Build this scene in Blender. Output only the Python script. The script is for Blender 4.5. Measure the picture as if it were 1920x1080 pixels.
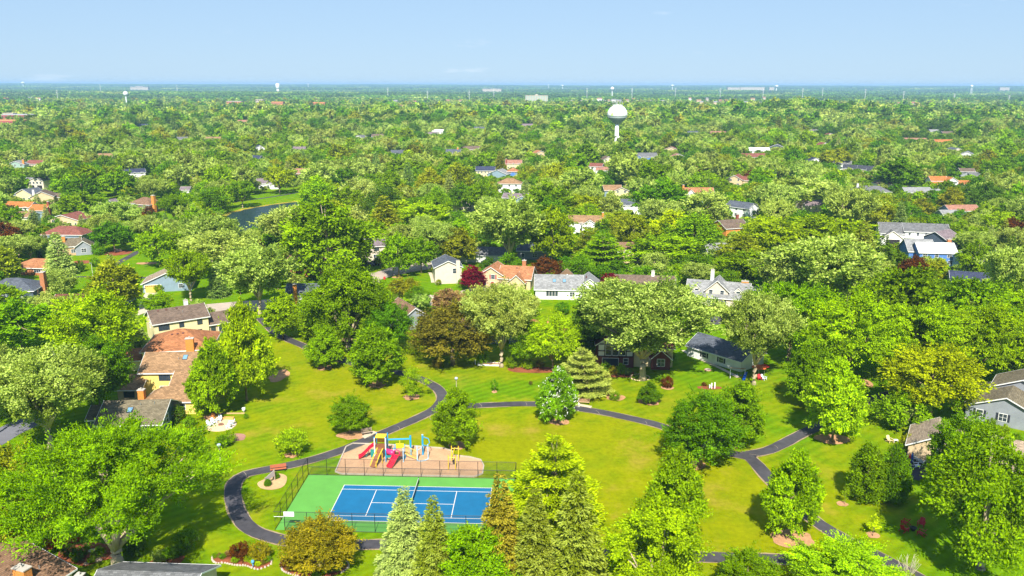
import bpy, bmesh, math, random
import numpy as np
from mathutils import Vector, Matrix

for o in list(bpy.data.objects): bpy.data.objects.remove(o)
SC = bpy.context.scene
COL = SC.collection
PI = math.pi

# ------------------------------------------------------------------ camera, sky, sun, exposure
F_PX, CAM_H = 1534.5, 62.66
PITCH = math.atan(381.5 / F_PX)
ROLL = math.atan2(4.5, 1920)
cam_data = bpy.data.cameras.new('camera')
cam_data.sensor_width = 36.0
cam_data.lens = F_PX / 1920 * 36
cam_data.clip_start = 1.0
cam_data.clip_end = 60000
cam = bpy.data.objects.new('camera', cam_data)
COL.objects.link(cam)
cam.matrix_world = Matrix.Translation((0, 0, CAM_H)) @ Matrix.Rotation(PI / 2 - PITCH, 4, 'X') @ Matrix.Rotation(ROLL, 4, 'Z')
SC.camera = cam

SUN_ELEV = math.radians(46)
SUN_AZ = math.radians(181)          # where the sun stands, clockwise from +Y: behind the camera
world = bpy.data.worlds.new('World')
SC.world = world
world.use_nodes = True
wt = world.node_tree
wt.nodes.clear()
w_out = wt.nodes.new('ShaderNodeOutputWorld')
w_bg = wt.nodes.new('ShaderNodeBackground')
w_sky = wt.nodes.new('ShaderNodeTexSky')
w_sky.sky_type = 'NISHITA'
w_sky.sun_disc = False
w_sky.sun_elevation = SUN_ELEV
w_sky.sun_rotation = SUN_AZ
w_sky.altitude = 100
w_sky.air_density = 1.0
w_sky.dust_density = 0.0
w_sky.ozone_density = 3.0
w_bg.inputs['Strength'].default_value = 0.1
# the thin summer haze evens out the clear-sky gradient, all round alike
w_gm = wt.nodes.new('ShaderNodeGamma'); w_gm.inputs['Gamma'].default_value = 0.28
w_ti = wt.nodes.new('ShaderNodeVectorMath'); w_ti.operation = 'MULTIPLY'; w_ti.inputs[1].default_value = (1.50, 2.02, 2.66)
wt.links.new(w_sky.outputs[0], w_gm.inputs[0]); wt.links.new(w_gm.outputs[0], w_ti.inputs[0])
# a few thin wisps of cloud
w_tc = wt.nodes.new('ShaderNodeTexCoord')
w_mp = wt.nodes.new('ShaderNodeMapping'); w_mp.inputs['Scale'].default_value = (9, 9, 46); w_mp.inputs['Location'].default_value = (3.1, 0.4, 1.7)
w_ns = wt.nodes.new('ShaderNodeTexNoise'); w_ns.inputs['Scale'].default_value = 1.0; w_ns.inputs['Detail'].default_value = 7; w_ns.inputs['Roughness'].default_value = .55
w_rm = wt.nodes.new('ShaderNodeMapRange'); w_rm.inputs['From Min'].default_value = .655; w_rm.inputs['From Max'].default_value = .80; w_rm.inputs['To Max'].default_value = .6
w_mx = wt.nodes.new('ShaderNodeMix'); w_mx.data_type = 'RGBA'; w_mx.inputs['B'].default_value = (5.2, 5.6, 6.0, 1)
wt.links.new(w_tc.outputs['Generated'], w_mp.inputs[0]); wt.links.new(w_mp.outputs[0], w_ns.inputs['Vector']); wt.links.new(w_ns.outputs['Fac'], w_rm.inputs['Value'])
wt.links.new(w_rm.outputs[0], w_mx.inputs['Factor']); wt.links.new(w_ti.outputs[0], w_mx.inputs['A'])
wt.links.new(w_mx.outputs['Result'], w_bg.inputs[0])
wt.links.new(w_bg.outputs[0], w_out.inputs[0])

sun_data = bpy.data.lights.new('sun', 'SUN')
sun_data.energy = 4.6
sun_data.angle = math.radians(0.55)
sun_data.color = (1.0, 0.95, 0.86)
sun = bpy.data.objects.new('sun', sun_data)
COL.objects.link(sun)
_d = Vector((math.sin(SUN_AZ) * math.cos(SUN_ELEV), math.cos(SUN_AZ) * math.cos(SUN_ELEV), math.sin(SUN_ELEV)))
sun.rotation_euler = _d.to_track_quat('Z', 'Y').to_euler()

SC.view_settings.view_transform = 'Standard'
SC.view_settings.look = 'None'
SC.view_settings.exposure = 1.0
SC.view_settings.gamma = 1.0
SC.view_settings.use_curve_mapping = False
SC.render.engine = 'CYCLES'
SC.cycles.max_bounces = 6
SC.cycles.transparent_max_bounces = 8
SC.cycles.diffuse_bounces = 3
SC.cycles.glossy_bounces = 2
SC.cycles.transmission_bounces = 3
SC.cycles.volume_bounces = 0
SC.cycles.use_adaptive_sampling = True
SC.cycles.adaptive_threshold = 0.02

# ------------------------------------------------------------------ helpers
_cP, _sP, _cR, _sR = math.cos(PITCH), math.sin(PITCH), math.cos(ROLL), math.sin(ROLL)

def terrain(x, y):
    """height of the land: level near the park, low wooded ridges far out"""
    d = math.hypot(x, y)
    def sm(a, b):
        t = min(1, max(0, (d - a) / (b - a)))
        return t * t * (3 - 2 * t)
    h = 9 * math.exp(-((y - 1330 - 90 * math.sin(x / 260.)) / 200.) ** 2) * (0.75 + 0.25 * math.sin(x / 310. + 1))
    h += 17 * math.exp(-((x - 480) / 120.) ** 2 - ((y - 1390) / 130.) ** 2)
    h += 5 * math.exp(-((x + 170) / 200.) ** 2 - ((y - 1180) / 120.) ** 2)
    far = 5 * math.sin(x / 900. + 0.5) * math.sin(y / 800.) + 4 * math.sin(y / 520. + x / 1500.)
    h += sm(1800, 2600) * (far - 4) + sm(6000, 15500) * 40
    return h * sm(560, 900)

def ray(px, py):
    a, b = px - 960, py - 540
    u = a * _cR + b * _sR
    v = -a * _sR + b * _cR
    return Vector((u, F_PX * _cP - v * _sP, -F_PX * _sP - v * _cP))

def at(px, py, z=0.0):
    """point of the ground (or of the level z above it) seen at a pixel of the 1920x1080 photograph"""
    r = ray(px, py)
    h = 0.0
    for _ in range(12):
        t = (z + h - CAM_H) / r.z
        x, y = r.x * t, r.y * t
        h2 = terrain(x, y)
        if abs(h2 - h) < .01: break
        h = h2
    return Vector((x, y, z + h))

def height_at(x, y, py, px=None):
    px = 960 if px is None else px
    b = py - 540 - (px - 960) * math.tan(ROLL)
    r = -b / F_PX
    return CAM_H + (r * y * _cP - y * _sP) / (_cP + r * _sP)

def project(x, y, z):
    zz = z - CAM_H
    Z = y * _cP - zz * _sP
    Y = y * _sP + zz * _cP
    u, v = F_PX * x / Z, -F_PX * Y / Z
    return 960 + u * _cR - v * _sR, 540 + u * _sR + v * _cR, F_PX / Z

def link(o, parent=None):
    COL.objects.link(o)
    if parent is not None: o.parent = parent
    return o

def tag(o, label=None, cat=None, group=None, kind=None):
    if label: o['label'] = label
    if cat: o['category'] = cat
    if group: o['group'] = group
    if kind: o['kind'] = kind
    return o

def thing(name, label, cat, loc=(0, 0, 0), rz=0.0, group=None):
    o = bpy.data.objects.new(name, None)
    o.empty_display_size = 0.5
    link(o)
    o.location = loc
    o.rotation_euler = (0, 0, rz)
    return tag(o, label, cat, group)

def copy_tree(o, parent=None, label=None):
    kids = list(KIDS.get(o.name, []))
    c = o.copy()
    link(c, parent)
    for ch in kids: copy_tree(ch, c)
    if parent is not None: KIDS.setdefault(parent.name, []).append(c)
    if label: c['label'] = label
    return c
KIDS = {}

class MB:
    """collects faces of several materials and links them as one mesh object"""
    def __init__(s):
        s.v, s.f, s.m = [], [], []
    def add(s, verts, faces, mi=0, M=None):
        n = len(s.v)
        if M is not None: verts = [M @ Vector(p) for p in verts]
        s.v += [tuple(p) for p in verts]
        s.f += [tuple(n + i for i in f) for f in faces]
        s.m += [mi] * len(faces)
        return s
    def box(s, x0, x1, y0, y1, z0, z1, mi=0, M=None):
        v = [(x0, y0, z0), (x1, y0, z0), (x1, y1, z0), (x0, y1, z0), (x0, y0, z1), (x1, y0, z1), (x1, y1, z1), (x0, y1, z1)]
        return s.add(v, [(0, 3, 2, 1), (4, 5, 6, 7), (0, 1, 5, 4), (1, 2, 6, 5), (2, 3, 7, 6), (3, 0, 4, 7)], mi, M)
    def tube(s, pts, rad, n=8, mi=0, caps=True):
        pts = [Vector(p) for p in pts]
        if not hasattr(rad, '__len__'): rad = [rad] * len(pts)
        rings = []
        for i, p in enumerate(pts):
            d = (pts[min(i + 1, len(pts) - 1)] - pts[max(i - 1, 0)])
            d = d.normalized() if d.length > 1e-9 else Vector((0, 0, 1))
            a = d.cross(Vector((0, 0, 1)))
            if a.length < 1e-3: a = Vector((1, 0, 0))
            a.normalize()
            b = d.cross(a)
            rings.append([p + (a * math.cos(k * 2 * PI / n) + b * math.sin(k * 2 * PI / n)) * rad[i] for k in range(n)])
        v = [q for r in rings for q in r]
        f = []
        for i in range(len(pts) - 1):
            for k in range(n):
                k2 = (k + 1) % n
                f.append((i * n + k, (i + 1) * n + k, (i + 1) * n + k2, i * n + k2))
        if caps:
            f.append(tuple(range(n)))
            f.append(tuple((len(pts) - 1) * n + k for k in reversed(range(n))))
        return s.add(v, f, mi)
    def lathe(s, prof, n=24, c=(0, 0, 0), mi=0):
        v, f = [], []
        for r, z in prof:
            for k in range(n):
                v.append((c[0] + r * math.cos(2 * PI * k / n), c[1] + r * math.sin(2 * PI * k / n), c[2] + z))
        for i in range(len(prof) - 1):
            for k in range(n):
                k2 = (k + 1) % n
                f.append((i * n + k, i * n + k2, (i + 1) * n + k2, (i + 1) * n + k))
        f.append(tuple(reversed(range(n))))
        f.append(tuple((len(prof) - 1) * n + k for k in range(n)))
        return s.add(v, f, mi)
    def prism(s, poly, z0, z1, mi=0, M=None):
        n = len(poly)
        v = [(p[0], p[1], z0) for p in poly] + [(p[0], p[1], z1) for p in poly]
        f = [tuple(reversed(range(n))), tuple(range(n, 2 * n))]
        f += [(i, (i + 1) % n, n + (i + 1) % n, n + i) for i in range(n)]
        return s.add(v, f, mi, M)
    def mesh(s, name, mats, smooth=False):
        me = bpy.data.meshes.new(name)
        me.from_pydata(s.v, [], s.f)
        for m in (mats if isinstance(mats, (list, tuple)) else [mats]): me.materials.append(m)
        if s.m: me.polygons.foreach_set('material_index', s.m)
        if smooth: me.polygons.foreach_set('use_smooth', [True] * len(me.polygons))
        me.update()
        return me
    def build(s, name, mats, parent=None, smooth=False, loc=None, rot=None):
        o = bpy.data.objects.new(name, s.mesh(name, mats, smooth))
        link(o, parent)
        if parent is not None: KIDS.setdefault(parent.name, []).append(o)
        if loc is not None: o.location = loc
        if rot is not None: o.rotation_euler = rot
        return o

def inst(me, name, parent, loc=(0, 0, 0), rot=(0, 0, 0), scale=(1, 1, 1)):
    o = bpy.data.objects.new(name, me)
    link(o, parent)
    if parent is not None: KIDS.setdefault(parent.name, []).append(o)
    o.location, o.rotation_euler, o.scale = loc, rot, scale
    return o

def spline(pts, step=1.2):
    """smooth polyline through the points (Catmull-Rom)"""
    P = [Vector(p) for p in pts]
    P = [P[0] * 2 - P[1]] + P + [P[-1] * 2 - P[-2]]
    out = []
    for i in range(1, len(P) - 2):
        n = max(1, int((P[i + 1] - P[i]).length / step))
        for k in range(n):
            t = k / n
            a, b, c, d = P[i - 1], P[i], P[i + 1], P[i + 2]
            out.append(0.5 * (2 * b + (c - a) * t + (2 * a - 5 * b + 4 * c - d) * t * t + (3 * b - a - 3 * c + d) * t ** 3))
    out.append(P[-2])
    return out

# ------------------------------------------------------------------ materials
def srgb(r, g, b):
    return tuple(((c / 255.) / 12.92 if c / 255. <= .04045 else ((c / 255. + .055) / 1.055) ** 2.4) for c in (r, g, b))

MATS = {}
def mat(name, col, rough=0.8, noise=0.0, scale=3.0, metal=0.0, spec=0.3, bump=0.0, bscale=20.0, alpha=None, coat=0.0):
    """plain surface: base colour broken up by two sizes of noise, optional bump"""
    key = name
    if key in MATS: return MATS[key]
    m = bpy.data.materials.new(name)
    m.use_nodes = True
    nt = m.node_tree
    b = nt.nodes['Principled BSDF']
    b.inputs['Roughness'].default_value = rough
    b.inputs['Metallic'].default_value = metal
    b.inputs['Specular IOR Level'].default_value = spec
    b.inputs['Coat Weight'].default_value = coat
    if noise > 0:
        tc = nt.nodes.new('ShaderNodeTexCoord')
        n1 = nt.nodes.new('ShaderNodeTexNoise'); n1.inputs['Scale'].default_value = scale; n1.inputs['Detail'].default_value = 6
        n2 = nt.nodes.new('ShaderNodeTexNoise'); n2.inputs['Scale'].default_value = scale * 0.17; n2.inputs['Detail'].default_value = 3
        ad = nt.nodes.new('ShaderNodeMath'); ad.operation = 'ADD'
        mr = nt.nodes.new('ShaderNodeMapRange')
        mr.inputs['From Min'].default_value = 0.6; mr.inputs['From Max'].default_value = 1.4
        mr.inputs['To Min'].default_value = 1 - noise; mr.inputs['To Max'].default_value = 1 + noise
        mx = nt.nodes.new('ShaderNodeVectorMath'); mx.operation = 'SCALE'
        mx.inputs[0].default_value = col[:3]
        for n in (n1, n2): nt.links.new(tc.outputs['Object'], n.inputs['Vector'])
        nt.links.new(n1.outputs['Fac'], ad.inputs[0]); nt.links.new(n2.outputs['Fac'], ad.inputs[1])
        nt.links.new(ad.outputs[0], mr.inputs['Value'])
        nt.links.new(mr.outputs[0], mx.inputs['Scale'])
        nt.links.new(mx.outputs[0], b.inputs['Base Color'])
    else:
        b.inputs['Base Color'].default_value = (*col[:3], 1)
    if bump > 0:
        tc = nt.nodes.new('ShaderNodeTexCoord')
        nb = nt.nodes.new('ShaderNodeTexNoise'); nb.inputs['Scale'].default_value = bscale
        bp = nt.nodes.new('ShaderNodeBump'); bp.inputs['Strength'].default_value = bump; bp.inputs['Distance'].default_value = 0.05
        nt.links.new(tc.outputs['Object'], nb.inputs['Vector'])
        nt.links.new(nb.outputs['Fac'], bp.inputs['Height'])
        nt.links.new(bp.outputs[0], b.inputs['Normal'])
    MATS[key] = m
    return m

def leaf_material(name, source):
    """foliage: species colour per tree (object colour, or instance attribute), varied leaf by leaf; some light passes through"""
    m = bpy.data.materials.new(name)
    m.use_nodes = True
    nt = m.node_tree
    nt.nodes.clear()
    N, L = nt.nodes.new, nt.links.new
    out = N('ShaderNodeOutputMaterial')
    if source == 'object':
        oi = N('ShaderNodeObjectInfo'); col = oi.outputs['Color']; pale = oi.outputs['Alpha']
    else:
        a = N('ShaderNodeAttribute'); a.attribute_type = 'INSTANCER'; a.attribute_name = 'leaf_color'; col = a.outputs['Color']
        a2 = N('ShaderNodeAttribute'); a2.attribute_type = 'INSTANCER'; a2.attribute_name = 'leaf_pale'; pale = a2.outputs['Fac']
    t = N('ShaderNodeAttribute'); t.attribute_name = 'tint'
    # brightness by leaf
    mr = N('ShaderNodeMapRange'); mr.inputs['To Min'].default_value = 0.38; mr.inputs['To Max'].default_value = 1.72
    L(t.outputs['Fac'], mr.inputs['Value'])
    sc = N('ShaderNodeVectorMath'); sc.operation = 'SCALE'
    L(col, sc.inputs[0]); L(mr.outputs[0], sc.inputs['Scale'])
    # new growth is yellower
    mp = N('ShaderNodeVectorMath'); mp.operation = 'MULTIPLY'; mp.inputs[1].default_value = (1.38, 1.14, 0.6)
    L(sc.outputs[0], mp.inputs[0])
    mx = N('ShaderNodeMix'); mx.data_type = 'RGBA'
    L(t.outputs['Fac'], mx.inputs['Factor']); L(sc.outputs[0], mx.inputs['A']); L(mp.outputs[0], mx.inputs['B'])
    # pale undersides turned up on some leaves
    gt = N('ShaderNodeMapRange'); gt.inputs['From Min'].default_value = 0.52; gt.inputs['From Max'].default_value = 0.72
    L(t.outputs['Fac'], gt.inputs['Value'])
    pm = N('ShaderNodeMath'); pm.operation = 'MULTIPLY'; L(gt.outputs[0], pm.inputs[0]); L(pale, pm.inputs[1])
    mx2 = N('ShaderNodeMix'); mx2.data_type = 'RGBA'; mx2.inputs['B'].default_value = (0.58, 0.70, 0.17, 1)
    L(pm.outputs[0], mx2.inputs['Factor']); L(mx.outputs['Result'], mx2.inputs['A'])
    c = mx2.outputs['Result']
    pr = N('ShaderNodeBsdfPrincipled'); pr.inputs['Roughness'].default_value = 0.6; pr.inputs['Specular IOR Level'].default_value = 0.02
    L(c, pr.inputs['Base Color'])
    tr = N('ShaderNodeBsdfTranslucent'); L(c, tr.inputs['Color'])
    ms = N('ShaderNodeMixShader'); ms.inputs[0].default_value = 0.36
    L(pr.outputs[0], ms.inputs[1]); L(tr.outputs[0], ms.inputs[2])
    L(ms.outputs[0], out.inputs['Surface'])
    return m
M_LEAF = leaf_material('foliage', 'object')
M_LEAF_I = leaf_material("foliage_far", "instance")
M_BARKP = mat('bark_pale', (.46, .37, .24), 0.9, 0.3, 2.0, bump=.4, bscale=8)
M_BARK = mat('bark', (0.25, 0.19, 0.12), 0.9, 0.35, 2.0, bump=.4, bscale=8)
# ------------------------------------------------------------------ tree prototypes
PROF_T = [0, .15, .3, .5, .7, .85, 1]
PROF = dict(
    round=[.55, .85, 1, .98, .82, .58, .2], oval=[.5, .8, .95, 1, .85, .6, .2], pyramid=[.72, .98, 1, .82, .56, .34, .06],
    spread=[.55, .85, 1, .96, .78, .5, .15], cone=[1, .88, .74, .53, .33, .17, .03], vase=[.35, .6, .82, 1, .95, .72, .35],
    egg=[.8, .97, 1, .93, .76, .52, .15])

def norm(a): return a / np.maximum(np.linalg.norm(a, axis=1, keepdims=True), 1e-9)

def crown_points(rng, R, z0, H, prof, nc, cr, shell, inner, lump):
    tt = np.linspace(0, 1, 200)
    pr = np.interp(tt, PROF_T, PROF[prof])
    w = pr + .12
    t = rng.choice(tt, nc, p=w / w.sum())
    t = np.clip(t + rng.uniform(-.01, .01, nc), 0, 1)
    az = (np.arange(nc) * 2.39996 + rng.uniform(-.5, .5, nc)) % (2 * PI)
    rf = np.interp(t, PROF_T, PROF[prof]) * rng.uniform(shell[0], shell[1], nc)
    ph = rng.uniform(0, 6.28, 6)
    rf *= 1 + lump * (np.sin(2 * az + ph[0] + 3 * t) + .7 * np.sin(3 * az + ph[1] - 5 * t) + .5 * np.sin(5 * az + ph[2] + 9 * t))
    isin = rng.random(nc) < inner
    rf[isin] *= rng.uniform(.15, .7, isin.sum())
    r = np.maximum(rf * R - cr * .5, .05)
    z = z0 + cr * .4 + t * (H - z0 - cr * .8)
    return np.stack([r * np.cos(az), r * np.sin(az), z], 1), t

def leaves_mesh(name, p, a, nrm, L, W, tint, m):
    n = len(p)
    a = norm(a)
    b = norm(np.cross(a, nrm))
    L = L[:, None]; W = W[:, None]
    n2 = norm(np.cross(b, a))
    v = np.stack([p, p + a * L * .45 + b * W * .5 + n2 * L * .08, p + a * L, p + a * L * .45 - b * W * .5 + n2 * L * .08], 1).reshape(-1, 3)
    me = bpy.data.meshes.new(name)
    me.vertices.add(4 * n); me.vertices.foreach_set('co', v.astype(np.float32).ravel())
    me.loops.add(4 * n); me.loops.foreach_set('vertex_index', np.arange(4 * n, dtype=np.int32))
    me.polygons.add(n)
    me.polygons.foreach_set('loop_start', np.arange(0, 4 * n, 4, dtype=np.int32))
    try: me.polygons.foreach_set('loop_total', np.full(n, 4, dtype=np.int32))
    except Exception: pass
    at_ = me.attributes.new('tint', 'FLOAT', 'FACE')
    at_.data.foreach_set('value', tint.astype(np.float32))
    me.materials.append(m)
    me.update(calc_edges=True)
    me.validate()
    return me

def crown_arrays(seed, R, z0, H, prof='round', nc=90, cr=1.5, nl=20000, leaf=.42, wid=.55, out=.8, up=.5, rnd=.5, droop=0., jit=.3,
                 shell=(.8, 1.), inner=.15, lump=.06, up_n=.8, nspr=9, flat=1.0, soft=0):
    rng = np.random.default_rng(seed)
    c, t = crown_points(rng, R, z0, H, prof, nc, cr, shell, inner, lump)
    per = max(1, nl // (nc * nspr))
    od = norm(c * np.array([1, 1, 0]) + np.array([0, 0, 1e-3]))
    cs = np.repeat(c, nspr, 0)
    ods = np.repeat(od, nspr, 0)
    d = norm(ods * out + np.array([0, 0, up]) + rng.normal(0, rnd, cs.shape))
    cf = np.repeat(rng.uniform(.5, 1.4, nc), nspr) if soft == 0 else np.ones(nc * nspr)
    ln = cr * cf * rng.uniform(.6, 1.25, len(cs))
    start = cs + rng.normal(0, cr * .28, cs.shape) * cf[:, None] * np.array([1, 1, flat])
    ctint = np.repeat(np.repeat(rng.random(nc), nspr), per)
    S = np.repeat(start, per, 0); D = np.repeat(d, per, 0); LN = np.repeat(ln, per)
    s = rng.uniform(-.15, 1, len(S))
    p = S + D * (s * LN)[:, None] + rng.normal(0, 1, S.shape) * (jit * cr * .5) * np.repeat(cf, per)[:, None] * np.array([1, 1, .7 * flat])
    p[:, 2] -= droop * np.maximum(s, 0) ** 2 * LN
    p[:, 2] = np.maximum(p[:, 2], .08)
    a = D + rng.normal(0, .6, D.shape)
    a[:, 2] -= droop * .8
    cc = np.repeat(cs, per, 0)
    nr = norm(rng.normal(0, 1, D.shape)) * (.75 if soft == 0 else .4) + norm(p - cc + np.array([0, 0, 1e-4])) * .8 + norm(p - np.array([0, 0, z0 + .35 * (H - z0)])) * (.35 if soft == 0 else 1.1) + np.array([0, 0, up_n * .7])
    L = leaf * rng.uniform(.7, 1.3, len(p))
    tint = (.45 * ctint + .55 * rng.random(len(p))) if soft == 0 else (.12 + .5 * ctint + .25 * rng.random(len(p)))
    return p, a, nr, L, L * wid, tint, c

def conifer_arrays(seed, R, z0, H, nl=18000, leaf=.4, wid=.4, droop=.25, gap=.75, tiers=None, sag=0., upturn=.15, fluff=.22):
    rng = np.random.default_rng(seed)
    P, A, Nn, Ls, T, C = [], [], [], [], [], []
    z = z0
    tiers_z = []
    while z < H * .985:
        tiers_z.append(z)
        z += gap * (0.6 + .6 * (1 - z / H)) * rng.uniform(.8, 1.2)
    lens = []
    br = []
    for z in tiers_z:
        t = (z - z0) / (H - z0)
        r = R * (1 - t) ** .85 * rng.uniform(.86, 1.08) + .15
        n = max(4, int(2 * PI * r / (0.95 if R > 2.5 else .6)))
        a0 = rng.uniform(0, 6.28)
        for k in range(n):
            az = a0 + 2 * PI * k / n + rng.uniform(-.2, .2)
            l = r * rng.uniform(.78, 1.1)
            br.append((z + rng.uniform(-.25, .25), az, l))
    tot = sum(b[2] for b in br)
    for z, az, l in br:
        n = max(6, int(nl * l / tot))
        s = rng.random(n) ** .62
        side = rng.normal(0, 1, n) * fluff * (1 - .55 * s) * max(l, 1) ** .5
        rad = s * l
        d = np.array([math.cos(az), math.sin(az)]); q = np.array([-d[1], d[0]])
        zz = z - droop * rad - sag * s * s * l + upturn * np.maximum(s - .75, 0) * l * 1.5 + rng.normal(0, .1, n) * (l ** .3) - np.abs(side) * .35
        p = np.stack([d[0] * rad + q[0] * side, d[1] * rad + q[1] * side, np.maximum(zz, .1)], 1)
        a = np.stack([d[0] + q[0] * side * 1.5, d[1] + q[1] * side * 1.5, np.full(n, -droop * .6)], 1) + rng.normal(0, .35, (n, 3))
        P.append(p); A.append(a); Nn.append(norm(rng.normal(0, .6, (n, 3))) + np.array([0, 0, 1.2]))
        Ls.append(leaf * rng.uniform(.7, 1.3, n))
        T.append(.35 * rng.random() + .35 * rng.random(n) + .3 * s)
        C.append([d[0] * l * .8, d[1] * l * .8, z - droop * l * .8])
    P, A, Nn, Ls, T = (np.concatenate(q) for q in (P, A, Nn, Ls, T))
    return P, A, Nn, Ls, Ls * wid, T, np.array(C)

def trunk_mesh(name, seed, H, r0, z0, targets, nlimb=7, fork=None, lean=0.0):
    rng = random.Random(seed)
    m = MB()
    top = (H * .72 if fork is None else fork)
    pts, rad = [], []
    for i in range(7):
        t = i / 6
        pts.append((lean * t * t * H * .3 + rng.uniform(-.1, .1) * t * 2, rng.uniform(-.1, .1) * t * 2, top * t))
        rad.append(r0 * (1.35 if i == 0 else 1 - .7 * t if fork is None else 1 - .25 * t))
    m.tube(pts, rad, 8)
    tg = list(targets)
    tg.sort(key=lambda p: -math.hypot(p[0], p[1]) - .3 * p[2])
    rng.shuffle(tg)
    used = []
    for p in tg:
        if len(used) >= nlimb: break
        az = math.atan2(p[1], p[0])
        if any(abs((az - u + PI) % (2 * PI) - PI) < 2.6 / max(nlimb, 1) for u in used): continue
        used.append(az)
        k = rng.uniform(.35, .95) if fork is None else 1.0
        s = Vector(pts[0]).lerp(Vector(pts[-1]), k)
        idx = min(5, int(k * 6)); s = Vector(pts[idx]).lerp(Vector(pts[idx + 1]), k * 6 - idx)
        e = Vector(p) * .96
        mid = s.lerp(e, .45) + Vector((rng.uniform(-.3, .3), rng.uniform(-.3, .3), -.12 * (e - s).length if e.z < s.z + 2 else .05 * (e - s).length))
        rr = r0 * (.42 if fork is None else .6)
        m.tube([s, s.lerp(mid, .5), mid, mid.lerp(e, .5) + Vector((rng.uniform(-.2, .2), rng.uniform(-.2, .2), .1)), e], [rr, rr * .8, rr * .6, rr * .4, rr * .12], 6)
        e2 = e + Vector((rng.uniform(-1.2, 1.2), rng.uniform(-1.2, 1.2), rng.uniform(.4, 1.6)))
        m.tube([mid, mid.lerp(e2, .6), e2], [rr * .45, rr * .28, rr * .06], 5)
    return m.mesh(name, M_BARKP if ('silver' in name or 'giant' in name or 'plume' in name) else M_BARK, True)

SPEC = dict(
    maple=dict(R=5.5, H=13, z0=3.0, prof='round', nc=72, cr=1.55, out=.8, up=.45, rnd=.55),
    oval=dict(R=4.2, H=12.5, z0=2.3, prof='egg', nc=95, cr=1.25, out=.8, up=.5, rnd=.5),
    silver=dict(R=9, H=18.5, z0=7.0, prof='vase', nc=115, cr=2.05, out=.75, up=.75, rnd=.5, shell=(.72, 1.), lump=.1, leaf=.46, inner=.22),
    locust=dict(R=6.5, H=11.5, z0=3.4, prof='spread', nc=80, cr=1.9, out=1.1, up=.1, rnd=.4, jit=.22, shell=(.7, 1.0), lump=.09, flat=.5, leaf=.36, inner=.25),
    giant=dict(R=15, H=20, z0=8.2, prof='spread', nc=190, cr=2.6, out=1.0, up=.3, rnd=.35, jit=.24, shell=(.6, 1.03), lump=.08, flat=.6, leaf=.44, inner=.3, nspr=11, wid=.42),
    oak=dict(R=6.5, H=13.5, z0=2.8, prof='round', nc=60, cr=2.0, out=.6, up=.6, rnd=.8, jit=.42, nspr=12, lump=.05, shell=(.86, 1.)),
    pyramid=dict(R=4.0, H=10.5, z0=1.2, prof='pyramid', nc=110, cr=1.05, out=.7, up=.7, rnd=.45, shell=(.86, 1.02), inner=.12, lump=.075, leaf=.34),
    plume=dict(R=7.0, H=17, z0=3.0, prof='egg', nc=68, cr=2.1, out=.9, up=.35, rnd=.4, droop=.35, jit=.34, nspr=10, shell=(.74, 1.02), lump=.1, leaf=.4, up_n=.5),
    column=dict(R=2.4, H=7.5, z0=.2, prof='egg', nc=170, cr=.62, out=.6, up=.7, rnd=.5, shell=(.92, 1.0), inner=.05, lump=.03, leaf=.27, jit=.5),
    shrub=dict(R=2.0, H=2.6, z0=.15, prof='round', nc=40, cr=.62, out=.7, up=.6, rnd=.6, shell=(.8, 1), inner=.1, lump=.07, leaf=.26),
    thin=dict(R=3.6, H=7.0, z0=1.3, prof='spread', nc=34, cr=1.15, out=.9, up=.25, rnd=.5, shell=(.55, 1.05), inner=.3, lump=.14, leaf=.32),
    sapling=dict(R=.9, H=2.9, z0=.9, prof='oval', nc=14, cr=.4, out=.7, up=.7, rnd=.5, leaf=.22, inner=.2),
)
CONE = dict(
    spruce=dict(R=3.6, H=15, z0=.5, droop=.12, gap=.72, upturn=.12, leaf=.34, fluff=.24),
    pine=dict(R=6.2, H=14, z0=1.4, droop=-.18, gap=2.2, upturn=.12, leaf=.4, fluff=.30, sag=.05),
)
COUNT = dict(giant=105000, maple=36000, oval=32000, silver=62000, locust=42000, oak=30000, pyramid=36000, plume=50000, column=20000, shrub=4000, thin=5500, sapling=900, spruce=26000, pine=26000)

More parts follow.
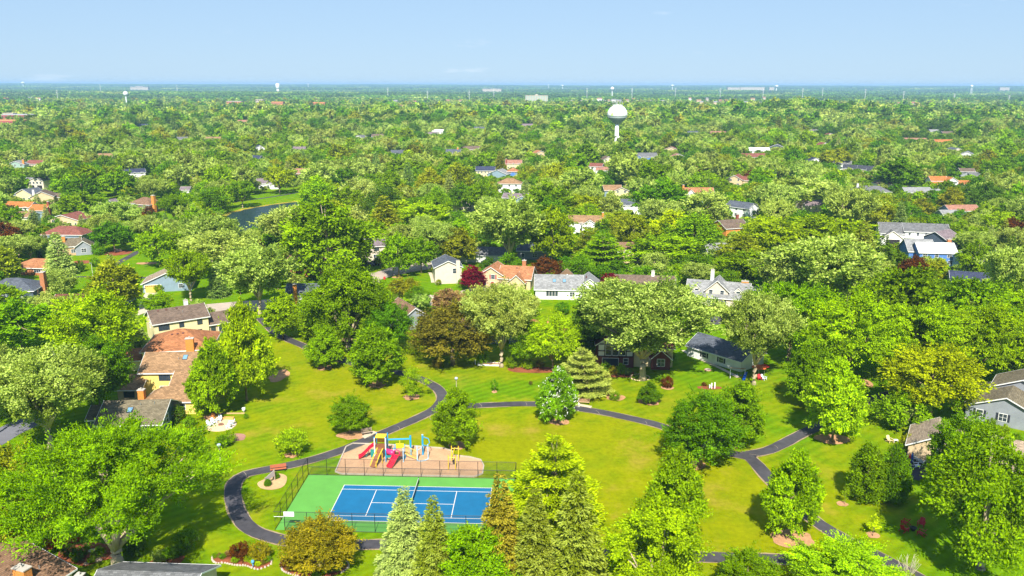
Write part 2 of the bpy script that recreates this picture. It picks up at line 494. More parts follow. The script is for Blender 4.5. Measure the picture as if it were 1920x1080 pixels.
PROTO = {}
def proto(kind, lod, var):
    """lod 0: park trees; 1: middle distance; 2: far"""
    key = (kind, lod, var)
    if key in PROTO: return PROTO[key]
    seed = abs(hash((kind, var))) % 9999 if False else sum(map(ord, kind)) * 7 + var * 131
    frac = (1, .34, .13)[lod]
    big = (1, 1.65, 2.5)[lod]
    n = int(COUNT[kind] * frac)
    m = M_LEAF
    if kind in CONE:
        s = dict(CONE[kind]); s['leaf'] *= big
        arr = conifer_arrays(seed, nl=n, **s)
        R, H, z0 = s['R'], s['H'], s['z0']
    else:
        s = dict(SPEC[kind]); s['leaf'] = s.get('leaf', .4) * big * (.9 if kind not in ('column', 'pyramid', 'plume') else 1.05)
        if lod == 2: s['nspr'] = 4; s['nc'] = min(s['nc'], 60); s['soft'] = 1; s['shell'] = (.9, 1.0); s['inner'] = .05; s['lump'] = .05
        if lod == 1: s['nspr'] = 6
        arr = crown_arrays(seed, nl=n, **s)
        R, H, z0 = s['R'], s['H'], s['z0']
    p, a, nr, L, W, tint, c = arr
    cm = leaves_mesh('crown_' + kind, p, a, nr, L, W, tint, m)
    Hn = H
    R = float(np.percentile(np.hypot(p[:, 0], p[:, 1]), 97.5)); H = float(np.percentile(p[:, 2], 99.7))
    r0 = dict(giant=1.0, silver=.5, plume=.5, column=.12, shrub=.06, thin=.12, sapling=.05, pyramid=.18, oval=.2, spruce=.22, pine=.28).get(kind, .3)
    fork = {'giant': 3.0, 'silver': H * .22, 'plume': H * .14, 'locust': H * .2, 'shrub': .3, 'thin': H * .3}.get(kind)
    nl = {'shrub': 5, 'sapling': 3, 'column': 3, 'spruce': 0, 'pine': 10, 'giant': 9, 'thin': 7, 'silver': 8, 'locust': 9, 'plume': 8}.get(kind, 6)
    tm = trunk_mesh('trunk_' + kind, seed, H, r0, z0, c, nl if lod < 2 else min(nl, 3), fork)
    PROTO[key] = (cm, tm, R, H)
    return PROTO[key]

# species colours (base colour, pale share of turned leaves)
LC = dict(
    green=((.155, .305, .003), .0), bright=((.21, .375, .003), .0), lime=((.255, .42, .005), .0), deep=((.105, .25, .004), .0), dark=((.07, .16, .005), .1),
    olive=((.246, .308, .009), .1), silver=((.27, .40, .055), .75), pale=((.34, .47, .08), .85), gold=((.30, .44, .004), .0), yellow=((.423, .567, .002), .0),
    copper=((.165, .165, .02), .0), purple=((.123, .050, .011), .0), crimson=((.17, .012, .03), .0), rust=((.23, .235, .01), .0),
    blue=((.319, .430, .148), .8), bluegreen=((.159, .287, .077), .35), olivespruce=((.202, .268, .015), .35), goldspruce=((.27, .27, .02), .1),
    pinegold=((.303, .399, .005), .0), mauve=((.261, .158, .077), .3), blossom=((.174, .373, .009), .0), greyolive=((.289, .359, .077), .5))

TREES = []          # (x, y, radius) of every single tree, so that the filler keeps clear of them
NAMES = dict(spruce='spruce_tree', pine='pine_tree', shrub='shrub', column='evergreen_shrub', sapling='sapling', silver='silver_maple_tree')
def jitter_col(c, rng, k=.12):
    f = 1 + rng.uniform(-k, k)
    return tuple(max(0.003, v * f * (1 + rng.uniform(-k, k) * .6)) for v in c)

def tree_at(x, y, z, kind, col, h, w, label, cat=None, name=None, group=None, rng=random, rz=None, lod=None, lean=None):
    d = math.hypot(x, y)
    if lod is None: lod = 0 if d < 205 else (1 if d < 430 else 2)
    cm, tm, R, H = proto(kind, lod, 0 if kind == 'giant' else rng.randrange(2 if lod == 0 else 3))
    nm = name or NAMES.get(kind, 'leafy_tree')
    cat = cat or ('shrub' if kind in ('shrub', 'column') else 'tree')
    e = thing(nm, label, cat, (x, y, z), rng.uniform(0, 6.28) if rz is None else rz, group)
    sx = (w / 2) / R; sz = h / H
    e.scale = (sx, sx, sz)
    t = inst(tm, 'trunk', e); c = inst(cm, 'crown', e)
    base, pale = LC[col]
    c.color = (*jitter_col(base, rng), pale)
    TREES.append((x, y, w / 2, h, c.color[:]))
    return e

TRNG = random.Random(5)
def tree_px(kind, col, cx, top, base, w, label, **k):
    """a tree by its centre, top, foot and width in the photograph; it stands on the ground there"""
    p = at(cx, base)
    s = project(p.x, p.y, p.z + 4)[2]
    r = w / s / 2
    prof = PROF[SPEC[kind]['prof']] if kind in SPEC else PROF['cone']
    z0 = SPEC[kind]['z0'] / SPEC[kind]['H'] if kind in SPEC else .05
    lo, hi = .3, 60.0          # the tallest tree whose outline, far side of the crown included, still ends at the top seen
    for _ in range(22):
        h = (lo + hi) / 2
        y_top = min(project(p.x, p.y + .82 * q * r, p.z + h * (z0 + (1 - z0) * t))[1] for t, q in zip(PROF_T, prof))
        if y_top < top: hi = h
        else: lo = h
    return tree_at(p.x, p.y, p.z, kind, col, h, w / s, label, rng=TRNG, **k)
# ------------------------------------------------------------------ the ground
def grass_material():
    m = bpy.data.materials.new('grass')
    m.use_nodes = True
    nt = m.node_tree
    N, L = nt.nodes.new, nt.links.new
    b = nt.nodes['Principled BSDF']; b.inputs['Roughness'].default_value = 0.9; b.inputs['Specular IOR Level'].default_value = 0.0
    tc = N('ShaderNodeTexCoord')
    at_ = N('ShaderNodeAttribute'); at_.attribute_name = 'dry'
    def noise(s, d=5, ro=.5):
        n = N('ShaderNodeTexNoise'); n.inputs['Scale'].default_value = s; n.inputs['Detail'].default_value = d; n.inputs['Roughness'].default_value = ro
        L(tc.outputs['Object'], n.inputs['Vector']); return n.outputs['Fac']
    def math_(op, a, c, clamp=False):
        n = N('ShaderNodeMath'); n.operation = op; n.use_clamp = clamp
        for i, v in enumerate((a, c)):
            if isinstance(v, (int, float)): n.inputs[i].default_value = v
            else: L(v, n.inputs[i])
        return n.outputs[0]
    big, mid, fine = noise(.035, 4), noise(.22, 5, .6), noise(1.2, 8, .72)
    dry = math_('ADD', at_.outputs['Fac'], math_('MULTIPLY', math_('SUBTRACT', math_('ADD', math_('MULTIPLY', big, 1.), mid), 1.0), 2.0), True)
    mix = N('ShaderNodeMix'); mix.data_type = 'RGBA'
    mix.inputs['A'].default_value = (.105, .21, .002, 1)
    mix.inputs['B'].default_value = (.24, .262, .002, 1)
    L(dry, mix.inputs['Factor'])
    # straw patches where the soil is thin
    st = N('ShaderNodeMapRange'); st.inputs['From Min'].default_value = .54; st.inputs['From Max'].default_value = .72
    L(noise(.11, 6, .65), st.inputs['Value'])
    sf = math_('MULTIPLY', math_('MULTIPLY', st.outputs[0], at_.outputs['Fac']), .75)
    mix2 = N('ShaderNodeMix'); mix2.data_type = 'RGBA'; mix2.inputs['B'].default_value = (.33, .225, .04, 1)
    L(mix.outputs['Result'], mix2.inputs['A']); L(sf, mix2.inputs['Factor'])
    # mowing tracks
    wv = N('ShaderNodeTexWave'); wv.inputs['Scale'].default_value = .16; wv.inputs['Distortion'].default_value = .8; wv.inputs['Detail'].default_value = 1
    mpg = N('ShaderNodeMapping'); mpg.inputs['Rotation'].default_value = (0, 0, math.radians(52))
    L(tc.outputs['Object'], mpg.inputs['Vector']); L(mpg.outputs[0], wv.inputs['Vector'])
    v = math_('ADD', math_('MULTIPLY', fine, 1.0), math_('MULTIPLY', math_('MULTIPLY', wv.outputs['Fac'], math_('SUBTRACT', 1.0, dry)), .26))
    v = math_('ADD', v, math_('MULTIPLY', mid, .5))
    sc = N('ShaderNodeVectorMath'); sc.operation = 'SCALE'
    L(mix2.outputs['Result'], sc.inputs[0]); L(math_('ADD', v, .16), sc.inputs['Scale'])
    L(sc.outputs[0], b.inputs['Base Color'])
    bp = N('ShaderNodeBump'); bp.inputs['Strength'].default_value = .5; bp.inputs['Distance'].default_value = .12
    L(noise(5, 4, .7), bp.inputs['Height']); L(bp.outputs[0], b.inputs['Normal'])
    return m
M_GRASS = grass_material()

DRY = [  # (pixel x, pixel y, radius x m, radius y m, strength): where the mown grass has yellowed
    (640, 720, 22, 30, .9), (560, 790, 22, 14, .85), (700, 770, 14, 12, .7), (950, 690, 30, 10, .62), (1000, 820, 28, 16, 1.05), (1150, 830, 24, 16, 1.0),
    (1180, 940, 16, 18, 1.05), (1350, 930, 16, 16, 1.1), (1380, 1000, 12, 12, 1.05), (480, 840, 9, 9, .7), (760, 660, 16, 10, .6), (550, 660, 12, 16, .6),
    (700, 1060, 18, 6, .55), (1440, 1030, 8, 5, 1.0), (1250, 1010, 14, 10, .9), (1440, 740, 14, 10, .38), (1600, 900, 9, 12, .45), (1700, 820, 12, 10, .3), (500, 930, 6, 8, .5),
    (900, 790, 12, 8, 1.0), (1300, 700, 16, 8, .3), (1120, 720, 20, 8, .35)]
_dr = []
for px_, py_, rx_, ry_, s_ in DRY:
    p_ = at(px_, py_); _dr.append((p_.x, p_.y, rx_, ry_, s_))

def ground_grid(name, xs, ys, zoff=0.0, near=False):
    nx, ny = len(xs), len(ys)
    co = np.zeros((ny, nx, 3)); co[..., 0] = xs if np.ndim(xs) == 1 else xs; co[..., 1] = np.array(ys)[:, None]
    return co

def build_ground():
    # rows that widen with distance, one sheet to the horizon
    ys = list(np.arange(-60, 320, 3.0)) + list(np.geomspace(320, 16500, 110))
    nx = 150
    V, dry = [], []
    for y in ys:
        half = max(260, 1.15 * abs(y) + 120)
        for i in range(nx):
            u = 2 * i / (nx - 1) - 1
            x = half * (abs(u) ** 1.25) * (1 if u > 0 else -1)
            V.append((x, y, terrain(x, y)))
            d = 0
            if 70 < y < 260:
                for (cx, cy, rx, ry, s) in _dr:
                    q = ((x - cx) / rx) ** 2 + ((y - cy) / ry) ** 2
                    if q < 5: d = max(d, s * math.exp(-q * .6))
            dry.append(min(1.2, d))
    F = [(j * nx + i, j * nx + i + 1, (j + 1) * nx + i + 1, (j + 1) * nx + i) for j in range(len(ys) - 1) for i in range(nx - 1)]
    me = bpy.data.meshes.new('ground')
    me.from_pydata(V, [], F)
    a = me.attributes.new('dry', 'FLOAT', 'POINT'); a.data.foreach_set('value', dry)
    me.materials.append(M_GRASS)
    me.polygons.foreach_set('use_smooth', [True] * len(F))
    o = bpy.data.objects.new('ground', me); link(o); tag(o, kind='structure')
    return o
build_ground()
# ------------------------------------------------------------------ house building kit
def roof_material(name, col, swap=False):
    if name in MATS: return MATS[name]
    m = bpy.data.materials.new(name); m.use_nodes = True
    nt = m.node_tree; N, L = nt.nodes.new, nt.links.new
    b = nt.nodes['Principled BSDF']; b.inputs['Roughness'].default_value = .92; b.inputs['Specular IOR Level'].default_value = .15
    tc = N('ShaderNodeTexCoord'); mp = N('ShaderNodeMapping')
    if swap: mp.inputs['Rotation'].default_value = (0, 0, PI / 2)
    L(tc.outputs['Object'], mp.inputs['Vector'])
    br = N('ShaderNodeTexBrick'); br.inputs['Scale'].default_value = 1.0
    br.inputs['Brick Width'].default_value = .55; br.inputs['Row Height'].default_value = .27; br.inputs['Mortar Size'].default_value = .02
    br.inputs['Color1'].default_value = (*[c * .72 for c in col], 1); br.inputs['Color2'].default_value = (*[c * 1.25 for c in col], 1)
    br.inputs['Mortar'].default_value = (*[c * .55 for c in col], 1)
    L(mp.outputs[0], br.inputs['Vector'])
    n = N('ShaderNodeTexNoise'); n.inputs['Scale'].default_value = .55; n.inputs['Detail'].default_value = 5; L(tc.outputs['Object'], n.inputs['Vector'])
    n2 = N('ShaderNodeTexNoise'); n2.inputs['Scale'].default_value = 7; n2.inputs['Detail'].default_value = 3; L(tc.outputs['Object'], n2.inputs['Vector'])
    ad = N('ShaderNodeMath'); ad.operation = 'ADD'; L(n.outputs['Fac'], ad.inputs[0]); L(n2.outputs['Fac'], ad.inputs[1])
    mr = N('ShaderNodeMapRange'); mr.inputs['From Min'].default_value = .6; mr.inputs['From Max'].default_value = 1.4; mr.inputs['To Min'].default_value = .75; mr.inputs['To Max'].default_value = 1.25
    L(ad.outputs[0], mr.inputs['Value'])
    sc = N('ShaderNodeVectorMath'); sc.operation = 'SCALE'; L(br.outputs['Color'], sc.inputs[0]); L(mr.outputs[0], sc.inputs['Scale'])
    L(sc.outputs[0], b.inputs['Base Color'])
    bp = N('ShaderNodeBump'); bp.inputs['Strength'].default_value = .35; bp.inputs['Distance'].default_value = .03
    L(br.outputs['Fac'], bp.inputs['Height']); bp.invert = True; L(bp.outputs[0], b.inputs['Normal'])
    MATS[name] = m
    return m

def siding_material(name, col, brick=False):
    if name in MATS: return MATS[name]
    m = bpy.data.materials.new(name); m.use_nodes = True
    nt = m.node_tree; N, L = nt.nodes.new, nt.links.new
    b = nt.nodes['Principled BSDF']; b.inputs['Roughness'].default_value = .75 if not brick else .9; b.inputs['Specular IOR Level'].default_value = .25
    tc = N('ShaderNodeTexCoord')
    wv = N('ShaderNodeTexWave'); wv.bands_direction = 'Z'; wv.wave_profile = 'SAW'; wv.inputs['Scale'].default_value = 1.1 if not brick else 2.2
    L(tc.outputs['Object'], wv.inputs['Vector'])
    n = N('ShaderNodeTexNoise'); n.inputs['Scale'].default_value = 9 if brick else .7; n.inputs['Detail'].default_value = 5; L(tc.outputs['Object'], n.inputs['Vector'])
    mr = N('ShaderNodeMapRange'); mr.inputs['From Min'].default_value = .3; mr.inputs['From Max'].default_value = .7
    mr.inputs['To Min'].default_value = .72 if brick else .9; mr.inputs['To Max'].default_value = 1.28 if brick else 1.08
    L(n.outputs['Fac'], mr.inputs['Value'])
    sc = N('ShaderNodeVectorMath'); sc.operation = 'SCALE'; sc.inputs[0].default_value = col; L(mr.outputs[0], sc.inputs['Scale'])
    L(sc.outputs[0], b.inputs['Base Color'])
    bp = N('ShaderNodeBump'); bp.inputs['Strength'].default_value = .5; bp.inputs['Distance'].default_value = .03
    L(wv.outputs['Fac'], bp.inputs['Height']); L(bp.outputs[0], b.inputs['Normal'])
    MATS[name] = m
    return m

WALLC = dict(cream=(.72, .60, .33), white=(.80, .80, .76), beige=(.62, .53, .42), yellow=(.78, .58, .16), tan=(.50, .33, .18), blue=(.13, .21, .33), slate=(.075, .10, .14),
             grey=(.27, .29, .32), bluegrey=(.22, .30, .36), brick=(.42, .17, .07), redbrick=(.27, .07, .05), orange=(.62, .24, .05), pink=(.5, .28, .22), vivid=(.09, .20, .50),
             teal=(.07, .12, .14), darkbrick=(.16, .05, .04), sand=(.6, .45, .27), green=(.3, .42, .36), brown=(.2, .14, .1), pale=(.66, .66, .60), charcoal=(.06, .065, .075))
ROOFC = dict(brown=(.155, .111, .081), tan=(.29, .175, .09), grey=(.148, .148, .148), slate=(.096, .107, .126), orange=(.414, .155, .044), red=(.222, .081, .059), maroon=(.148, .052, .041),
             rust=(.36, .15, .065), white=(.70, .68, .62), dark=(.052, .056, .067), blue=(.044, .052, .089), lightgrey=(.252, .252, .244), beige=(.311, .237, .163), olive=(.170, .141, .089), pink=(.333, .163, .111),
             warm=(.215, .126, .074), mauve=(.200, .155, .163), terracotta=(.370, .163, .074))
def WM(c): return siding_material('wall_' + c, WALLC[c], c in ('brick', 'redbrick', 'darkbrick', 'orange'))
def RM(c, swap=False): return roof_material('shingles_' + c + ('_cross' if swap else ''), ROOFC[c], swap)
M_TRIM = mat('white_trim', (.78, .77, .73), .6, .05, 2)
M_GLASS = mat('window_glass', (.035, .05, .065), .12, spec=.8)
M_DARK = mat('garage_shade', (.02, .02, .022), .9)
M_FRAME_D = mat('dark_frame', (.05, .05, .055), .5)
M_CONC = mat('concrete', (.46, .42, .36), .9, .16, 1.4)
M_SHUT_D = mat('shutter_dark', (.03, .035, .05), .6)
M_SHUT_R = mat('shutter_red', (.36, .03, .04), .6)
M_SKYL = mat('skylight_glass', (.16, .30, .42), .08, spec=.9)
M_METAL = mat('galvanised', (.45, .46, .46), .4, .1, 4, metal=.7)

WIN = {}
def window_meshes(w, h, n, frame):
    key = (round(w, 2), round(h, 2), n, frame.name)
    if key in WIN: return WIN[key]
    m = MB(); f = .09
    m.box(-w / 2 - f, w / 2 + f, -.07, .0, -f, 0); m.box(-w / 2 - f, w / 2 + f, -.07, .0, h, h + f)
    m.box(-w / 2 - f, -w / 2, -.07, .0, 0, h); m.box(w / 2, w / 2 + f, -.07, .0, 0, h)
    for k in range(1, n):
        x = -w / 2 + w * k / n
        m.box(x - .035, x + .035, -.06, .0, 0, h)
    if h > 1.0 and n <= 2: 
        for k in range(n):
            x0 = -w / 2 + w * k / n + (.035 if k else 0); x1 = -w / 2 + w * (k + 1) / n - (.035 if k < n - 1 else 0)
            m.box(x0, x1, -.055, .0, h * .5 - .025, h * .5 + .025)
    fr = m.mesh('window_frame', frame)
    g = MB(); g.box(-w / 2, w / 2, -.03, .005, 0, h)
    WIN[key] = (fr, g.mesh('window_pane', M_GLASS))
    return WIN[key]

HOUSES = []      # (x, y, radius, phrase, (pixel box), depth)
def slab(m, poly, t=.17, mi=0):
    """a roof plane of real thickness"""
    n = len(poly)
    v = [Vector(p) for p in poly] + [Vector(p) - Vector((0, 0, t)) for p in poly]
    f = [tuple(range(n)), tuple(reversed(range(n, 2 * n)))] + [(i, n + i, n + (i + 1) % n, (i + 1) % n) for i in range(n)]
    m.add(v, f, mi)

def board(m, a, b, hgt=.2, t=.05, mi=0):
    """fascia board from a to b, hanging below the line, standing just proud of the roof edge"""
    a, b = Vector(a), Vector(b)
    d = (b - a); q = Vector((d.y, -d.x, 0)).normalized() * t
    v = [a + q * .2, b + q * .2, b + q * 1.2, a + q * 1.2]
    v = [p + Vector((0, 0, .012)) for p in v] + [p - Vector((0, 0, hgt)) for p in v]
    m.add(v, [(0, 3, 2, 1), (4, 5, 6, 7), (0, 1, 5, 4), (1, 2, 6, 5), (2, 3, 7, 6), (3, 0, 4, 7)], mi)

def roof_z(bk, x, y):
    w, d, h, r = bk['w'], bk['d'], bk['h'], bk['rise']
    X, Y = x - bk['x'], y - bk['y']
    k = bk['roof']
    if k == 'gx': return h + r * (1 - abs(Y - d / 2) / (d / 2))
    if k == 'gy': return h + r * (1 - abs(X) / (w / 2))
    if k == 'hip': return h + r * min(1, (1 - abs(Y - d / 2) / (d / 2)) , (w / 2 - abs(X)) / (d / 2) if w > d else 9)
    if k == 'shed': return h + r * Y / d
    return h

def block_mesh(e, bk, wall, roof, trim=True, simple=False):
    x, y, w, d, h, r, k = bk['x'], bk['y'], bk['w'], bk['d'], bk['h'], bk['rise'], bk['roof']
    x0, x1, y0, y1 = x - w / 2, x + w / 2, y, y + d
    z0 = bk.get('z0', -.3)
    o = bk.get('o', .45)
    m = MB()
    wm = WM(bk.get('wall', wall))
    if k == 'gx':
        v = [(x0, y0, z0), (x1, y0, z0), (x1, y1, z0), (x0, y1, z0), (x0, y0, h), (x1, y0, h), (x1, y1, h), (x0, y1, h), (x0, y + d / 2, h + r), (x1, y + d / 2, h + r)]
        f = [(0, 1, 5, 4), (2, 3, 7, 6), (3, 0, 4, 8, 7), (1, 2, 6, 9, 5)]
    elif k == 'gy':
        v = [(x0, y0, z0), (x1, y0, z0), (x1, y1, z0), (x0, y1, z0), (x0, y0, h), (x1, y0, h), (x1, y1, h), (x0, y1, h), (x, y0, h + r), (x, y1, h + r)]
        f = [(0, 1, 5, 8, 4), (2, 3, 7, 9, 6), (3, 0, 4, 7), (1, 2, 6, 5)]
    elif k == 'shed':
        v = [(x0, y0, z0), (x1, y0, z0), (x1, y1, z0), (x0, y1, z0), (x0, y0, h), (x1, y0, h), (x1, y1, h + r), (x0, y1, h + r)]
        f = [(0, 1, 5, 4), (2, 3, 7, 6), (3, 0, 4, 7), (1, 2, 6, 5)]
    else:
        v = [(x0, y0, z0), (x1, y0, z0), (x1, y1, z0), (x0, y1, z0), (x0, y0, h), (x1, y0, h), (x1, y1, h), (x0, y1, h)]
        f = [(0, 1, 5, 4), (2, 3, 7, 6), (3, 0, 4, 7), (1, 2, 6, 5)]
    m.add(v, f); m.build('wall', wm, e)
    R = MB(); B = MB()
    e1 = .06
    if k == 'gx':
        s = r / (d / 2); zr = h + r + e1; ze = h - o * s + e1
        a, b_, c, dd = (x0 - o, y0 - o, ze), (x1 + o, y0 - o, ze), (x1 + o, y + d / 2, zr), (x0 - o, y + d / 2, zr)
        slab(R, [a, b_, c, dd]); slab(R, [dd, c, (x1 + o, y1 + o, ze), (x0 - o, y1 + o, ze)])
        board(B, a, b_); board(B, (x1 + o, y1 + o, ze), (x0 - o, y1 + o, ze)); board(B, b_, c); board(B, c, (x1 + o, y1 + o, ze)); board(B, dd, a); board(B, (x0 - o, y1 + o, ze), dd)
    elif k == 'gy':
        s = r / (w / 2); zr = h + r + e1; ze = h - o * s + e1
        a, b_, c, dd = (x0 - o, y0 - o, ze), (x, y0 - o, zr), (x, y1 + o, zr), (x0 - o, y1 + o, ze)
        slab(R, [a, b_, c, dd]); e_, f_ = (x1 + o, y0 - o, ze), (x1 + o, y1 + o, ze); slab(R, [b_, e_, f_, c])
        board(B, a, b_); board(B, b_, e_); board(B, e_, f_); board(B, dd, a); board(B, f_, c); board(B, c, dd)
    elif k == 'shed':
        s = r / d; ze = h - o * s + e1; zt = h + r + e1
        q = [(x0 - o, y0 - o, ze), (x1 + o, y0 - o, ze), (x1 + o, y1, zt), (x0 - o, y1, zt)]
        slab(R, q); board(B, q[0], q[1]); board(B, q[1], q[2]); board(B, q[3], q[0])
    elif k == 'hip':
        s = r / (min(w, d) / 2); ze = h - o * s + e1; zr = h + r + e1
        A, Bq, Cq, D = (x0 - o, y0 - o, ze), (x1 + o, y0 - o, ze), (x1 + o, y1 + o, ze), (x0 - o, y1 + o, ze)
        if w > d: P, Q = (x0 + d / 2, y + d / 2, zr), (x1 - d / 2, y + d / 2, zr)
        else: P, Q = (x, y0 + w / 2, zr), (x, y1 - w / 2, zr)
        if w > d:
            slab(R, [A, Bq, Q, P]); slab(R, [Bq, Cq, Q]); slab(R, [Cq, D, P, Q]); slab(R, [D, A, P])
        else:
            slab(R, [A, Bq, P]); slab(R, [Bq, Cq, Q, P]); slab(R, [Cq, D, Q]); slab(R, [D, A, P, Q])
        for p, q in ((A, Bq), (Bq, Cq), (Cq, D), (D, A)): board(B, p, q)
    else:
        R.box(x0 - .1, x1 + .1, y0 - .1, y1 + .1, h, h + .3)
    ro = R.build('roof', RM(bk.get('roofc', roof), k == 'gy'), e)
    if trim and B.v: B.build('fascia', M_TRIM if bk.get('trim', 1) else M_FRAME_D, e)
    return ro

def face_matrix(bk, face, u):
    x, y, w, d = bk['x'], bk['y'], bk['w'], bk['d']
    if face == 'f': return Vector((x + u, y, 0)), 0
    if face == 'b': return Vector((x - u, y + d, 0)), PI
    if face == 'l': return Vector((x - w / 2, y + d / 2 - u, 0)), -PI / 2
    return Vector((x + w / 2, y + d / 2 + u, 0)), PI / 2

M_GDOOR = {}
def feature(e, bk, ft):
    kind, face, u, z, w, h = ft[:6]
    opt = ft[6] if len(ft) > 6 else None
    p, rz = face_matrix(bk, face, u)
    M = Matrix.Translation(p) @ Matrix.Rotation(rz, 4, 'Z')
    if kind == 'w':
        fr, gl = window_meshes(w, h, 1 if w < 1.3 else (2 if w < 2.2 else 3), M_FRAME_D if opt == 'dark' else M_TRIM)
        o = inst(fr, 'window', e, p + Vector((0, 0, z)), (0, 0, rz)); inst(gl, 'pane', o)
        if opt in ('sd', 'sr'):
            for sx in (-1, 1):
                m = MB(); m.box(sx * (w / 2 + .32) - .2, sx * (w / 2 + .32) + .2, -.05, -.003, z - .05, z + h + .05, M=M); m.build('shutter', M_SHUT_D if opt == 'sd' else M_SHUT_R, e)
    elif kind == 'g':           # garage door made of panel rows
        col = {'yellow': (.75, .52, .10), 'white': (.78, .77, .72), 'grey': (.4, .4, .42), 'open': (.02, .02, .02), 'tan': (.5, .38, .25)}[opt or 'white']
        m = MB(); m.box(-w / 2 - .12, -w / 2, -.08, -.004, 0, h + .12, M=M); m.box(w / 2, w / 2 + .12, -.08, -.004, 0, h + .12, M=M); m.box(-w / 2, w / 2, -.08, -.004, h, h + .12, M=M)
        fr = m.build('garage_frame', M_TRIM, e)
        if opt == 'open':
            m = MB(); m.box(-w / 2, w / 2, -.02, -.004, 0, h, M=M); m.build('garage_shade_sheet', M_DARK, e)  # black sheet over the solid wall, painting the shade inside an open garage
        else:
            gm = mat('garage_door_' + (opt or 'white'), col, .6)
            top = MB()
            for k in range(4):
                m = MB(); m.box(-w / 2 + .01, w / 2 - .01, -.05, -.004, k * h / 4 + .02, (k + 1) * h / 4 - .02, M=M); m.build('garage_panel', gm, e)
            if opt == 'yellow':
                for k in range(8):
                    m = MB(); m.box(-w / 2 + w * (k + .2) / 8, -w / 2 + w * (k + .8) / 8, -.065, -.051, h * .8, h * .94, M=M); m.build('garage_pane', M_GLASS, e)
    elif kind == 'd':
        m = MB(); m.box(-w / 2 - .1, w / 2 + .1, -.06, -.004, 0, h + .1, M=M); fr = m.build('door_frame', M_TRIM, e)
        m = MB(); m.box(-w / 2, w / 2, -.09, -.061, 0.05, h, M=M); m.build('door', mat('door_' + (opt or 'brown'), {'brown': (.12, .05, .03), 'red': (.35, .03, .03), 'glass': (.03, .045, .06), 'white': (.7, .7, .68)}[opt or 'brown'], .4), e)

def chimney(e, x, y, w, d, z1, c='brick', cap=True):
    m = MB(); m.box(x - w / 2, x + w / 2, y - d / 2, y + d / 2, -.2, z1)
    o = m.build('chimney', WM(c), e)
    if cap:
        m = MB(); m.box(x - w / 2 - .08, x + w / 2 + .08, y - d / 2 - .08, y + d / 2 + .08, z1, z1 + .14)
        m.tube([(x, y, z1 + .14), (x, y, z1 + .5)], .14, 8); m.build('chimney_cap', M_CONC, o)

def roof_bits(e, bk, kind, items):
    for (u, v) in items:        # u: across, v: 0 eave .. 1 ridge on the front slope (left slope of a front gable)
        if bk['roof'] == 'gy':
            x = bk['x'] + (1 if v < 0 else -1) * bk['w'] / 2 * (1 - abs(v)); y = bk['y'] + bk['d'] / 2 + u; sl = bk['rise'] / (bk['w'] / 2) * (-1 if v < 0 else 1); ax = Vector((1, 0, sl)).normalized(); ay = Vector((0, -1, 0))
        else:
            x = bk['x'] + u; y = bk['y'] + bk['d'] / 2 * v; sl = bk['rise'] / (bk['d'] / 2); ay = Vector((0, 1, sl)).normalized(); ax = Vector((1, 0, 0))
        z = roof_z(bk, x, y) + .06
        n = ax.cross(ay) if bk['roof'] != 'gy' else Vector((-sl, 0, 1)).normalized()
        if n.z < 0: n = -n
        M = Matrix.Translation((x, y, z)) @ Matrix((ax, ay, n)).transposed().to_4x4()
        m = MB()
        if kind == 'sky':
            m.box(-.5, .5, -.65, .65, -.02, .12, M=M); o = m.build('skylight', M_FRAME_D, e)
            m = MB(); m.box(-.42, .42, -.57, .57, .121, .14, M=M); m.build('skylight_pane', M_SKYL, o)
        elif kind == 'vent':
            m.box(-.22, .22, -.2, .2, -.02, .16, M=M); m.build('roof_vent', mat('roof_vent', (.12, .05, .04), .6), e)
        else:
            m.tube([(x, y, z - .1), (x, y, z + .45)], .07, 6); m.build('vent_pipe', M_METAL, e)

def auto_windows(bk, rng, faces='f'):
    out = []
    floors = 2 if bk['h'] > 4.4 else 1
    for fc in faces:
        L = bk['w'] if fc in 'fb' else bk['d']
        for fl in range(floors):
            n = max(1, int(L / 3.4))
            for k in range(n):
                u = (k + .5) * L / n - L / 2 + rng.uniform(-.15, .15)
                out.append(('w', fc, u, .95 + fl * 2.75, rng.choice([1.0, 1.6, 1.2]), 1.25))
    if bk['roof'] == 'gy' and bk['rise'] > 1.7 and floors == 1 and rng.random() < .5: out.append(('w', 'f', 0, bk['h'] + .1, .8, .8))
    return out

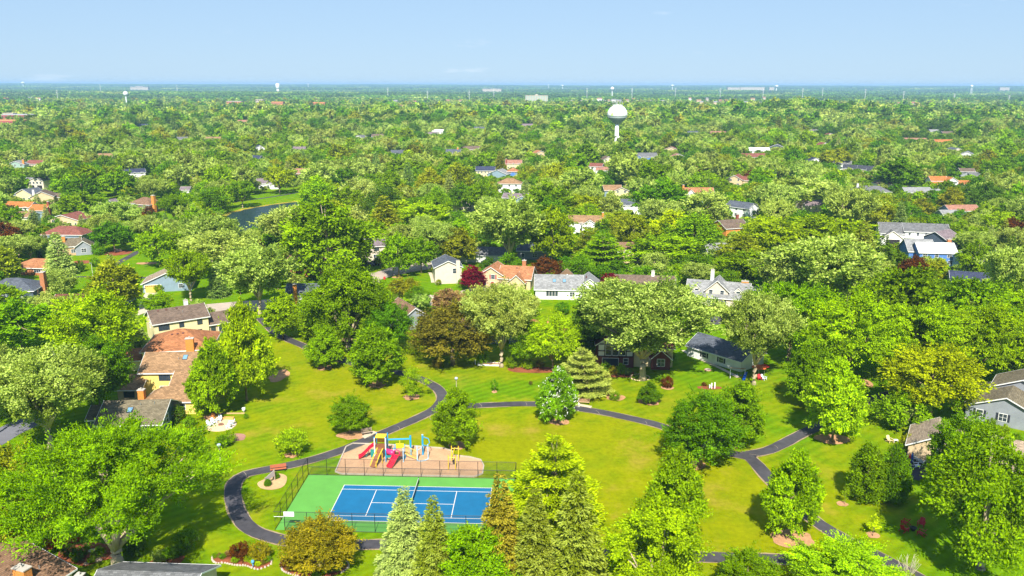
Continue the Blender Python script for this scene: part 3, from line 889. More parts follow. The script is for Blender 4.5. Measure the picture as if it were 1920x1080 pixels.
def house(label, phrase, px, py, anc, rz, blocks, wall, roof, chim=(), bits=(), auto='', name='house', cat='house', seed=1, protect=1.0):
    """blocks: (x, y, w, d, h, roof kind, rise, {options}, [features]); anc = local point seen at pixel (px, py)"""
    rng = random.Random(seed)
    p = at(px, py, anc[2]); gz = terrain(p.x, p.y)
    a = math.radians(rz); c, s = math.cos(a), math.sin(a)
    ox, oy = p.x - (anc[0] * c - anc[1] * s), p.y - (anc[0] * s + anc[1] * c)
    e = thing(name, label, cat, (ox, oy, gz), a)
    bks = []
    for b in blocks:
        bk = dict(x=b[0], y=b[1], w=b[2], d=b[3], h=b[4], roof=b[5], rise=b[6])
        if len(b) > 7 and b[7]: bk.update(b[7])
        bks.append(bk)
        block_mesh(e, bk, wall, roof)
        fts = list(b[8]) if len(b) > 8 else []
        if not fts and auto: fts = auto_windows(bk, rng, auto)
        for ft in fts: feature(e, bk, ft)
    for ch in chim: chimney(e, *ch)
    for (bi, kind, items) in bits: roof_bits(e, bks[bi], kind, items)
    X0 = min(b['x'] - b['w'] / 2 for b in bks); X1 = max(b['x'] + b['w'] / 2 for b in bks)
    Y0 = min(b['y'] for b in bks); Y1 = max(b['y'] + b['d'] for b in bks)
    cor = [(ox + x * c - y * s, oy + x * s + y * c) for x in (X0, X1) for y in (Y0, Y1)]
    hm = max(b['h'] + b['rise'] for b in bks)
    pr = [project(x, y, z) for x, y in cor for z in (gz + 1.2, gz + hm * .95)]
    bx = [min(q[0] for q in pr), min(q[1] for q in pr), max(q[0] for q in pr), max(q[1] for q in pr)]
    bx[3] = bx[1] + (bx[3] - bx[1]) * .8 * protect
    cx, cy = sum(q[0] for q in cor) / 4, sum(q[1] for q in cor) / 4
    HOUSES.append((cx, cy, math.hypot(X1 - X0, Y1 - Y0) / 2, phrase, bx if protect > 0 else None, math.hypot(cx, cy), cor))
    return e
# ------------------------------------------------------------------ the houses, nearest first
def W(f, u, z, w=1.1, h=1.25, o=None): return ('w', f, u, z, w, h) + ((o,) if o else ())

# left foreground
house('near house roof with brown shingles and orange brick chimney, cut by the bottom left corner', 'the bottom left shingled roof', 142, 1066, (9.4, 14.3, 3.0), -20,
      [(0, 0, 18, 14, 3.0, 'gy', 2.5)], 'cream', 'warm', chim=[(6.2, 9.6, 1.9, 1.1, 5.2, 'orange')],
      bits=[(0, 'vent', [(3.4, -.86), (2.4, -.8), (1.4, -.76), (.4, -.72), (-.8, -.6)]), (0, 'pipe', [(4.4, -.6), (4.8, -.3)])], protect=.5)
house('strip of dark grey roof at the bottom edge beside a small brick chimney', 'the dark grey roof strip', 280, 1072, (0, 5, 5.2), -3, [(0, 0, 12, 10, 3.0, 'gx', 2.2)], 'beige', 'grey', chim=[(-8.2, 4, .9, .9, 5.0, 'redbrick')], protect=.3)
# tan row of houses left of the park
house('cream two-storey house with grey-brown roof, white chimney and attached lower wing', 'the cream two-storey house', 288, 607, (-6.5, 0, 5.4), 35,
      [(0, 0, 13, 9, 5.4, 'gx', 2.3, {}, [W('f', -4.2, 3.4, 2.4, 1.5, 'dark'), W('f', 0, 3.5, 1, 1.4, 'dark'), W('f', 4.4, 3.5, 1.1, 1.4, 'dark'), W('f', 3.5, .8, 2.4, 1.3, 'dark'), W('f', -4, .9, 2.2, 1.2, 'dark'), W('f', 0, .9, 1.2, 1.2, 'dark'), W('l', 0, 3.4, 1, 1.2)]),
       (9.9, .6, 6.8, 7.6, 2.9, 'gx', 2.0, {'wall': 'sand'}, [('d', 'f', .3, 0, 2.2, 2.1, 'glass'), W('f', -2.2, 1, 1, 1.1, 'dark')])], 'cream', 'brown',
      chim=[(2.6, 5.2, .9, .9, 8.8, 'white'), (12.6, 1.6, .9, 1.1, 5.9, 'redbrick')], bits=[(0, 'vent', [(-4.5, .85), (-2.5, .85), (0, .85)]), (0, 'pipe', [(1, .5)])])
house('house with reddish-brown hipped roof and orange chimney, between the cream and tan houses', 'the hipped reddish-brown house', 266, 659, (-7.2, 0, 4.6), 10,
      [(0, 0, 14.4, 13, 4.6, 'hip', 3.0, {}, [W('f', 5.4, 2.6, 1.6, 1.2, 'dark'), W('f', -3, 2.6, 1.6, 1.2, 'dark')]), (-9.4, .5, 5, 7, 2.6, 'gx', 1.6, {'roofc': 'rust'})], 'cream', 'rust',
      chim=[(3.2, -.4, 1.7, 1.0, 7.2, 'orange')], bits=[(0, 'vent', [(-1.6, .72), (-.4, .74), (.8, .76)])])
house('yellow-walled house with large tan shingled roof, three skylights and orange chimney', 'the tan roof with skylights', 263, 697, (-7, 0, 5.4), 2,
      [(0, 0, 14, 9, 5.4, 'gx', 2.7, {}, [W('f', -2.2, 3.5, 2.2, 1.3, 'dark'), W('f', -2.6, .9, 1.4, 1.3)]),
       (3.6, -3.8, 6.9, 3.8, 3.55, 'shed', 1.9, {'o': .2}, []),
       (2.2, -9.6, 9.6, 5.75, 2.9, 'hip', 1.8, {}, [W('f', 2.4, 1.0, 1.0, 1.1)]),
       (-8.6, -2.6, 4.6, 8, 2.7, 'gx', 1.7, {'wall': 'sand'}, [W('f', 0, .9, 2.0, 1.3, 'dark')])], 'yellow', 'tan',
      chim=[(-3.6, -8.3, 1.2, 1.0, 4.6, 'orange'), (6.2, .9, 1.2, 1.0, 7.9, 'orange')],
      bits=[(0, 'sky', [(1.2, .7)]), (0, 'pipe', [(0, .6)]), (1, 'sky', [])], protect=1)
house('dark teal gabled house with grey-brown roof and white-framed end window', 'the teal gabled house', 300, 794, (5.6, 0, 2.8), 4,
      [(0, 0, 11.2, 10.5, 2.9, 'gx', 2.5, {}, [W('r', -1.6, 1.5, 1.2, 1.6), W('f', 2, .9, 1.6, 1.2), W('r', 2.4, 1.0, 1.0, 1.2)]), (-6.6, 3.6, 4, 6, 2.6, 'gx', 1.5)], 'teal', 'olive', bits=[(0, 'sky', [(-.6, .55)]), (0, 'pipe', [(1, .75), (3.4, .8)])])
# upper left neighbours
house('blue-grey gabled house with yellow garage door and blue chimney', 'the blue-grey house with yellow garage', 269, 549, (-7, 0, 0), 14,
      [(0, 0, 14, 10, 2.9, 'gy', 3.0, {}, [('g', 'f', -4.1, 0, 4.6, 2.3, 'yellow'), W('f', 4, 1, 1.2, 1.2)])], 'bluegrey', 'beige', chim=[(1.4, 4.5, 1.2, 1.0, 7.2, 'bluegrey')])
house('low house with dark red roofs and a pale garage, car on its driveway', 'the low dark-red-roofed house', 98, 567, (-4.4, 0, 2.6), 4,
      [(0, 0, 8.8, 7, 2.6, 'gx', 1.5, {}, [('g', 'f', .8, 0, 4.8, 2.1, 'tan')]), (9.2, 5.5, 9.0, 7, 2.9, 'gx', 1.6, {'wall': 'blue'}, [W('f', 1, 1.1, 2.0, 1.0)])], 'bluegrey', 'maroon', bits=[(0, 'pipe', [(2, .8)])])
house('slate-roofed dark blue house with tall brick chimney at the left edge', 'the slate-roofed blue house', 61, 544, (7, 0, 5.2), 9,
      [(0, 0, 14, 10.5, 5.2, 'hip', 2.6, {'wall': 'slate'}, [W('f', 3.2, 3.4, 1.6, 1.3), W('r', -2, 3.3, .9, 1.3), W('r', -2.4, .8, 1, 1.6), W('r', 2.4, .8, 1, 1.6), W('f', -1, 3.4, 1.6, 1.3), W('f', 2, .9, 2.4, 1.3)])], 'slate', 'slate', chim=[(7.7, 6.4, 1.2, 2.0, 9.0, 'brick')])
house('low ranch house with wide orange-brown hipped roof above the slate-roofed blue house', 'the orange-roofed ranch', 20, 500, (-7.2, 0, 2.7), -8,
      [(0, 0, 14.6, 10, 2.7, 'hip', 2.0, {}, [W('f', 2.5, 1, 2.4, 1.1), W('f', -3, 1, 1.6, 1.1)])], 'brick', 'terracotta', bits=[(0, 'vent', [(3, .7)])])
house('tan brick house with olive-brown roof, square chimney and side deck', 'the olive-brown roofed brick house', 147, 478, (3.5, 0, 0), 24,
      [(0, 0, 9, 8.5, 3.6, 'gx', 2.3, {'wall': 'tan'}, [W('f', 2, 1, 1.4, 1.3)]), (5.6, -1, 5.5, 7, 3.4, 'gy', 2.0, {'wall': 'grey'}, [W('f', 0, 1.1, 1.6, 1.4)])], 'tan', 'olive', chim=[(-1, 2.6, 1.1, .9, 6.9, 'orange')])
house('two-storey house with wide dark red hipped roof, blue and orange front', 'the wide dark red hipped roof', 76, 439, (-8.2, 0, 4.8), -2,
      [(0, 0, 16.6, 10, 4.8, 'hip', 2.5, {'wall': 'bluegrey'}, [W('f', -6.4, 3, 1.5, 1.3), W('f', -3.5, 3, 1.3, 1.3), W('f', 1, 3, 1.5, 1.3)])], 'bluegrey', 'red')
house('cream house with low wide gable and dull red roof', 'the cream house with dull red roof', 118, 427, (0, 0, 0), -10,
      [(0, 0, 16, 11, 3.7, 'gy', 2.1, {}, [W('f', -4.2, 2.3, 1.8, 1.0), W('f', 3.6, .9, 2.0, 1.5), W('f', 6.6, 1.4, .9, .9)])], 'sand', 'red')
house('white house with bright orange roof and brick chimney at the left', 'the bright orange-roofed white house', 44, 396, (0, 0, 2.8), -6,
      [(-3.5, 0, 13, 7.5, 4.9, 'gx', 2.0, {}, []), (-8, -2.6, 5, 3, 3.6, 'gy', 2.2), (8.4, -2, 8, 7, 3.8, 'gx', 2.2, {'wall': 'bluegrey'}, [W('f', -1, 2.2, 1.6, 1.2)])], 'white', 'orange', chim=[(12.6, 1, .9, 1, 7.5, 'redbrick')], auto='f')
house('tan-roofed house with blank sand-coloured gable wall', 'the blank sand gable house', 80, 383, (0, 0, 0), 20, [(0, 0, 11, 11, 4.2, 'gy', 2.6, {}, []), (7, 5, 6, 6, 3.0, 'gx', 1.6)], 'sand', 'brown', chim=[(-4.5, 5, 1, 1, 7.2, 'white')], bits=[])
house('pale yellow gabled house with grey roof above the bright orange roof', 'the pale yellow grey-roofed house', 46, 378, (0, 0, 0), -20, [(0, 0, 11, 9, 4.4, 'gy', 2.4), (-6.5, 2, 5, 6, 3, 'gx', 1.6)], 'cream', 'slate', auto='f')
house('small pale house with tan roof at the left edge', 'the small tan-roofed pale house', 38, 424, (0, 0, 0), -6, [(0, 0, 7.5, 9, 4.2, 'gx', 1.8, {'wall': 'pale'}, [])], 'pale', 'tan')
house('grey two-storey house on posts with white deck and carport', 'the grey house with white deck', 68, 354, (0, 0, 0), -8,
      [(0, 0, 10.5, 9, 5.0, 'gy', 1.8, {}, [W('f', -3.4, 3.0, 1.2, 1.3), W('f', -1.2, 3.0, 1.2, 1.3), W('f', 1.2, 3.0, 1.2, 1.3), W('f', 3.4, 3.0, 1.2, 1.3), ('g', 'f', -2.6, 0, 3.4, 2.2, 'open'), ('g', 'f', 2.6, 0, 3.4, 2.2, 'open')]), (-7, 3, 5, 6, 4.6, 'gx', 1.6)], 'beige', 'grey')
house('brown house with reddish hipped roof and tall orange chimney above the yard trees', 'the hip-roofed house with tall orange chimney', 281, 400, (6.4, 0, 0), -16,
      [(0, 0, 13, 11, 4.4, 'hip', 2.8, {}, [W('f', 3, 2.6, 1.2, 1.1), W('f', -2, 2.6, 1.2, 1.1)]), (-4.2, -4, 6, 5, 3.4, 'gx', 1.5, {'wall': 'bluegrey', 'roofc': 'lightgrey'}, [W('f', 1, 1.8, 1.4, 1)])], 'brown', 'warm', chim=[(7.2, 2.6, 1.5, 1.6, 8.6, 'orange')])
house('white house with navy roof glimpsed between dark trees at upper left', 'the navy-roofed white house', 254, 337, (0, 0, 0), 30, [(0, 0, 13, 9, 4.8, 'gx', 2.2), (-6, -5, 6, 6, 3, 'gy', 1.8)], 'white', 'blue', auto='f')
house('sky-blue house with orange chimney at the far left', 'the sky-blue house', 30, 321, (0, 0, 0), 10, [(0, 0, 12, 9, 4.8, 'gy', 2.6)], 'green', 'lightgrey', chim=[(5, 2, 1.3, 1, 8.2, 'orange')], auto='f')
house('house with dull red roof beside the sky-blue house', 'the dull red roof at far left', 62, 318, (0, 0, 0), -15, [(0, 0, 13, 9, 4.4, 'gx', 2.3), (-7, -2, 6, 7, 3, 'gy', 1.8, {'roofc': 'blue'})], 'beige', 'red', auto='f')
house('tiny violet-roofed shed among the left yards', 'the violet-roofed shed', 205, 386, (0, 0, 0), -20, [(0, 0, 4.2, 4, 2.4, 'gy', 1.0, {}, [W('f', 0, .9, .8, .8)])], 'bluegrey', 'mauve', name='shed', cat='shed')
house('white house with slate roof and orange chimney, behind the pond under the golden-orange tree', 'the slate-roofed house behind the pond', 503, 354, (0, 0, 0), 18, [(0, 0, 12, 9, 3.6, 'gx', 2.4), (4, -3, 5, 4, 2.8, 'gy', 1.8)], 'white', 'mauve', chim=[(5.8, -1, 1.2, 1, 6.8, 'orange')], auto='f')
house('house with salmon roof left of the pale silvery tree by the pond', 'the salmon-roofed house', 572, 334, (0, 0, 0), 8, [(0, 0, 17, 9, 3.6, 'gx', 2.6)], 'pink', 'pink', auto='f')
house('small white building with purple-grey roof left of the pond trees', 'the small white building by the pond', 347, 366, (0, 0, 0), 0, [(0, 0, 5, 5, 3.2, 'gx', 1.6)], 'pale', 'mauve', name='shed', cat='shed')
# centre, behind the park
house('tall beige two-storey house with dark grey roof and side chimney', 'the tall beige house', 841, 532, (0, 0, 0), 10,
      [(0, 0, 8.6, 10, 5.6, 'gy', 2.0, {}, [W('f', 2.0, 3.4, 1.1, 1.6)])], 'beige', 'slate', chim=[(3.1, -.4, 1.2, .8, 7.6, 'beige', False)], bits=[])
house('yellow house with orange-brown roofs and red shutters beside the crimson maple', 'the orange-roofed yellow house', 921, 540, (0, 0, 0), -12,
      [(0, 0, 7, 9, 4.6, 'gy', 2.2, {}, [W('f', .6, 3, 1.2, 1.3, 'sr'), W('f', -2.2, .9, 1.1, 1.2), ('d', 'f', 0.4, 0, 1, 2.1, 'red')]), (7.6, 0, 10, 9, 3.6, 'gx', 3.0, {}, [W('f', 3, 1.3, 1.6, 1.2)]), (8.6, -2.4, 5, 4, 3.0, 'gy', 2.2)], 'sand', 'terracotta', chim=[(9.4, 6.4, 1.2, .9, 8.0, 'brick')], bits=[(1, 'vent', [(0, .8)])])
house('white house with pale grey roof, two skylights and a hipped right wing', 'the white house with pale grey roof', 1004, 561, (-7, 0, 0), -3,
      [(0, 0, 14, 9.5, 3.3, 'gx', 3.3, {}, [W('f', -3.4, 1.2, .6, 1.3, 'dark'), W('f', -2.5, 1.2, .6, 1.3, 'dark'), W('f', -1.6, 1.2, .6, 1.3, 'dark'), W('f', -.7, 1.2, .6, 1.3, 'dark'), W('f', 4, 1, 1.4, 1.3)]), (9.2, 1, 8, 9, 3.3, 'gy', 3.0, {}, [W('f', 0, 1, 1.4, 1.2)]), (2.5, 7, 7, 7, 3.2, 'gy', 3.2, {'roofc': 'tan', 'wall': 'tan'})], 'white', 'lightgrey',
      bits=[(0, 'sky', [(-1.4, .55), (1.6, .55)]), (1, 'vent', [(-1, .8), (0, .8), (1, .8)])])
house('house with very long plain brown roof and white chimney', 'the long brown roof', 1148, 541, (-9.3, 0, 2.8), -7,
      [(0, 0, 18.6, 10, 2.9, 'gx', 3.2, {}, [W('f', -1, 1, 2.6, 1.2), W('f', 5, 1, 1.4, 1.2)]), (-1.2, -.8, 4.2, 4, 3.4, 'shed', 1.0, {'o': .25}, [W('f', 0, 1.6, 3.0, 1.3)])], 'beige', 'brown', chim=[(2.9, 5, .9, .9, 7.4, 'white')])
house('large grey house with cross gable, two white dormers and white chimney', 'the grey house with dormers', 1288, 553, (-8.6, 0, 2.8), -18,
      [(0, 0, 17.5, 10, 2.9, 'gx', 3.6, {}, [W('f', -5, .9, 1.4, 1.3), W('f', -2, .9, 1.2, 1.3), W('f', 2, .9, 1.4, 1.3), ('d', 'f', 0, 0, 1.0, 2.1, 'brown')]),
       (-.2, .9, 6.4, 7, 4.7, 'gy', 2.9, {}, [W('f', -1.7, 3.3, 1.0, 1.4), W('f', 1.5, 3.3, 1.0, 1.4)]),
       (-6.0, 1.5, 2.0, 3, 4.7, 'gy', 1.0, {'o': .2}, [W('f', 0, 3.5, 1.1, 1.1)]), (5.8, 1.5, 2.0, 3, 4.7, 'gy', 1.0, {'o': .2}, [W('f', 0, 3.5, 1.1, 1.1)]),
       (10.6, 1.4, 4, 8, 2.8, 'gx', 2.8)], 'beige', 'lightgrey', chim=[(-2.2, 8.2, 1.0, 1.0, 9.0, 'white'), (7.4, 5.4, 2.0, 1.0, 6.9, 'orange')], bits=[(0, 'pipe', [(3.6, .8)])])
house('long white house with dark roof set diagonally, dark shuttered windows along its walk', 'the diagonal white house', 1338, 662, (0, 0, 2.6), -50,
      [(0, 0, 15, 9, 2.7, 'gx', 2.2, {}, [W('f', -2.6, .9, 1.2, 1.1, 'sd'), W('f', 2.2, .9, 1.2, 1.1, 'sd'), ('d', 'f', 0, 0, .9, 2.1, 'white')])], 'white', 'slate')
# the half-timbered house
e = house('half-timbered house with dark brick base, white panels and tall windows behind the biggest tree', 'the half-timbered house', 1153, 689, (0, 0, 0), -3,
      [(0, 0, 8.4, 10, 5.6, 'gy', 2.9, {'wall': 'darkbrick'}, [('d', 'f', -1.1, .1, 3.6, 2.2, 'glass'), W('f', 2.4, .8, 1.0, 1.4)]),
       (8.6, .8, 9, 9, 4.8, 'gx', 2.6, {'wall': 'cream'}, [W('f', -2, 3, 1.3, 1.3)]), (10.2, -1.0, 4.2, 4, 2.9, 'gy', 1.8, {'wall': 'darkbrick'}, [W('f', 0, .9, 1.6, 1.6)])], 'darkbrick', 'maroon')
for x0, x1, z0, z1 in ((-4.0, 4.0, 2.75, 5.65),):
    m = MB(); m.box(x0, x1, -.06, -.004, z0, z1); m.build('panel', mat('white_panel', (.75, .73, .68), .8, .1, 2), e)
m = MB(); m.add([(-3.9, -.05, 5.7), (3.9, -.05, 5.7), (0, -.05, 8.3)], [(0, 1, 2)]); m.add([(-3.9, -.004, 5.7), (3.9, -.004, 5.7), (0, -.004, 8.3)], [(0, 2, 1)]); m.build('gable_panel', MATS['white_panel'], e)
for x in (-4.0, -2.4, -.8, .8, 2.4, 4.0):
    m = MB(); m.box(x - .13, x + .13, -.13, -.062, 2.7, 5.7 + max(0, 2.5 * (1 - abs(x) / 4.0)) * .95); m.build('timber', mat('dark_timber', (.05, .025, .02), .8), e)
for z in (2.7, 4.0, 5.6):
    m = MB(); m.box(-4.15, 4.15, -.15, -.135, z - .13, z + .13); m.build('timber', MATS['dark_timber'], e)
for x in (-1.6, 0, 1.6):
    fr, gl = window_meshes(1.25, 2.3, 1, M_TRIM)
    o = inst(fr, 'window', e, (x, -.09, 3.0), (0, 0, 0)); inst(gl, 'pane', o)
house('charcoal gabled house with brown roof and small white window beside a green shrub', 'the charcoal gabled house', 779, 617, (0, 0, 0), 28,
      [(0, 0, 8, 12, 3.0, 'gy', 2.8, {}, [W('f', -2.2, .9, 1.2, 1.2)]), (-7.5, 5, 9, 8, 2.7, 'gx', 2.2)], 'grey', 'warm', bits=[(0, 'vent', [(0, .7)])])
house('dark shaded house with white bay window and picket fence under the bare-branched tree', 'the dark house with white bay window', 648, 628, (0, 0, 0), -4,
      [(0, 0, 14, 9, 3.0, 'gx', 2.4, {'trim': 0}, [W('f', -2.6, .8, 3.2, 1.7), W('f', 3.5, .9, 1.4, 1.3)])], 'charcoal', 'brown', protect=.5)
house('small white house with orange chimney left of the bare-branched tree', 'the white house with orange chimney', 566, 574, (0, 0, 0), 4, [(0, 0, 8.5, 8, 3.4, 'gx', 2.4, {'wall': 'white'}, [W('f', 2, 1, 1.6, 1.3), W('f', -1.6, 1, 1, 1.3)])], 'white', 'slate', chim=[(-1.6, -.4, 1.0, .8, 6.6, 'orange')])
house('brick house with red-brown roof behind the towering yellow-green tree', 'the brick house by the cul-de-sac', 573, 514, (2, 0, 0), -24, [(0, 0, 14, 9, 3.0, 'gx', 2.6), (7, -3, 6, 8, 3.0, 'gy', 2.2)], 'brick', 'warm', auto='f')
house('narrow beige two-storey house end beside the towering yellow-green tree', 'the narrow beige house end', 707, 488, (0, 0, 0), 18, [(0, 0, 6.5, 9, 5.4, 'gx', 2.0, {}, [W('f', 0, 3.6, 1.6, 1.1, 'dark'), W('f', 0, 1.0, 2.4, 1.2)]), (-6, 2, 6, 7, 3, 'gx', 2, {'roofc': 'grey'})], 'beige', 'mauve')
house('pale long low house behind the beige and orange houses', 'the pale long low house', 905, 492, (0, 0, 0), -4, [(0, 0, 17, 8, 2.8, 'gx', 2.2, {}, [W('f', 2, .9, 1.2, 1.1), W('f', -5, .9, 1.2, 1.1)])], 'pale', 'grey', protect=.9)
house('grey house glimpsed behind the dark purple tree', 'the grey house behind the purple tree', 1003, 487, (0, 0, 0), -8, [(0, 0, 13, 9, 3.4, 'gx', 2.4)], 'grey', 'slate', auto='f', protect=.4)
house('white-trimmed house hidden behind the layered bright conifer', 'the hidden white-trimmed house', 1185, 494, (0, 0, 0), 4, [(0, 0, 16, 9, 4.6, 'gx', 2.4)], 'sand', 'warm', auto='f', protect=0)
house('blue-grey house deep behind the copper-brown tree', 'the blue-grey house behind the copper tree', 902, 646, (0, 0, 0), 12, [(0, 0, 12, 9, 4.8, 'gx', 2.2), (9, 2, 8, 8, 3, 'gx', 2.2, {'roofc': 'maroon'})], 'bluegrey', 'warm', auto='f', protect=0)
house('pale blue house with red-brown roof behind the leaning yellow-green tree', 'the pale blue house behind the leaning tree', 1003, 652, (0, 0, 0), -24, [(0, 0, 14, 10, 3.0, 'gx', 2.6, {'wall': 'bluegrey'})], 'bluegrey', 'rust', auto='f', protect=0)
# middle distance, centre
house('white house with tan roof and small front gable below the golden tree', 'the tan-roofed white house', 1099, 438, (0, 0, 0), -6, [(0, 0, 15, 9, 4.9, 'gx', 2.4), (1.5, -2, 6.5, 4, 4.4, 'gy', 2.0)], 'white', 'tan', chim=[(7, 4, .8, .8, 8.6, 'orange')], auto='f')
house('cream two-storey gabled house with light brown roof', 'the cream gabled house', 1157, 373, (0, 0, 0), 6, [(-2, 1, 10, 9, 4.9, 'gx', 2.4, {'wall': 'bluegrey'}), (2, -1.5, 8, 6, 4.9, 'gy', 1.7, {'wall': 'cream'})], 'cream', 'tan', auto='f')
house('white house with dark slate roof in front of the cream gabled house', 'the dark-roofed white house', 1184, 402, (0, 0, 0), -4, [(0, 0, 11.5, 9, 4.8, 'gx', 2.3)], 'white', 'slate', auto='f')
house('white two-storey house with navy roof, upper row of small windows', 'the navy-roofed white house in the centre', 910, 335, (0, 0, 0), 0, [(0, 0, 12.5, 9, 5.6, 'gx', 2.4, {}, [W('f', u, 3.7, .9, 1.1) for u in (-4.8, -2.4, 0, 2.4, 4.8)] + [W('f', -3, .8, 1.2, 1.5), W('f', 3, .8, 1.2, 1.5), ('d', 'f', 0, 0, 1.2, 2.3, 'brown')])], 'cream', 'blue')
house('blue-grey gabled house beside the navy-roofed white house', 'the blue-grey gabled house', 932, 336, (0, 0, 0), -20, [(0, 0, 14, 10, 3.6, 'gy', 2.8)], 'bluegrey', 'lightgrey')
house('blue house with orange hipped roof', 'the orange-hipped blue house', 956, 335, (0, 0, 0), -4, [(2, 0, 8, 8, 5, 'hip', 2.2), (-4, -2, 6, 8, 3, 'hip', 1.8)], 'vivid', 'terracotta', auto='f')
house('white two-storey house with brown hipped roof', 'the brown-hipped white house', 955, 361, (0, 0, 0), -3, [(0, 0, 14, 10, 5.4, 'hip', 2.6, {}, [W('f', -4.5, 3.6, 1.2, 1.2), W('f', 0, 3.6, 1.2, 1.2), W('f', 4, 3.6, 1.2, 1.2), W('f', 3, .8, 2, 1.3), ('d', 'f', -1, 0, 1.2, 2.2, 'red')])], 'white', 'tan')
house('low blue-grey house with mauve roof below the white hipped house', 'the low mauve-roofed house', 964, 382, (0, 0, 0), -14, [(0, 0, 13, 9, 3.2, 'gx', 2.0), (5, -3, 6, 7, 3.2, 'gy', 1.6)], 'bluegrey', 'mauve', auto='f')
house('cream house with salmon roof and brick chimney above the centre', 'the salmon-roofed cream house', 963, 318, (0, 0, 0), 0, [(0, 0, 12, 8, 4.6, 'gx', 2.4)], 'cream', 'pink', chim=[(-5.6, 0, 1, .8, 8, 'redbrick')], auto='f')
house('mauve roof with plain gable between round trees left of the centre houses', 'the plain mauve gable', 872, 398, (0, 0, 0), 26, [(0, 0, 10, 9, 4.2, 'gy', 2.4)], 'beige', 'mauve', auto='f')
house('house with bright red upper roof and salmon lower roof', 'the red and salmon roofs', 1122, 327, (0, 0, 0), -18, [(-3, 3, 9, 8, 5.4, 'gx', 2, {'roofc': 'red'}), (3, 0, 10, 8, 3.2, 'gx', 2, {'roofc': 'pink'})], 'white', 'red', auto='f')
house('grey-roofed house with vivid blue gable end', 'the vivid blue gable', 1214, 305, (0, 0, 0), 8, [(0, 0, 17, 10, 4.8, 'gx', 3.0, {'wall': 'vivid'}), (-8, -2, 5, 8, 4, 'gy', 2.4, {'wall': 'vivid'})], 'vivid', 'grey', auto='f')
house('beige gabled house beside the silver tree, small dark tree in front', 'the beige gable by the silver tree', 1141, 311, (0, 0, 0), 10, [(0, 0, 9, 9, 4.8, 'gy', 2.6)], 'beige', 'brown', auto='f')
# middle distance, right
house('white gabled house with orange roof, chimney and dormer', 'the orange-roofed white gabled house', 1312, 381, (0, 0, 0), 0, [(0, 2, 16, 9, 4.6, 'gx', 3.2, {'wall': 'bluegrey'}), (-5, 0, 7, 4, 4.2, 'gy', 3.2, {'wall': 'white'}, [W('f', 0, 4.2, .9, 1.1), ('g', 'f', 0, 0, 3.2, 2.2, 'open')]), (3.6, 1, 4.5, 5, 6.0, 'shed', 1.0, {'wall': 'green'}, [W('f', 0, 4.7, 2.4, .9)])], 'white', 'terracotta', chim=[(-8.6, 4, 1, 1, 9.4, 'orange')])
house('pale orange gabled house with salmon roof left of the road', 'the pale orange gabled house', 1376, 350, (0, 0, 0), -28, [(0, 0, 10, 10, 4.6, 'gy', 2.6), (5, 3, 6, 7, 4.2, 'gx', 2.0)], 'sand', 'red', auto='f')
house('white house end with dark roof between tall trees', 'the white house end', 1380, 408, (0, 0, 0), -50, [(0, 0, 13, 9, 5.2, 'gx', 2.2)], 'white', 'slate', auto='f')
house('orange-brick house with grey-brown roof and brick chimney', 'the orange-brick house', 1382, 447, (0, 0, 0), 22, [(0, 0, 11.5, 11, 4.6, 'gx', 2.6, {}, [W('f', 1, 1, 1.1, 1.5, 'dark'), W('f', 3.4, 1, 1.1, 1.5, 'dark')])], 'orange', 'brown', chim=[(5.0, 7.4, 1.0, 1.0, 8.8, 'redbrick')])
house('plain light grey roof half hidden by dense trees right of centre', 'the plain light grey roof', 1352, 494, (0, 0, 0), 4, [(0, 0, 9, 12, 3.6, 'gx', 2.8)], 'bluegrey', 'lightgrey', auto='f', protect=.6)
house('two joined houses with dark roofs and yellow gable ends', 'the dark-roofed yellow gables', 1606, 330, (0, 0, 0), -28, [(-4, 3, 12, 9, 4.8, 'gx', 2.4, {'wall': 'cream'}), (5, 0, 10, 9, 4.8, 'gx', 2.4, {'wall': 'sand'}), (10, -3, 7, 7, 3.6, 'gx', 2.0)], 'sand', 'dark', auto='fr')
house('white-walled house with grey roof, left of the dark-roofed yellow gables', 'the white house left of the yellow gables', 1578, 319, (0, 0, 0), -25, [(0, 0, 12, 9, 4.6, 'gx', 2.2)], 'white', 'grey', auto='f')
house('house with wide grey hipped roof and small orange-brick end', 'the wide grey hipped roof', 1636, 370, (0, 0, 0), -10, [(0, 0, 20, 11, 3.4, 'hip', 2.6, {}, [W('f', 7, 1, 1.6, 1.5)])], 'orange', 'grey', chim=[(-7, 8, 1, 1, 6.8, 'white')])
house('low white house with long blue-grey roof', 'the low blue-grey long roof', 1722, 371, (0, 0, 0), 0, [(0, 0, 15, 9, 3.2, 'gx', 2.4), (11, 0, 7, 8, 2.8, 'gx', 1.8)], 'white', 'lightgrey', auto='f')
house('house with vivid orange roofs and white front gable at upper right', 'the vivid orange roofs', 1778, 356, (0, 0, 0), -2, [(-4, 4, 10, 8, 5.2, 'gx', 2.4), (3, 2, 7, 8, 5.2, 'gy', 2.2, {'wall': 'white'}), (-7, -3, 10, 6, 3.0, 'gx', 2.0), (11, 3, 10, 8, 3.2, 'gx', 2.0)], 'white', 'orange', auto='f')
house('house with stacked dark brown and grey roofs at far right', 'the stacked brown and grey roofs', 1826, 338, (0, 0, 0), -8, [(-3, 4, 9, 8, 5.6, 'gx', 1.8, {'roofc': 'brown'}), (3, 0, 11, 8, 3.2, 'gx', 2.0)], 'grey', 'grey', auto='f')
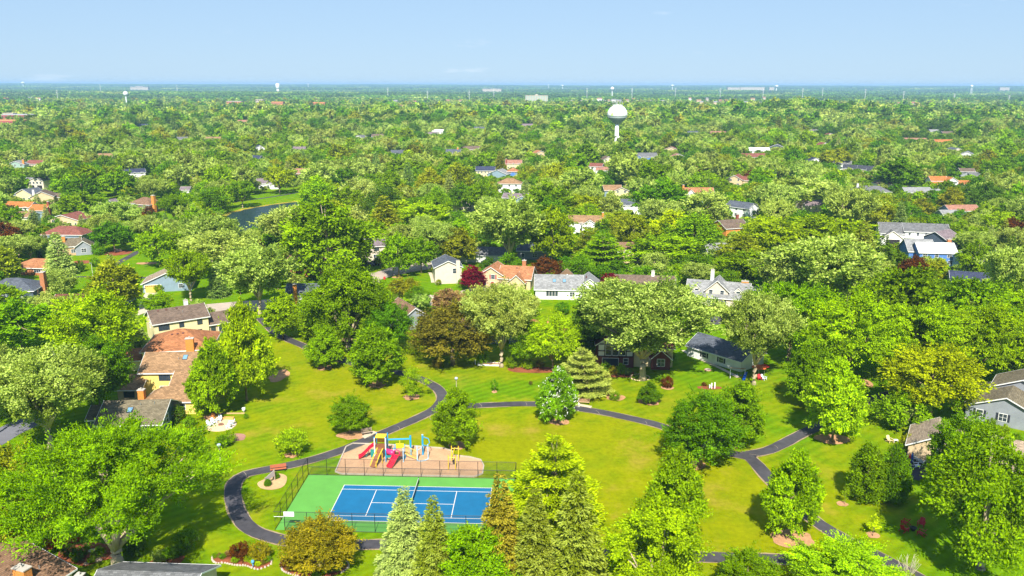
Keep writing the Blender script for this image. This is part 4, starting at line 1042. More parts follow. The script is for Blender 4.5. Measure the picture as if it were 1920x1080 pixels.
e = house('large white two-storey house with grey roofs and open double garage', 'the white house with open garage', 1712, 459, (0, 0, 0), -13,
      [(4.6, 0, 16.5, 9.5, 5.6, 'gx', 2.6, {}, [W('f', -6.4 + 3.1 * k, 3.75, .85, 1.05) for k in range(5)] + [W('f', -6.4, .8, 1.1, 1.5, 'dark'), W('f', -.2, .8, 1.1, 1.5, 'dark'), W('f', 2.8, .8, 1.1, 1.5, 'dark'), W('f', 6.4, .8, 1.1, 1.5, 'dark'), ('d', 'f', -3.4, 0, 1.1, 2.2, 'brown')]),
       (-8.3, 0, 9, 9.5, 4.6, 'gx', 3.5, {}, []), (-8.6, -2.6, 8.4, 4, 2.8, 'gy', 3.0, {}, [('g', 'f', .3, 0, 5.2, 2.3, 'open')])], 'white', 'grey')
m = MB(); m.box(-3.6, 12.8, -.9, -.05, 2.75, 2.92); m.build('porch_roof', M_TRIM, e)
house('blue house with blinding white roof and brick chimney', 'the blue house with white roof', 1756, 500, (0, 0, 0), -6,
      [(0, 0, 12.5, 9, 5.2, 'gx', 2.7, {}, [W('f', -4.4, 3.4, 1.4, 1.1), W('f', -.4, 3.4, 1.2, 1.1), W('f', 4, 3.4, 1.5, 1.1), W('f', 4.4, .9, 1.5, 1.3)]), (-4, 4, 9, 10, 4.8, 'gx', 3.4, {'roofc': 'lightgrey'})], 'vivid', 'white', chim=[(5.4, 5.6, 1.3, 1.1, 9.0, 'brick')])
house('dark blue house with slanted grey roof at right', 'the dark blue house', 1784, 470, (0, 0, 0), 34, [(0, 0, 10, 9, 5.0, 'gx', 2.4, {}, [W('f', 2, 3.4, 1.2, 1.3)])], 'slate', 'mauve')
house('house with reddish roofs broken up by trees at the right', 'the reddish roofs at right', 1808, 412, (0, 0, 0), 4, [(0, 0, 15, 9, 4.4, 'gx', 2.2, {'roofc': 'pink'}), (-8, -3, 9, 7, 3, 'gx', 1.8, {'roofc': 'lightgrey'})], 'bluegrey', 'pink', auto='f')
house('blue-violet roof glimpsed above the green row at right', 'the blue-violet roof', 1822, 548, (0, 0, 0), -20, [(0, 0, 12, 9, 3.2, 'gx', 2.4)], 'bluegrey', 'blue', auto='f')
house('grey shaded house right of the blue house with white roof', 'the grey shaded house', 1845, 512, (0, 0, 0), 5, [(0, 0, 12, 9, 4.6, 'gx', 2.2)], 'bluegrey', 'grey', auto='f')
# right foreground
house('grey house with beige shingled gables and two black-shuttered windows at the right edge', 'the grey house at the right edge', 1880, 799, (0, 0, 0), -38,
      [(0, 0, 13, 10, 2.9, 'gy', 2.9, {}, [W('f', -4.1, 1.0, 1.1, 1.3, 'sd'), W('f', -.2, 1.0, 1.3, 1.4, 'sd')]), (1.5, 8, 10, 8, 5.0, 'gy', 2.4, {}, [W('f', 0, 3.4, 1, 1.1)])], 'grey', 'olive', protect=.6)
house('beige-roofed house partly hidden behind the green and feathery trees', 'the beige-roofed house at right', 1862, 906, (0, 0, 0), -30,
      [(0, 0, 16, 12, 3.0, 'gx', 2.8, {}, [W('f', 3, .9, 1.4, 1.2)]), (-9, 3, 8, 9, 2.8, 'gy', 2.2)], 'sand', 'beige', protect=0)
# far roofs: (px, py, width m, depth, storey height, wall, roof, rz, description)
FAR = [
    (1345, 256, 22, 12, 5, 'redbrick', 'pink', -10, 'red gabled roof right of the water tower among purple trees', 'the far red gable'),
    (1417, 300, 22, 12, 4, 'sand', 'red', 4, 'long building with red roofs and white back roof', 'the long red roofs'),
    (1424, 290, 18, 12, 5, 'white', 'white', -4, 'white flat-looking roof behind the long red roofs', 'the white far roof'),
    (1718, 268, 26, 12, 4, 'orange', 'pink', -6, 'wide salmon roof at far right below the street lamps', 'the wide salmon roof'),
    (1772, 270, 20, 9, 3.5, 'yellow', 'orange', 0, 'low bright yellow building at far right', 'the low yellow building'),
    (1812, 300, 12, 10, 6, 'pale', 'slate', -30, 'tall pale gabled house with orange-topped roof at far right', 'the tall pale far gable'),
    (1795, 290, 13, 10, 5, 'beige', 'slate', 10, 'house with stacked slate roofs left of the tall pale gable', 'the stacked slate roofs'),
    (1530, 252, 14, 10, 5, 'bluegrey', 'mauve', 12, 'mauve gabled roof far out right of the ridge trees', 'the mauve far gable'),
    (1557, 258, 14, 8, 4, 'sand', 'red', 0, 'low red roof far out beside the mauve gable', 'the low red far roof'),
    (1755, 252, 14, 10, 5, 'grey', 'lightgrey', 0, 'grey-roofed house far right behind spruces', 'the far grey roof behind spruces'),
    (1778, 256, 13, 10, 5, 'slate', 'brown', 0, 'dark blue house with brown roof at far right', 'the dark blue far house'),
    (1258, 286, 14, 9, 4, 'sand', 'red', -14, 'brown gabled roof in the trees right of the water tower', 'the brown gable right of the tower'),
    (1272, 300, 12, 8, 4, 'sand', 'pink', 0, 'small salmon roof right of the vivid blue gable', 'the small salmon roof'),
    (1014, 296, 11, 9, 5, 'sand', 'terracotta', 20, 'small gable with orange roof above the centre trees', 'the small orange-roofed gable'),
    (885, 285, 20, 10, 4, 'beige', 'brown', 0, 'long brown roof above the white navy-roofed house', 'the long brown far roof'),
    (850, 296, 12, 9, 6, 'white', 'slate', 0, 'white tall house with blue roof and orange chimney at centre left', 'the white house with blue roof'),
    (747, 293, 11, 9, 4, 'grey', 'slate', 12, 'small slate roof left of centre', 'the small slate far roof'),
    (708, 262, 13, 9, 5, 'vivid', 'brown', 0, 'blue-walled house with brown roof far out left of centre', 'the far blue-walled house'),
    (672, 262, 13, 9, 4, 'white', 'grey', -30, 'white gable far out among oaks', 'the far white gable'),
    (810, 256, 18, 10, 4, 'beige', 'mauve', 0, 'mauve hipped roof far out above the centre', 'the far mauve hip'),
    (820, 238, 14, 9, 5, 'white', 'white', 0, 'pale roofs far out left of the water tower', 'the far pale roofs'),
    (900, 238, 14, 9, 5, 'white', 'slate', 8, 'white far house with dark roof left of the water tower', 'the white far house'),
    (990, 238, 18, 9, 4, 'pink', 'mauve', 0, 'long pinkish far roof just left of the water tower', 'the long pinkish far roof'),
    (398, 266, 22, 9, 4, 'white', 'tan', 0, 'long tan roof with white gable end far out at left', 'the long tan far roof'),
    (340, 266, 12, 9, 4, 'white', 'grey', 0, 'grey roof far out left of the long tan roof', 'the grey far roof at left'),
    (452, 232, 16, 10, 4, 'pink', 'pink', 0, 'pinkish roofs far out among dark oaks', 'the pinkish far roofs'),
    (488, 285, 9, 8, 5, 'white', 'blue', 25, 'tiny white gable with navy roof above the pond trees', 'the tiny navy-roofed gable'),
    (477, 304, 8, 8, 4, 'blue', 'blue', -20, 'tiny blue roof above the pond trees', 'the tiny blue roof'),
    (265, 240, 14, 9, 4, 'white', 'blue', 0, 'dark blue roofs far out below the ball-shaped water tower', 'the dark blue far roofs'),
    (196, 300, 12, 8, 4, 'beige', 'tan', 0, 'pale tan roof above the left yards', 'the pale tan roof at left'),
    (1300, 254, 12, 9, 4, 'bluegrey', 'slate', 0, 'blue-grey roof far out right of the tower', 'the blue-grey far roof'),
    (1456, 285, 13, 9, 6, 'slate', 'slate', -20, 'dark gabled house at the centre right behind the long red roofs', 'the dark far gable'),
    (1530, 308, 12, 9, 4, 'white', 'blue', 0, 'white gable with navy roof left of the olive domed tree', 'the navy gable by the olive dome'),
    (1547, 276, 10, 8, 3.5, 'white', 'red', 20, 'tiny red-gabled roof at far right of centre', 'the tiny red gable'),
    (560, 286, 11, 8, 4, 'white', 'mauve', 0, 'mauve roof half hidden above the salmon-roofed house', 'the half-hidden mauve roof'),
    (1530, 392, 12, 9, 3.6, 'beige', 'mauve', 20, 'mauve roof right of the road with the orange sign', 'the mauve roof by the road'),
    (1660, 352, 10, 8, 4, 'white', 'brown', 0, 'small brown roof beside the wide grey hipped roof', 'the small brown roof'),
]
for i, (px_, py_, w_, d_, h_, wc, rc, rz_, lab, ph) in enumerate(FAR):
    bl = [(0, 0, w_, d_, h_, 'hip' if 'hip' in lab else ('gy' if 'gable' in lab and w_ < 15 else 'gx'), 2.6)]
    if w_ >= 18: bl.append((w_ * .3, -2, w_ * .3, 6, h_ * .8, 'gy', 2.0))
    house(lab, ph, px_, py_, (0, 0, 1.5), rz_, bl, wc, rc, auto='f', seed=i + 7, protect=.4, chim=[(w_ * .3, d_ * .5, 1.2, 1, h_ + 4, 'orange')] if 'chimney' in lab else ())
# ------------------------------------------------------------------ trees one can point to, from the front of the picture to the back
T = tree_px
# bottom left
T('giant', 'green', 222, 796, 1066, 385, 'huge spreading tree with forked pale trunk beside the shingled roof, widest tree in view')
T('maple', 'olive', 55, 846, 1040, 185, 'dense olive-green tree left of the huge forked tree, cut by the photo edge')
T('silver', 'silver', 95, 655, 842, 205, 'silvery maple with forked trunk beside the grey street at the left edge')
T('silver', 'silver', -8, 640, 815, 110, 'silvery maple cut off by the left photo edge above the grey street')
T('maple', 'deep', 190, 636, 778, 118, 'dark green dense maple in front of the tan shingled houses')
T('maple', 'lime', 188, 548, 712, 160, 'bright lime-green round maple left of the brown-roofed cream house')
T('maple', 'green', 42, 560, 662, 135, 'round green tree by the asphalt street end, dark trunk showing')
T('maple', 'bright', 8, 533, 612, 80, 'yellow-green tree below the slate-roofed blue house at the left edge')
T('oval', 'olive', 219, 489, 586, 88, 'olive-green tree right of the small house with the dark red roof')
T('spruce', 'blue', 258, 588, 662, 50, 'bluish spruce half hidden behind the lime-green maple')
T('pyramid', 'lime', 463, 573, 752, 104, 'tall yellow-green tree with pointed crown at the park edge, right of the tan houses')
T('pyramid', 'bright', 404, 640, 782, 84, 'pointed green tree behind the white chair patio')
T('silver', 'bright', 358, 468, 565, 76, 'light green tree with bare trunk in front of the blue-grey house wall')
T('spruce', 'bluegreen', 409, 492, 556, 40, 'dark bluish spruce right of the blue-grey house')
T('silver', 'silver', 488, 461, 590, 140, 'broad silvery maple behind the park path bend, left of the cul-de-sac')
T('silver', 'pale', 408, 432, 520, 118, 'pale silvery tree beside the pond, left of the small purple tree')
T('oval', 'bright', 531, 552, 636, 66, 'loose green tree standing over the start of the asphalt park path')
T('oval', 'green', 602, 548, 640, 90, 'rounded green tree behind the pyramidal park tree with mulch ring')
T('plume', 'green', 653, 494, 655, 152, 'tall green tree with bare grey branches showing, left of the cul-de-sac')
T('maple', 'deep', 730, 568, 664, 88, 'dark green tree at left end of the grey gabled house with brown roof')
T('pyramid', 'bright', 609, 613, 690, 69, 'pyramidal green park tree standing beside the upper asphalt path')
T('oval', 'green', 708, 614, 724, 95, 'large rounded green park tree on the inside of the upper path')
T('maple', 'copper', 849, 566, 684, 150, 'large copper-brown tree at the park edge, only one of its colour')
T('thin', 'bright', 774, 690, 749, 60, 'thin-crowned small tree with dead twigs in the path bend')
T('maple', 'green', 656, 742, 812, 76, 'small open-crowned tree behind the grey bench by the path')
T('shrub', 'lime', 549, 802, 853, 62, 'low yellow-green bushy tree alone left of the playground')
T('pyramid', 'green', 853, 733, 837, 86, 'dense egg-shaped tree right above the playground mulch')
T('sapling', 'deep', 927, 711, 735, 15, 'tiny staked sapling alone on the lawn above the path')
b = T('pyramid', 'blossom', 1045, 692, 792, 74, 'pyramidal tree covered in white blossom beside the path')
T('pine', 'greyolive', 1090, 655, 738, 108, 'low spreading grey-olive pine in front of the half-timbered house')
T('locust', 'lime', 1036, 588, 694, 108, 'yellow-green tree with leaning tan trunk left of the half-timbered house')
T('silver', 'pale', 940, 528, 688, 132, 'pale silvery tree with hanging branches right of the copper-brown tree')
T('maple', 'green', 984, 600, 690, 60, 'small mixed green tree with pinkish trunk behind the garden frame on the lawn')
T('silver', 'silver', 1205, 518, 712, 232, 'biggest silver maple, forked pale trunk ringed by stones before the half-timbered house')
T('oval', 'dark', 1112, 560, 672, 95, 'dark tree in shade between the locust and the biggest silver maple')
T('silver', 'silver', 1413, 546, 721, 135, 'silver maple with pale forked trunk beside the swing set')
T('pyramid', 'deep', 1217, 718, 756, 42, 'small dark green cone-shaped tree in a mulch ring on the lawn')
T('maple', 'deep', 1313, 737, 876, 138, 'big round deep green tree at left of the path junction')
T('oval', 'green', 1384, 719, 838, 88, 'narrower green tree behind the big round tree by the path junction')
T('pyramid', 'lime', 1560, 676, 828, 112, 'tall yellow-green egg-shaped tree in a wide mulch ring at the path')
T('oval', 'green', 1513, 641, 765, 80, 'darker green tree just behind the tall yellow-green egg-shaped tree')
T('maple', 'gold', 1742, 652, 782, 176, 'wide golden-yellow tree, brightest yellow crown near the grey house')
T('shrub', 'green', 1690, 738, 802, 112, 'low wide green bushy tree under the golden-yellow tree')
T('pyramid', 'silver', 1712, 722, 790, 62, 'small silvery tree in front of the golden-yellow tree')
T('column', 'green', 1621, 834, 938, 68, 'rounded clipped evergreen, left one of two near the dark patio')
T('column', 'deep', 1670, 836, 940, 60, 'rounded clipped evergreen, right one of two near the dark patio')
T('plume', 'bright', 1838, 812, 1066, 215, 'huge feathery bright green tree beside the red lawn chairs')
T('maple', 'green', 1788, 776, 935, 112, 'green tree behind the huge feathery tree, hiding a beige house')
T('pyramid', 'bright', 1483, 850, 1004, 106, 'egg-shaped park tree with mulch circle between the two right paths')
T('pyramid', 'lime', 1264, 845, 1008, 112, 'pointed pale green park tree right of the golden pine')
T('plume', 'lime', 1222, 948, 1120, 190, 'broad bright green tree at the bottom photo edge below the pointed tree')
T('pine', 'pinegold', 1037, 820, 992, 180, 'golden-green layered pine at the court corner')
T('spruce', 'blue', 762, 920, 1080, 108, 'pale blue spruce in front of the tennis court')
T('spruce', 'olivespruce', 815, 938, 1098, 92, 'olive-blue spruce just right of the pale blue spruce')
T('spruce', 'goldspruce', 937, 896, 1098, 112, 'golden-brown spruce at the right end of the tennis court')
T('spruce', 'olivespruce', 1003, 924, 1112, 108, 'blue-tipped spruce between the golden-brown spruce and the tallest spruce')
T('spruce', 'olivespruce', 1078, 893, 1120, 132, 'tallest olive-blue spruce right of the spruce row')
T('oval', 'bright', 893, 988, 1120, 118, 'rounded bright green bush tree between the spruces at the court')
T('maple', 'rust', 600, 970, 1072, 134, 'orange-rust tree in the flower bed before the tennis court')
T('locust', 'lime', 1578, 1012, 1120, 190, 'yellow-green spreading tree at the bottom edge near the path end')
T('maple', 'green', 1397, 1032, 1118, 112, 'round dark green tree top at the bottom edge, over the path')
T('sapling', 'bright', 1583, 912, 946, 15, 'green sapling in a tiny mulch ring beside the clipped evergreens')
T('sapling', 'yellow', 1636, 966, 1005, 28, 'yellow sapling with green trunk guard near the red chairs')
# the green mass at right
T('silver', 'silver', 1545, 442, 590, 190, 'large silvery maple above the row of feathery locusts at right')
T('locust', 'green', 1478, 528, 676, 170, 'leftmost locust of the green row right of the silver maple by the swings')
T('silver', 'pale', 1600, 490, 600, 100, 'pale silvery tree wedged between the green locusts')
T('locust', 'bright', 1588, 548, 716, 180, 'broad locust in middle of the green row above the tall egg-shaped tree')
T('locust', 'green', 1690, 500, 640, 170, 'locust behind the row, below the maroon tree and blue house')
T('locust', 'bright', 1700, 566, 712, 180, 'broad locust above the golden-yellow tree')
T('locust', 'green', 1800, 520, 660, 160, 'locust in the back of the row, below the grey roof at right')
T('locust', 'bright', 1832, 570, 716, 165, 'rightmost broad locust of the green row, over the shaded lawn')
T('maple', 'bright', 1880, 532, 640, 90, 'yellow-green round crown at the right end of the green row')
T('maple', 'dark', 1896, 610, 722, 84, 'dark shaded tree at the right edge above the narrow path')
T('silver', 'silver', 1890, 462, 585, 100, 'silvery tree at the right edge beside the grey shingled roof')
T('silver', 'pale', 1470, 470, 580, 110, 'silvery tree left of the large silvery maple')
T('maple', 'green', 1400, 470, 534, 100, 'dark green tree right behind the grey house with dormers')
T('spruce', 'blue', 1458, 428, 490, 40, 'blue spruce among the yellow-green locusts right of the orange-brick house')
T('locust', 'bright', 1545, 405, 478, 175, 'wide flat yellow-green locust right of the blue spruce')
T('locust', 'lime', 1440, 412, 486, 120, 'flat yellow-green locust just left of the blue spruce')
T('spruce', 'olivespruce', 1612, 418, 512, 70, 'dark olive spruce left of the white house with open garage')
T('spruce', 'dark', 1650, 444, 528, 62, 'dark spruce in front of the yellow driveway')
T('oval', 'purple', 1708, 482, 536, 56, 'maroon tree in front of the blue house with white roof')
T('oval', 'olive', 1752, 486, 530, 44, 'olive tree at the corner of the blue house with white roof')
T('plume', 'green', 1830, 452, 530, 70, 'feathery tree beside the dark blue house at right')
T('silver', 'pale', 1500, 330, 400, 120, 'pale silvery crown left of the road with the orange sign')
T('silver', 'silver', 1590, 352, 448, 100, 'big silvery crown behind the flat yellow-green locust')
# middle, around the cul-de-sac
T('oval', 'crimson', 887, 499, 546, 44, 'crimson Japanese maple between the beige house and the orange-roofed house')
T('oval', 'crimson', 1143, 514, 552, 40, 'crimson tree at left end of the long brown roof')
T('oval', 'mauve', 842, 544, 590, 60, 'purple-grey small tree behind the copper-brown tree')
T('maple', 'purple', 1028, 484, 524, 68, 'dark purple round tree behind the orange-roofed house')
T('locust', 'olive', 757, 522, 566, 60, 'thin olive tree over the driveway with the dark cars')
T('locust', 'bright', 700, 535, 600, 66, 'bright loose tree in front of the cul-de-sac')
T('maple', 'bright', 748, 440, 520, 66, 'left tree of the pair on the lawn by the cul-de-sac')
T('maple', 'green', 790, 444, 512, 60, 'right tree of the pair on the lawn by the cul-de-sac')
T('plume', 'bright', 622, 372, 520, 168, 'towering yellow-green tree with leaning trunks beside the pond')
T('silver', 'silver', 955, 373, 502, 148, 'towering pale silver maple behind the beige and orange houses')
T('oval', 'olive', 862, 428, 498, 62, 'olive round tree above the beige two-storey house')
T('silver', 'silver', 818, 416, 494, 80, 'silvery tree left of the olive round tree above the beige house')
T('spruce', 'olive', 722, 370, 456, 82, 'brown-green conifer left of the golden tree')
T('locust', 'gold', 793, 380, 440, 92, 'golden flat-topped tree in the middle of the picture')
T('pine', 'bright', 1130, 440, 508, 110, 'layered bright green conifer behind the long brown roof')
T('maple', 'bright', 1245, 438, 500, 130, 'wide green tree above the brown-roofed long house')
T('maple', 'bright', 1035, 392, 500, 80, 'tall green tree right of the towering pale silver maple')
T('pine', 'olive', 1100, 420, 498, 60, 'olive layered conifer left of the tan-roofed white house')
T('oval', 'yellow', 1258, 395, 470, 78, 'vivid yellow tree right of the centre')
T('maple', 'olive', 1187, 402, 478, 66, 'olive-green round tree left of the vivid yellow tree')
T('locust', 'gold', 1098, 365, 415, 70, 'golden tree above the tan-roofed white house')
T('oval', 'pale', 1145, 360, 418, 44, 'pale green rounded tree left of the dark-roofed white house')
T('maple', 'deep', 1240, 338, 420, 100, 'deep green big tree right of the dark-roofed white house')
T('silver', 'silver', 1090, 318, 385, 82, 'silvery round tree above the golden tree, left of the cream gabled house')
T('silver', 'silver', 1172, 288, 362, 66, 'silver tree left of the blue-gabled roof')
T('spruce', 'blue', 985, 338, 372, 26, 'small blue spruce in front of the white house with brown hipped roof')
T('maple', 'green', 1028, 340, 425, 90, 'dark green tree right of the small grey-roofed house')
T('oval', 'purple', 1306, 315, 352, 34, 'dark purple tree above the orange-roofed white gabled house')
T('maple', 'purple', 1404, 320, 346, 22, 'small purple tree left of the road')
T('maple', 'pale', 1325, 358, 430, 84, 'dark-and-pale tree in front of the orange-roofed gabled house')
T('maple', 'green', 1300, 400, 480, 100, 'dense green tree left of the orange-brick house')
T('oval', 'olive', 1385, 440, 510, 80, 'olive-green tree below the orange-brick house')
T('silver', 'pale', 1450, 345, 425, 90, 'mixed silver-green tree right of the white house end')
T('spruce', 'bluegreen', 1449, 318, 362, 18, 'small bluish spruce beside the road with the orange sign')
T('locust', 'olive', 1565, 278, 318, 56, 'olive domed tree left of the row of dark-roofed houses')
T('maple', 'deep', 1680, 296, 360, 76, 'deep green tree right of the dark-roofed row houses')
# around and left of the pond
T('locust', 'gold', 525, 311, 364, 52, 'golden-orange tree with pale trunk standing behind the pond')
T('silver', 'pale', 598, 307, 372, 66, 'pale silvery tall tree behind the pond')
T('oval', 'lime', 420, 350, 392, 36, 'yellow-green oval tree at the pond shore')
T('silver', 'green', 455, 340, 390, 50, 'green tree hanging over the left pond shore')
T('maple', 'bright', 352, 362, 410, 60, 'round yellow-green tree between the brick chimney house and the pond')
T('oval', 'purple', 481, 446, 480, 27, 'small dark purple tree in front of the pond')
T('silver', 'pale', 545, 388, 480, 110, 'large pale silvery tree at the near pond shore')
T('silver', 'silver', 400, 402, 500, 110, 'large silvery tree left of the pond')
T('maple', 'deep', 215, 415, 472, 72, 'dark green spreading tree above the boulder flower bed')
T('maple', 'bright', 300, 425, 500, 70, 'light green tree right of the asphalt path by the boulder bed')
T('spruce', 'blue', 114, 438, 515, 54, 'big blue spruce between the orange-roofed ranch and the brick house')
T('spruce', 'bluegreen', 66, 392, 435, 26, 'blue spruce left of the cream house with red roof')
T('column', 'deep', 77, 446, 486, 15, 'tall narrow evergreen left of the big blue spruce')
T('column', 'green', 87, 448, 487, 13, 'slimmer narrow evergreen beside the big blue spruce')
T('silver', 'pale', 36, 444, 484, 68, 'greyish pale tree above the orange-roofed ranch')
T('maple', 'bright', 133, 328, 370, 56, 'round bright green tree above the tan-roofed cream house')
T('maple', 'green', 225, 315, 376, 66, 'large dark green tree above the hip-roofed house with orange chimney')
T('oval', 'purple', 165, 320, 352, 26, 'purple tree left of the large dark green tree')
T('maple', 'green', 155, 360, 410, 72, 'green tree in the middle of the left yards')
T('maple', 'green', 18, 382, 445, 56, 'green tree at the left edge beside the small tan-roofed house')
T('maple', 'olive', 45, 421, 450, 52, 'low olive tree between the orange houses and the pale tree')
T('silver', 'silver', 222, 378, 440, 84, 'silvery tree in front of the hip-roofed house with orange chimney')
T('silver', 'silver', 95, 305, 352, 60, 'pale tree right of the small grey house with white deck')
T('maple', 'green', 760, 300, 345, 80, 'dense dark green crowns above the centre left')
T('maple', 'green', 840, 312, 362, 72, 'dark green dome left of the white house with blue roof')
T('silver', 'silver', 810, 344, 400, 52, 'silvery crown left of the dark green maple by the grey roof')
T('maple', 'deep', 866, 343, 400, 56, 'deep green tree left of the grey gabled roof')
T('maple', 'green', 904, 338, 405, 60, 'round green tree between the grey gabled roof and the small grey-roofed house')

# white blossom all over one tree
pa = crown_arrays(4242, R=4.1, z0=1.2, H=10.7, prof='pyramid', nc=200, cr=.5, nl=1500, leaf=.24, wid=.9, shell=(.97, 1.06), inner=0, nspr=3, jit=.9)
keep = pa[0][:, 2] > 2 + 6 * np.random.default_rng(3).random(len(pa[0])) ** 2
bl = inst(leaves_mesh('blossom', *[q[keep] for q in pa[:6]], mat('blossom_white', (.72, .74, .60), .8)), 'blossom', b)
_r = proto('pyramid', 0, 0)[2]; bl.scale = (_r / 4.35, _r / 4.35, 1.0)
# ------------------------------------------------------------------ paths, roads, beds
M_ASPH = mat('asphalt_path', (.062, .058, .063), .85, .38, .9, bump=.3, bscale=30)
M_ROAD = mat('street_concrete', (.42, .34, .27), .9, .18, .5, bump=.2)
M_STREET = mat('street_asphalt', (.15, .15, .17), .9, .2, .6)
M_EDGE = mat('path_edge_gravel', (.33, .24, .14), .95, .3, 3)
M_MULCH = mat('wood_mulch', (.47, .25, .12), .95, .35, 3.5, bump=.8, bscale=14)
M_REDMULCH = mat('red_mulch', (.26, .075, .03), .95, .4, 3.5, bump=.8, bscale=14)
M_PLAYM = mat('playground_mulch', (.52, .31, .17), .95, .22, 2.6, bump=.8, bscale=12)
M_STONE = mat('edging_stone', (.55, .43, .36), .9, .3, 2)
M_WATER = mat('pond_water', (.018, .04, .04), .3, .3, .05, spec=.03, bump=.15, bscale=1.5)
M_REED = mat('shore_reeds', (.33, .26, .02), .9, .4, .6)
M_YDRIVE = mat('driveway_yellow', (.62, .42, .14), .9, .12, .6)
M_DRIVE = mat('driveway_pale', (.55, .46, .33), .9, .15, .6)

def ribbon(name, pts, w, z, m, wob=0.0, kind='structure', step=1.2, seed=1):
    rng = random.Random(seed)
    P = spline(pts, step)
    v, f = [], []
    ph = rng.uniform(0, 6)
    for i, p in enumerate(P):
        d = (P[min(i + 1, len(P) - 1)] - P[max(i - 1, 0)]); d.z = 0; d.normalize()
        q = Vector((-d.y, d.x, 0))
        a = w / 2 + wob * (math.sin(i * .9 + ph) * .5 + rng.uniform(-.5, .5)); b = w / 2 + wob * (math.sin(i * .7 + ph + 2) * .5 + rng.uniform(-.5, .5))
        v += [(p.x + q.x * a, p.y + q.y * a, p.z * 0 + z + terrain(p.x, p.y)), (p.x - q.x * b, p.y - q.y * b, z + terrain(p.x, p.y))]
        if i: f.append((2 * i - 2, 2 * i - 1, 2 * i + 1, 2 * i))
    me = bpy.data.meshes.new(name); me.from_pydata(v, [], f); me.materials.append(m)
    o = bpy.data.objects.new(name, me); link(o)
    if kind: o['kind'] = kind
    return o

def in_poly(x, y, poly):
    c = False; n = len(poly)
    for i in range(n):
        x1, y1 = poly[i]; x2, y2 = poly[(i + 1) % n]
        if (y1 > y) != (y2 > y) and x < (x2 - x1) * (y - y1) / (y2 - y1) + x1: c = not c
    return c

def flat_poly(name, pts, z, m, kind='structure', smooth=True, parent=None, thick=None):
    """a sheet over an outline of ground points"""
    P = [Vector((p[0], p[1], 0)) for p in pts]
    if smooth:
        Q = []
        n = len(P)
        for i in range(n):
            a, b, c, d = P[i - 1], P[i], P[(i + 1) % n], P[(i + 2) % n]
            for k in range(4):
                t = k / 4
                Q.append(0.5 * (2 * b + (c - a) * t + (2 * a - 5 * b + 4 * c - d) * t * t + (3 * b - a - 3 * c + d) * t ** 3))
        P = Q
    bm = bmesh.new()
    vs = [bm.verts.new((p.x, p.y, z)) for p in P]
    bm.faces.new(vs)
    bmesh.ops.triangulate(bm, faces=bm.faces)
    if thick:
        pass
    for f in bm.faces:
        if f.normal.z < 0: f.normal_flip()
    me = bpy.data.meshes.new(name); bm.to_mesh(me); bm.free(); me.materials.append(m)
    o = bpy.data.objects.new(name, me); link(o, parent)
    if kind: o['kind'] = kind
    return o

def px_poly(pts): return [at(x, y).to_2d()[:] for x, y in pts]

P1 = [(488, 596), (520, 626), (560, 645), (600, 662), (650, 678), (700, 690), (760, 702), (800, 716), (822, 731), (830, 747), (818, 765), (790, 781), (745, 801), (700, 820), (650, 841), (600, 858), (550, 871), (500, 881), (462, 889), (441, 903), (436, 925), (441, 950), (452, 973), (473, 994), (512, 1009), (560, 1017), (640, 1021), (740, 1021), (850, 1024), (980, 1030), (1100, 1036), (1200, 1041), (1330, 1045), (1440, 1048), (1540, 1052), (1640, 1058)]
P2 = [(822, 762), (850, 762), (885, 761), (960, 758), (1010, 758), (1060, 763), (1115, 771), (1170, 782), (1225, 795), (1275, 812), (1330, 837), (1365, 849), (1402, 857)]
P3 = [(1398, 853), (1440, 845), (1475, 829), (1505, 813), (1545, 795), (1585, 773), (1625, 752), (1670, 738), (1730, 726), (1790, 720), (1850, 719), (1960, 727)]
P4 = [(1396, 850), (1420, 872), (1442, 898), (1478, 934), (1535, 982), (1590, 1015), (1645, 1043), (1710, 1078), (1760, 1105)]
for i, pp in enumerate((P1, P2, P3, P4)):
    g = [at(*p) for p in pp]
    ribbon('path_edge', g, 2.7, .045, M_EDGE, .14, seed=i)
    ribbon('path', g, 2.38, .065 + .006 * i, M_ASPH, .12, seed=i + 9)
ribbon('path', [at(*p) for p in [(60, 530), (100, 522), (160, 519), (220, 519), (275, 521), (330, 522)]], 1.6, .05, M_ASPH, .05)
ribbon('path', [at(*p) for p in [(215, 497), (232, 487), (250, 477), (268, 466), (300, 450)]], 2.6, .05, M_ASPH, .05)
ribbon('path', [at(*p) for p in [(380, 388), (410, 384), (450, 377), (490, 372), (530, 366), (560, 361), (600, 356), (640, 353)]], 2.6, .05, M_ASPH, .05)
ribbon('street', [at(*p) for p in [(-60, 850), (-20, 830), (10, 812), (45, 796), (90, 782)]], 6, .03, M_STREET)
ribbon('street', [at(*p) for p in [(1430, 318), (1448, 338), (1468, 362), (1486, 385), (1500, 410)]], 6.5, .03, M_ROAD)
flat_poly('street', px_poly([(655, 512), (697, 512), (715, 507), (733, 502), (773, 494), (830, 488), (830, 500), (790, 507), (757, 513), (727, 520), (712, 526), (713, 534), (698, 542), (660, 556), (600, 566), (520, 578), (430, 585), (355, 580), (355, 574), (440, 566), (540, 558), (620, 545), (670, 530)]), .03, M_ROAD)
flat_poly('driveway', px_poly([(735, 556), (768, 550), (790, 551), (822, 557), (817, 574), (795, 569), (758, 566)]), .045, M_DRIVE)
flat_poly('sidewalk', px_poly([(812, 562), (838, 557), (863, 546), (887, 539), (907, 538), (930, 543), (924, 550), (900, 546), (884, 551), (852, 563), (826, 573)]), .035, M_ROAD)
flat_poly('driveway', px_poly([(273, 549), (299, 549), (294, 578), (258, 592), (262, 566)]), .045, M_DRIVE, smooth=False)
flat_poly('driveway', px_poly([(97, 574), (124, 570), (133, 600), (140, 630), (112, 640), (100, 600)]), .045, M_DRIVE, smooth=False)
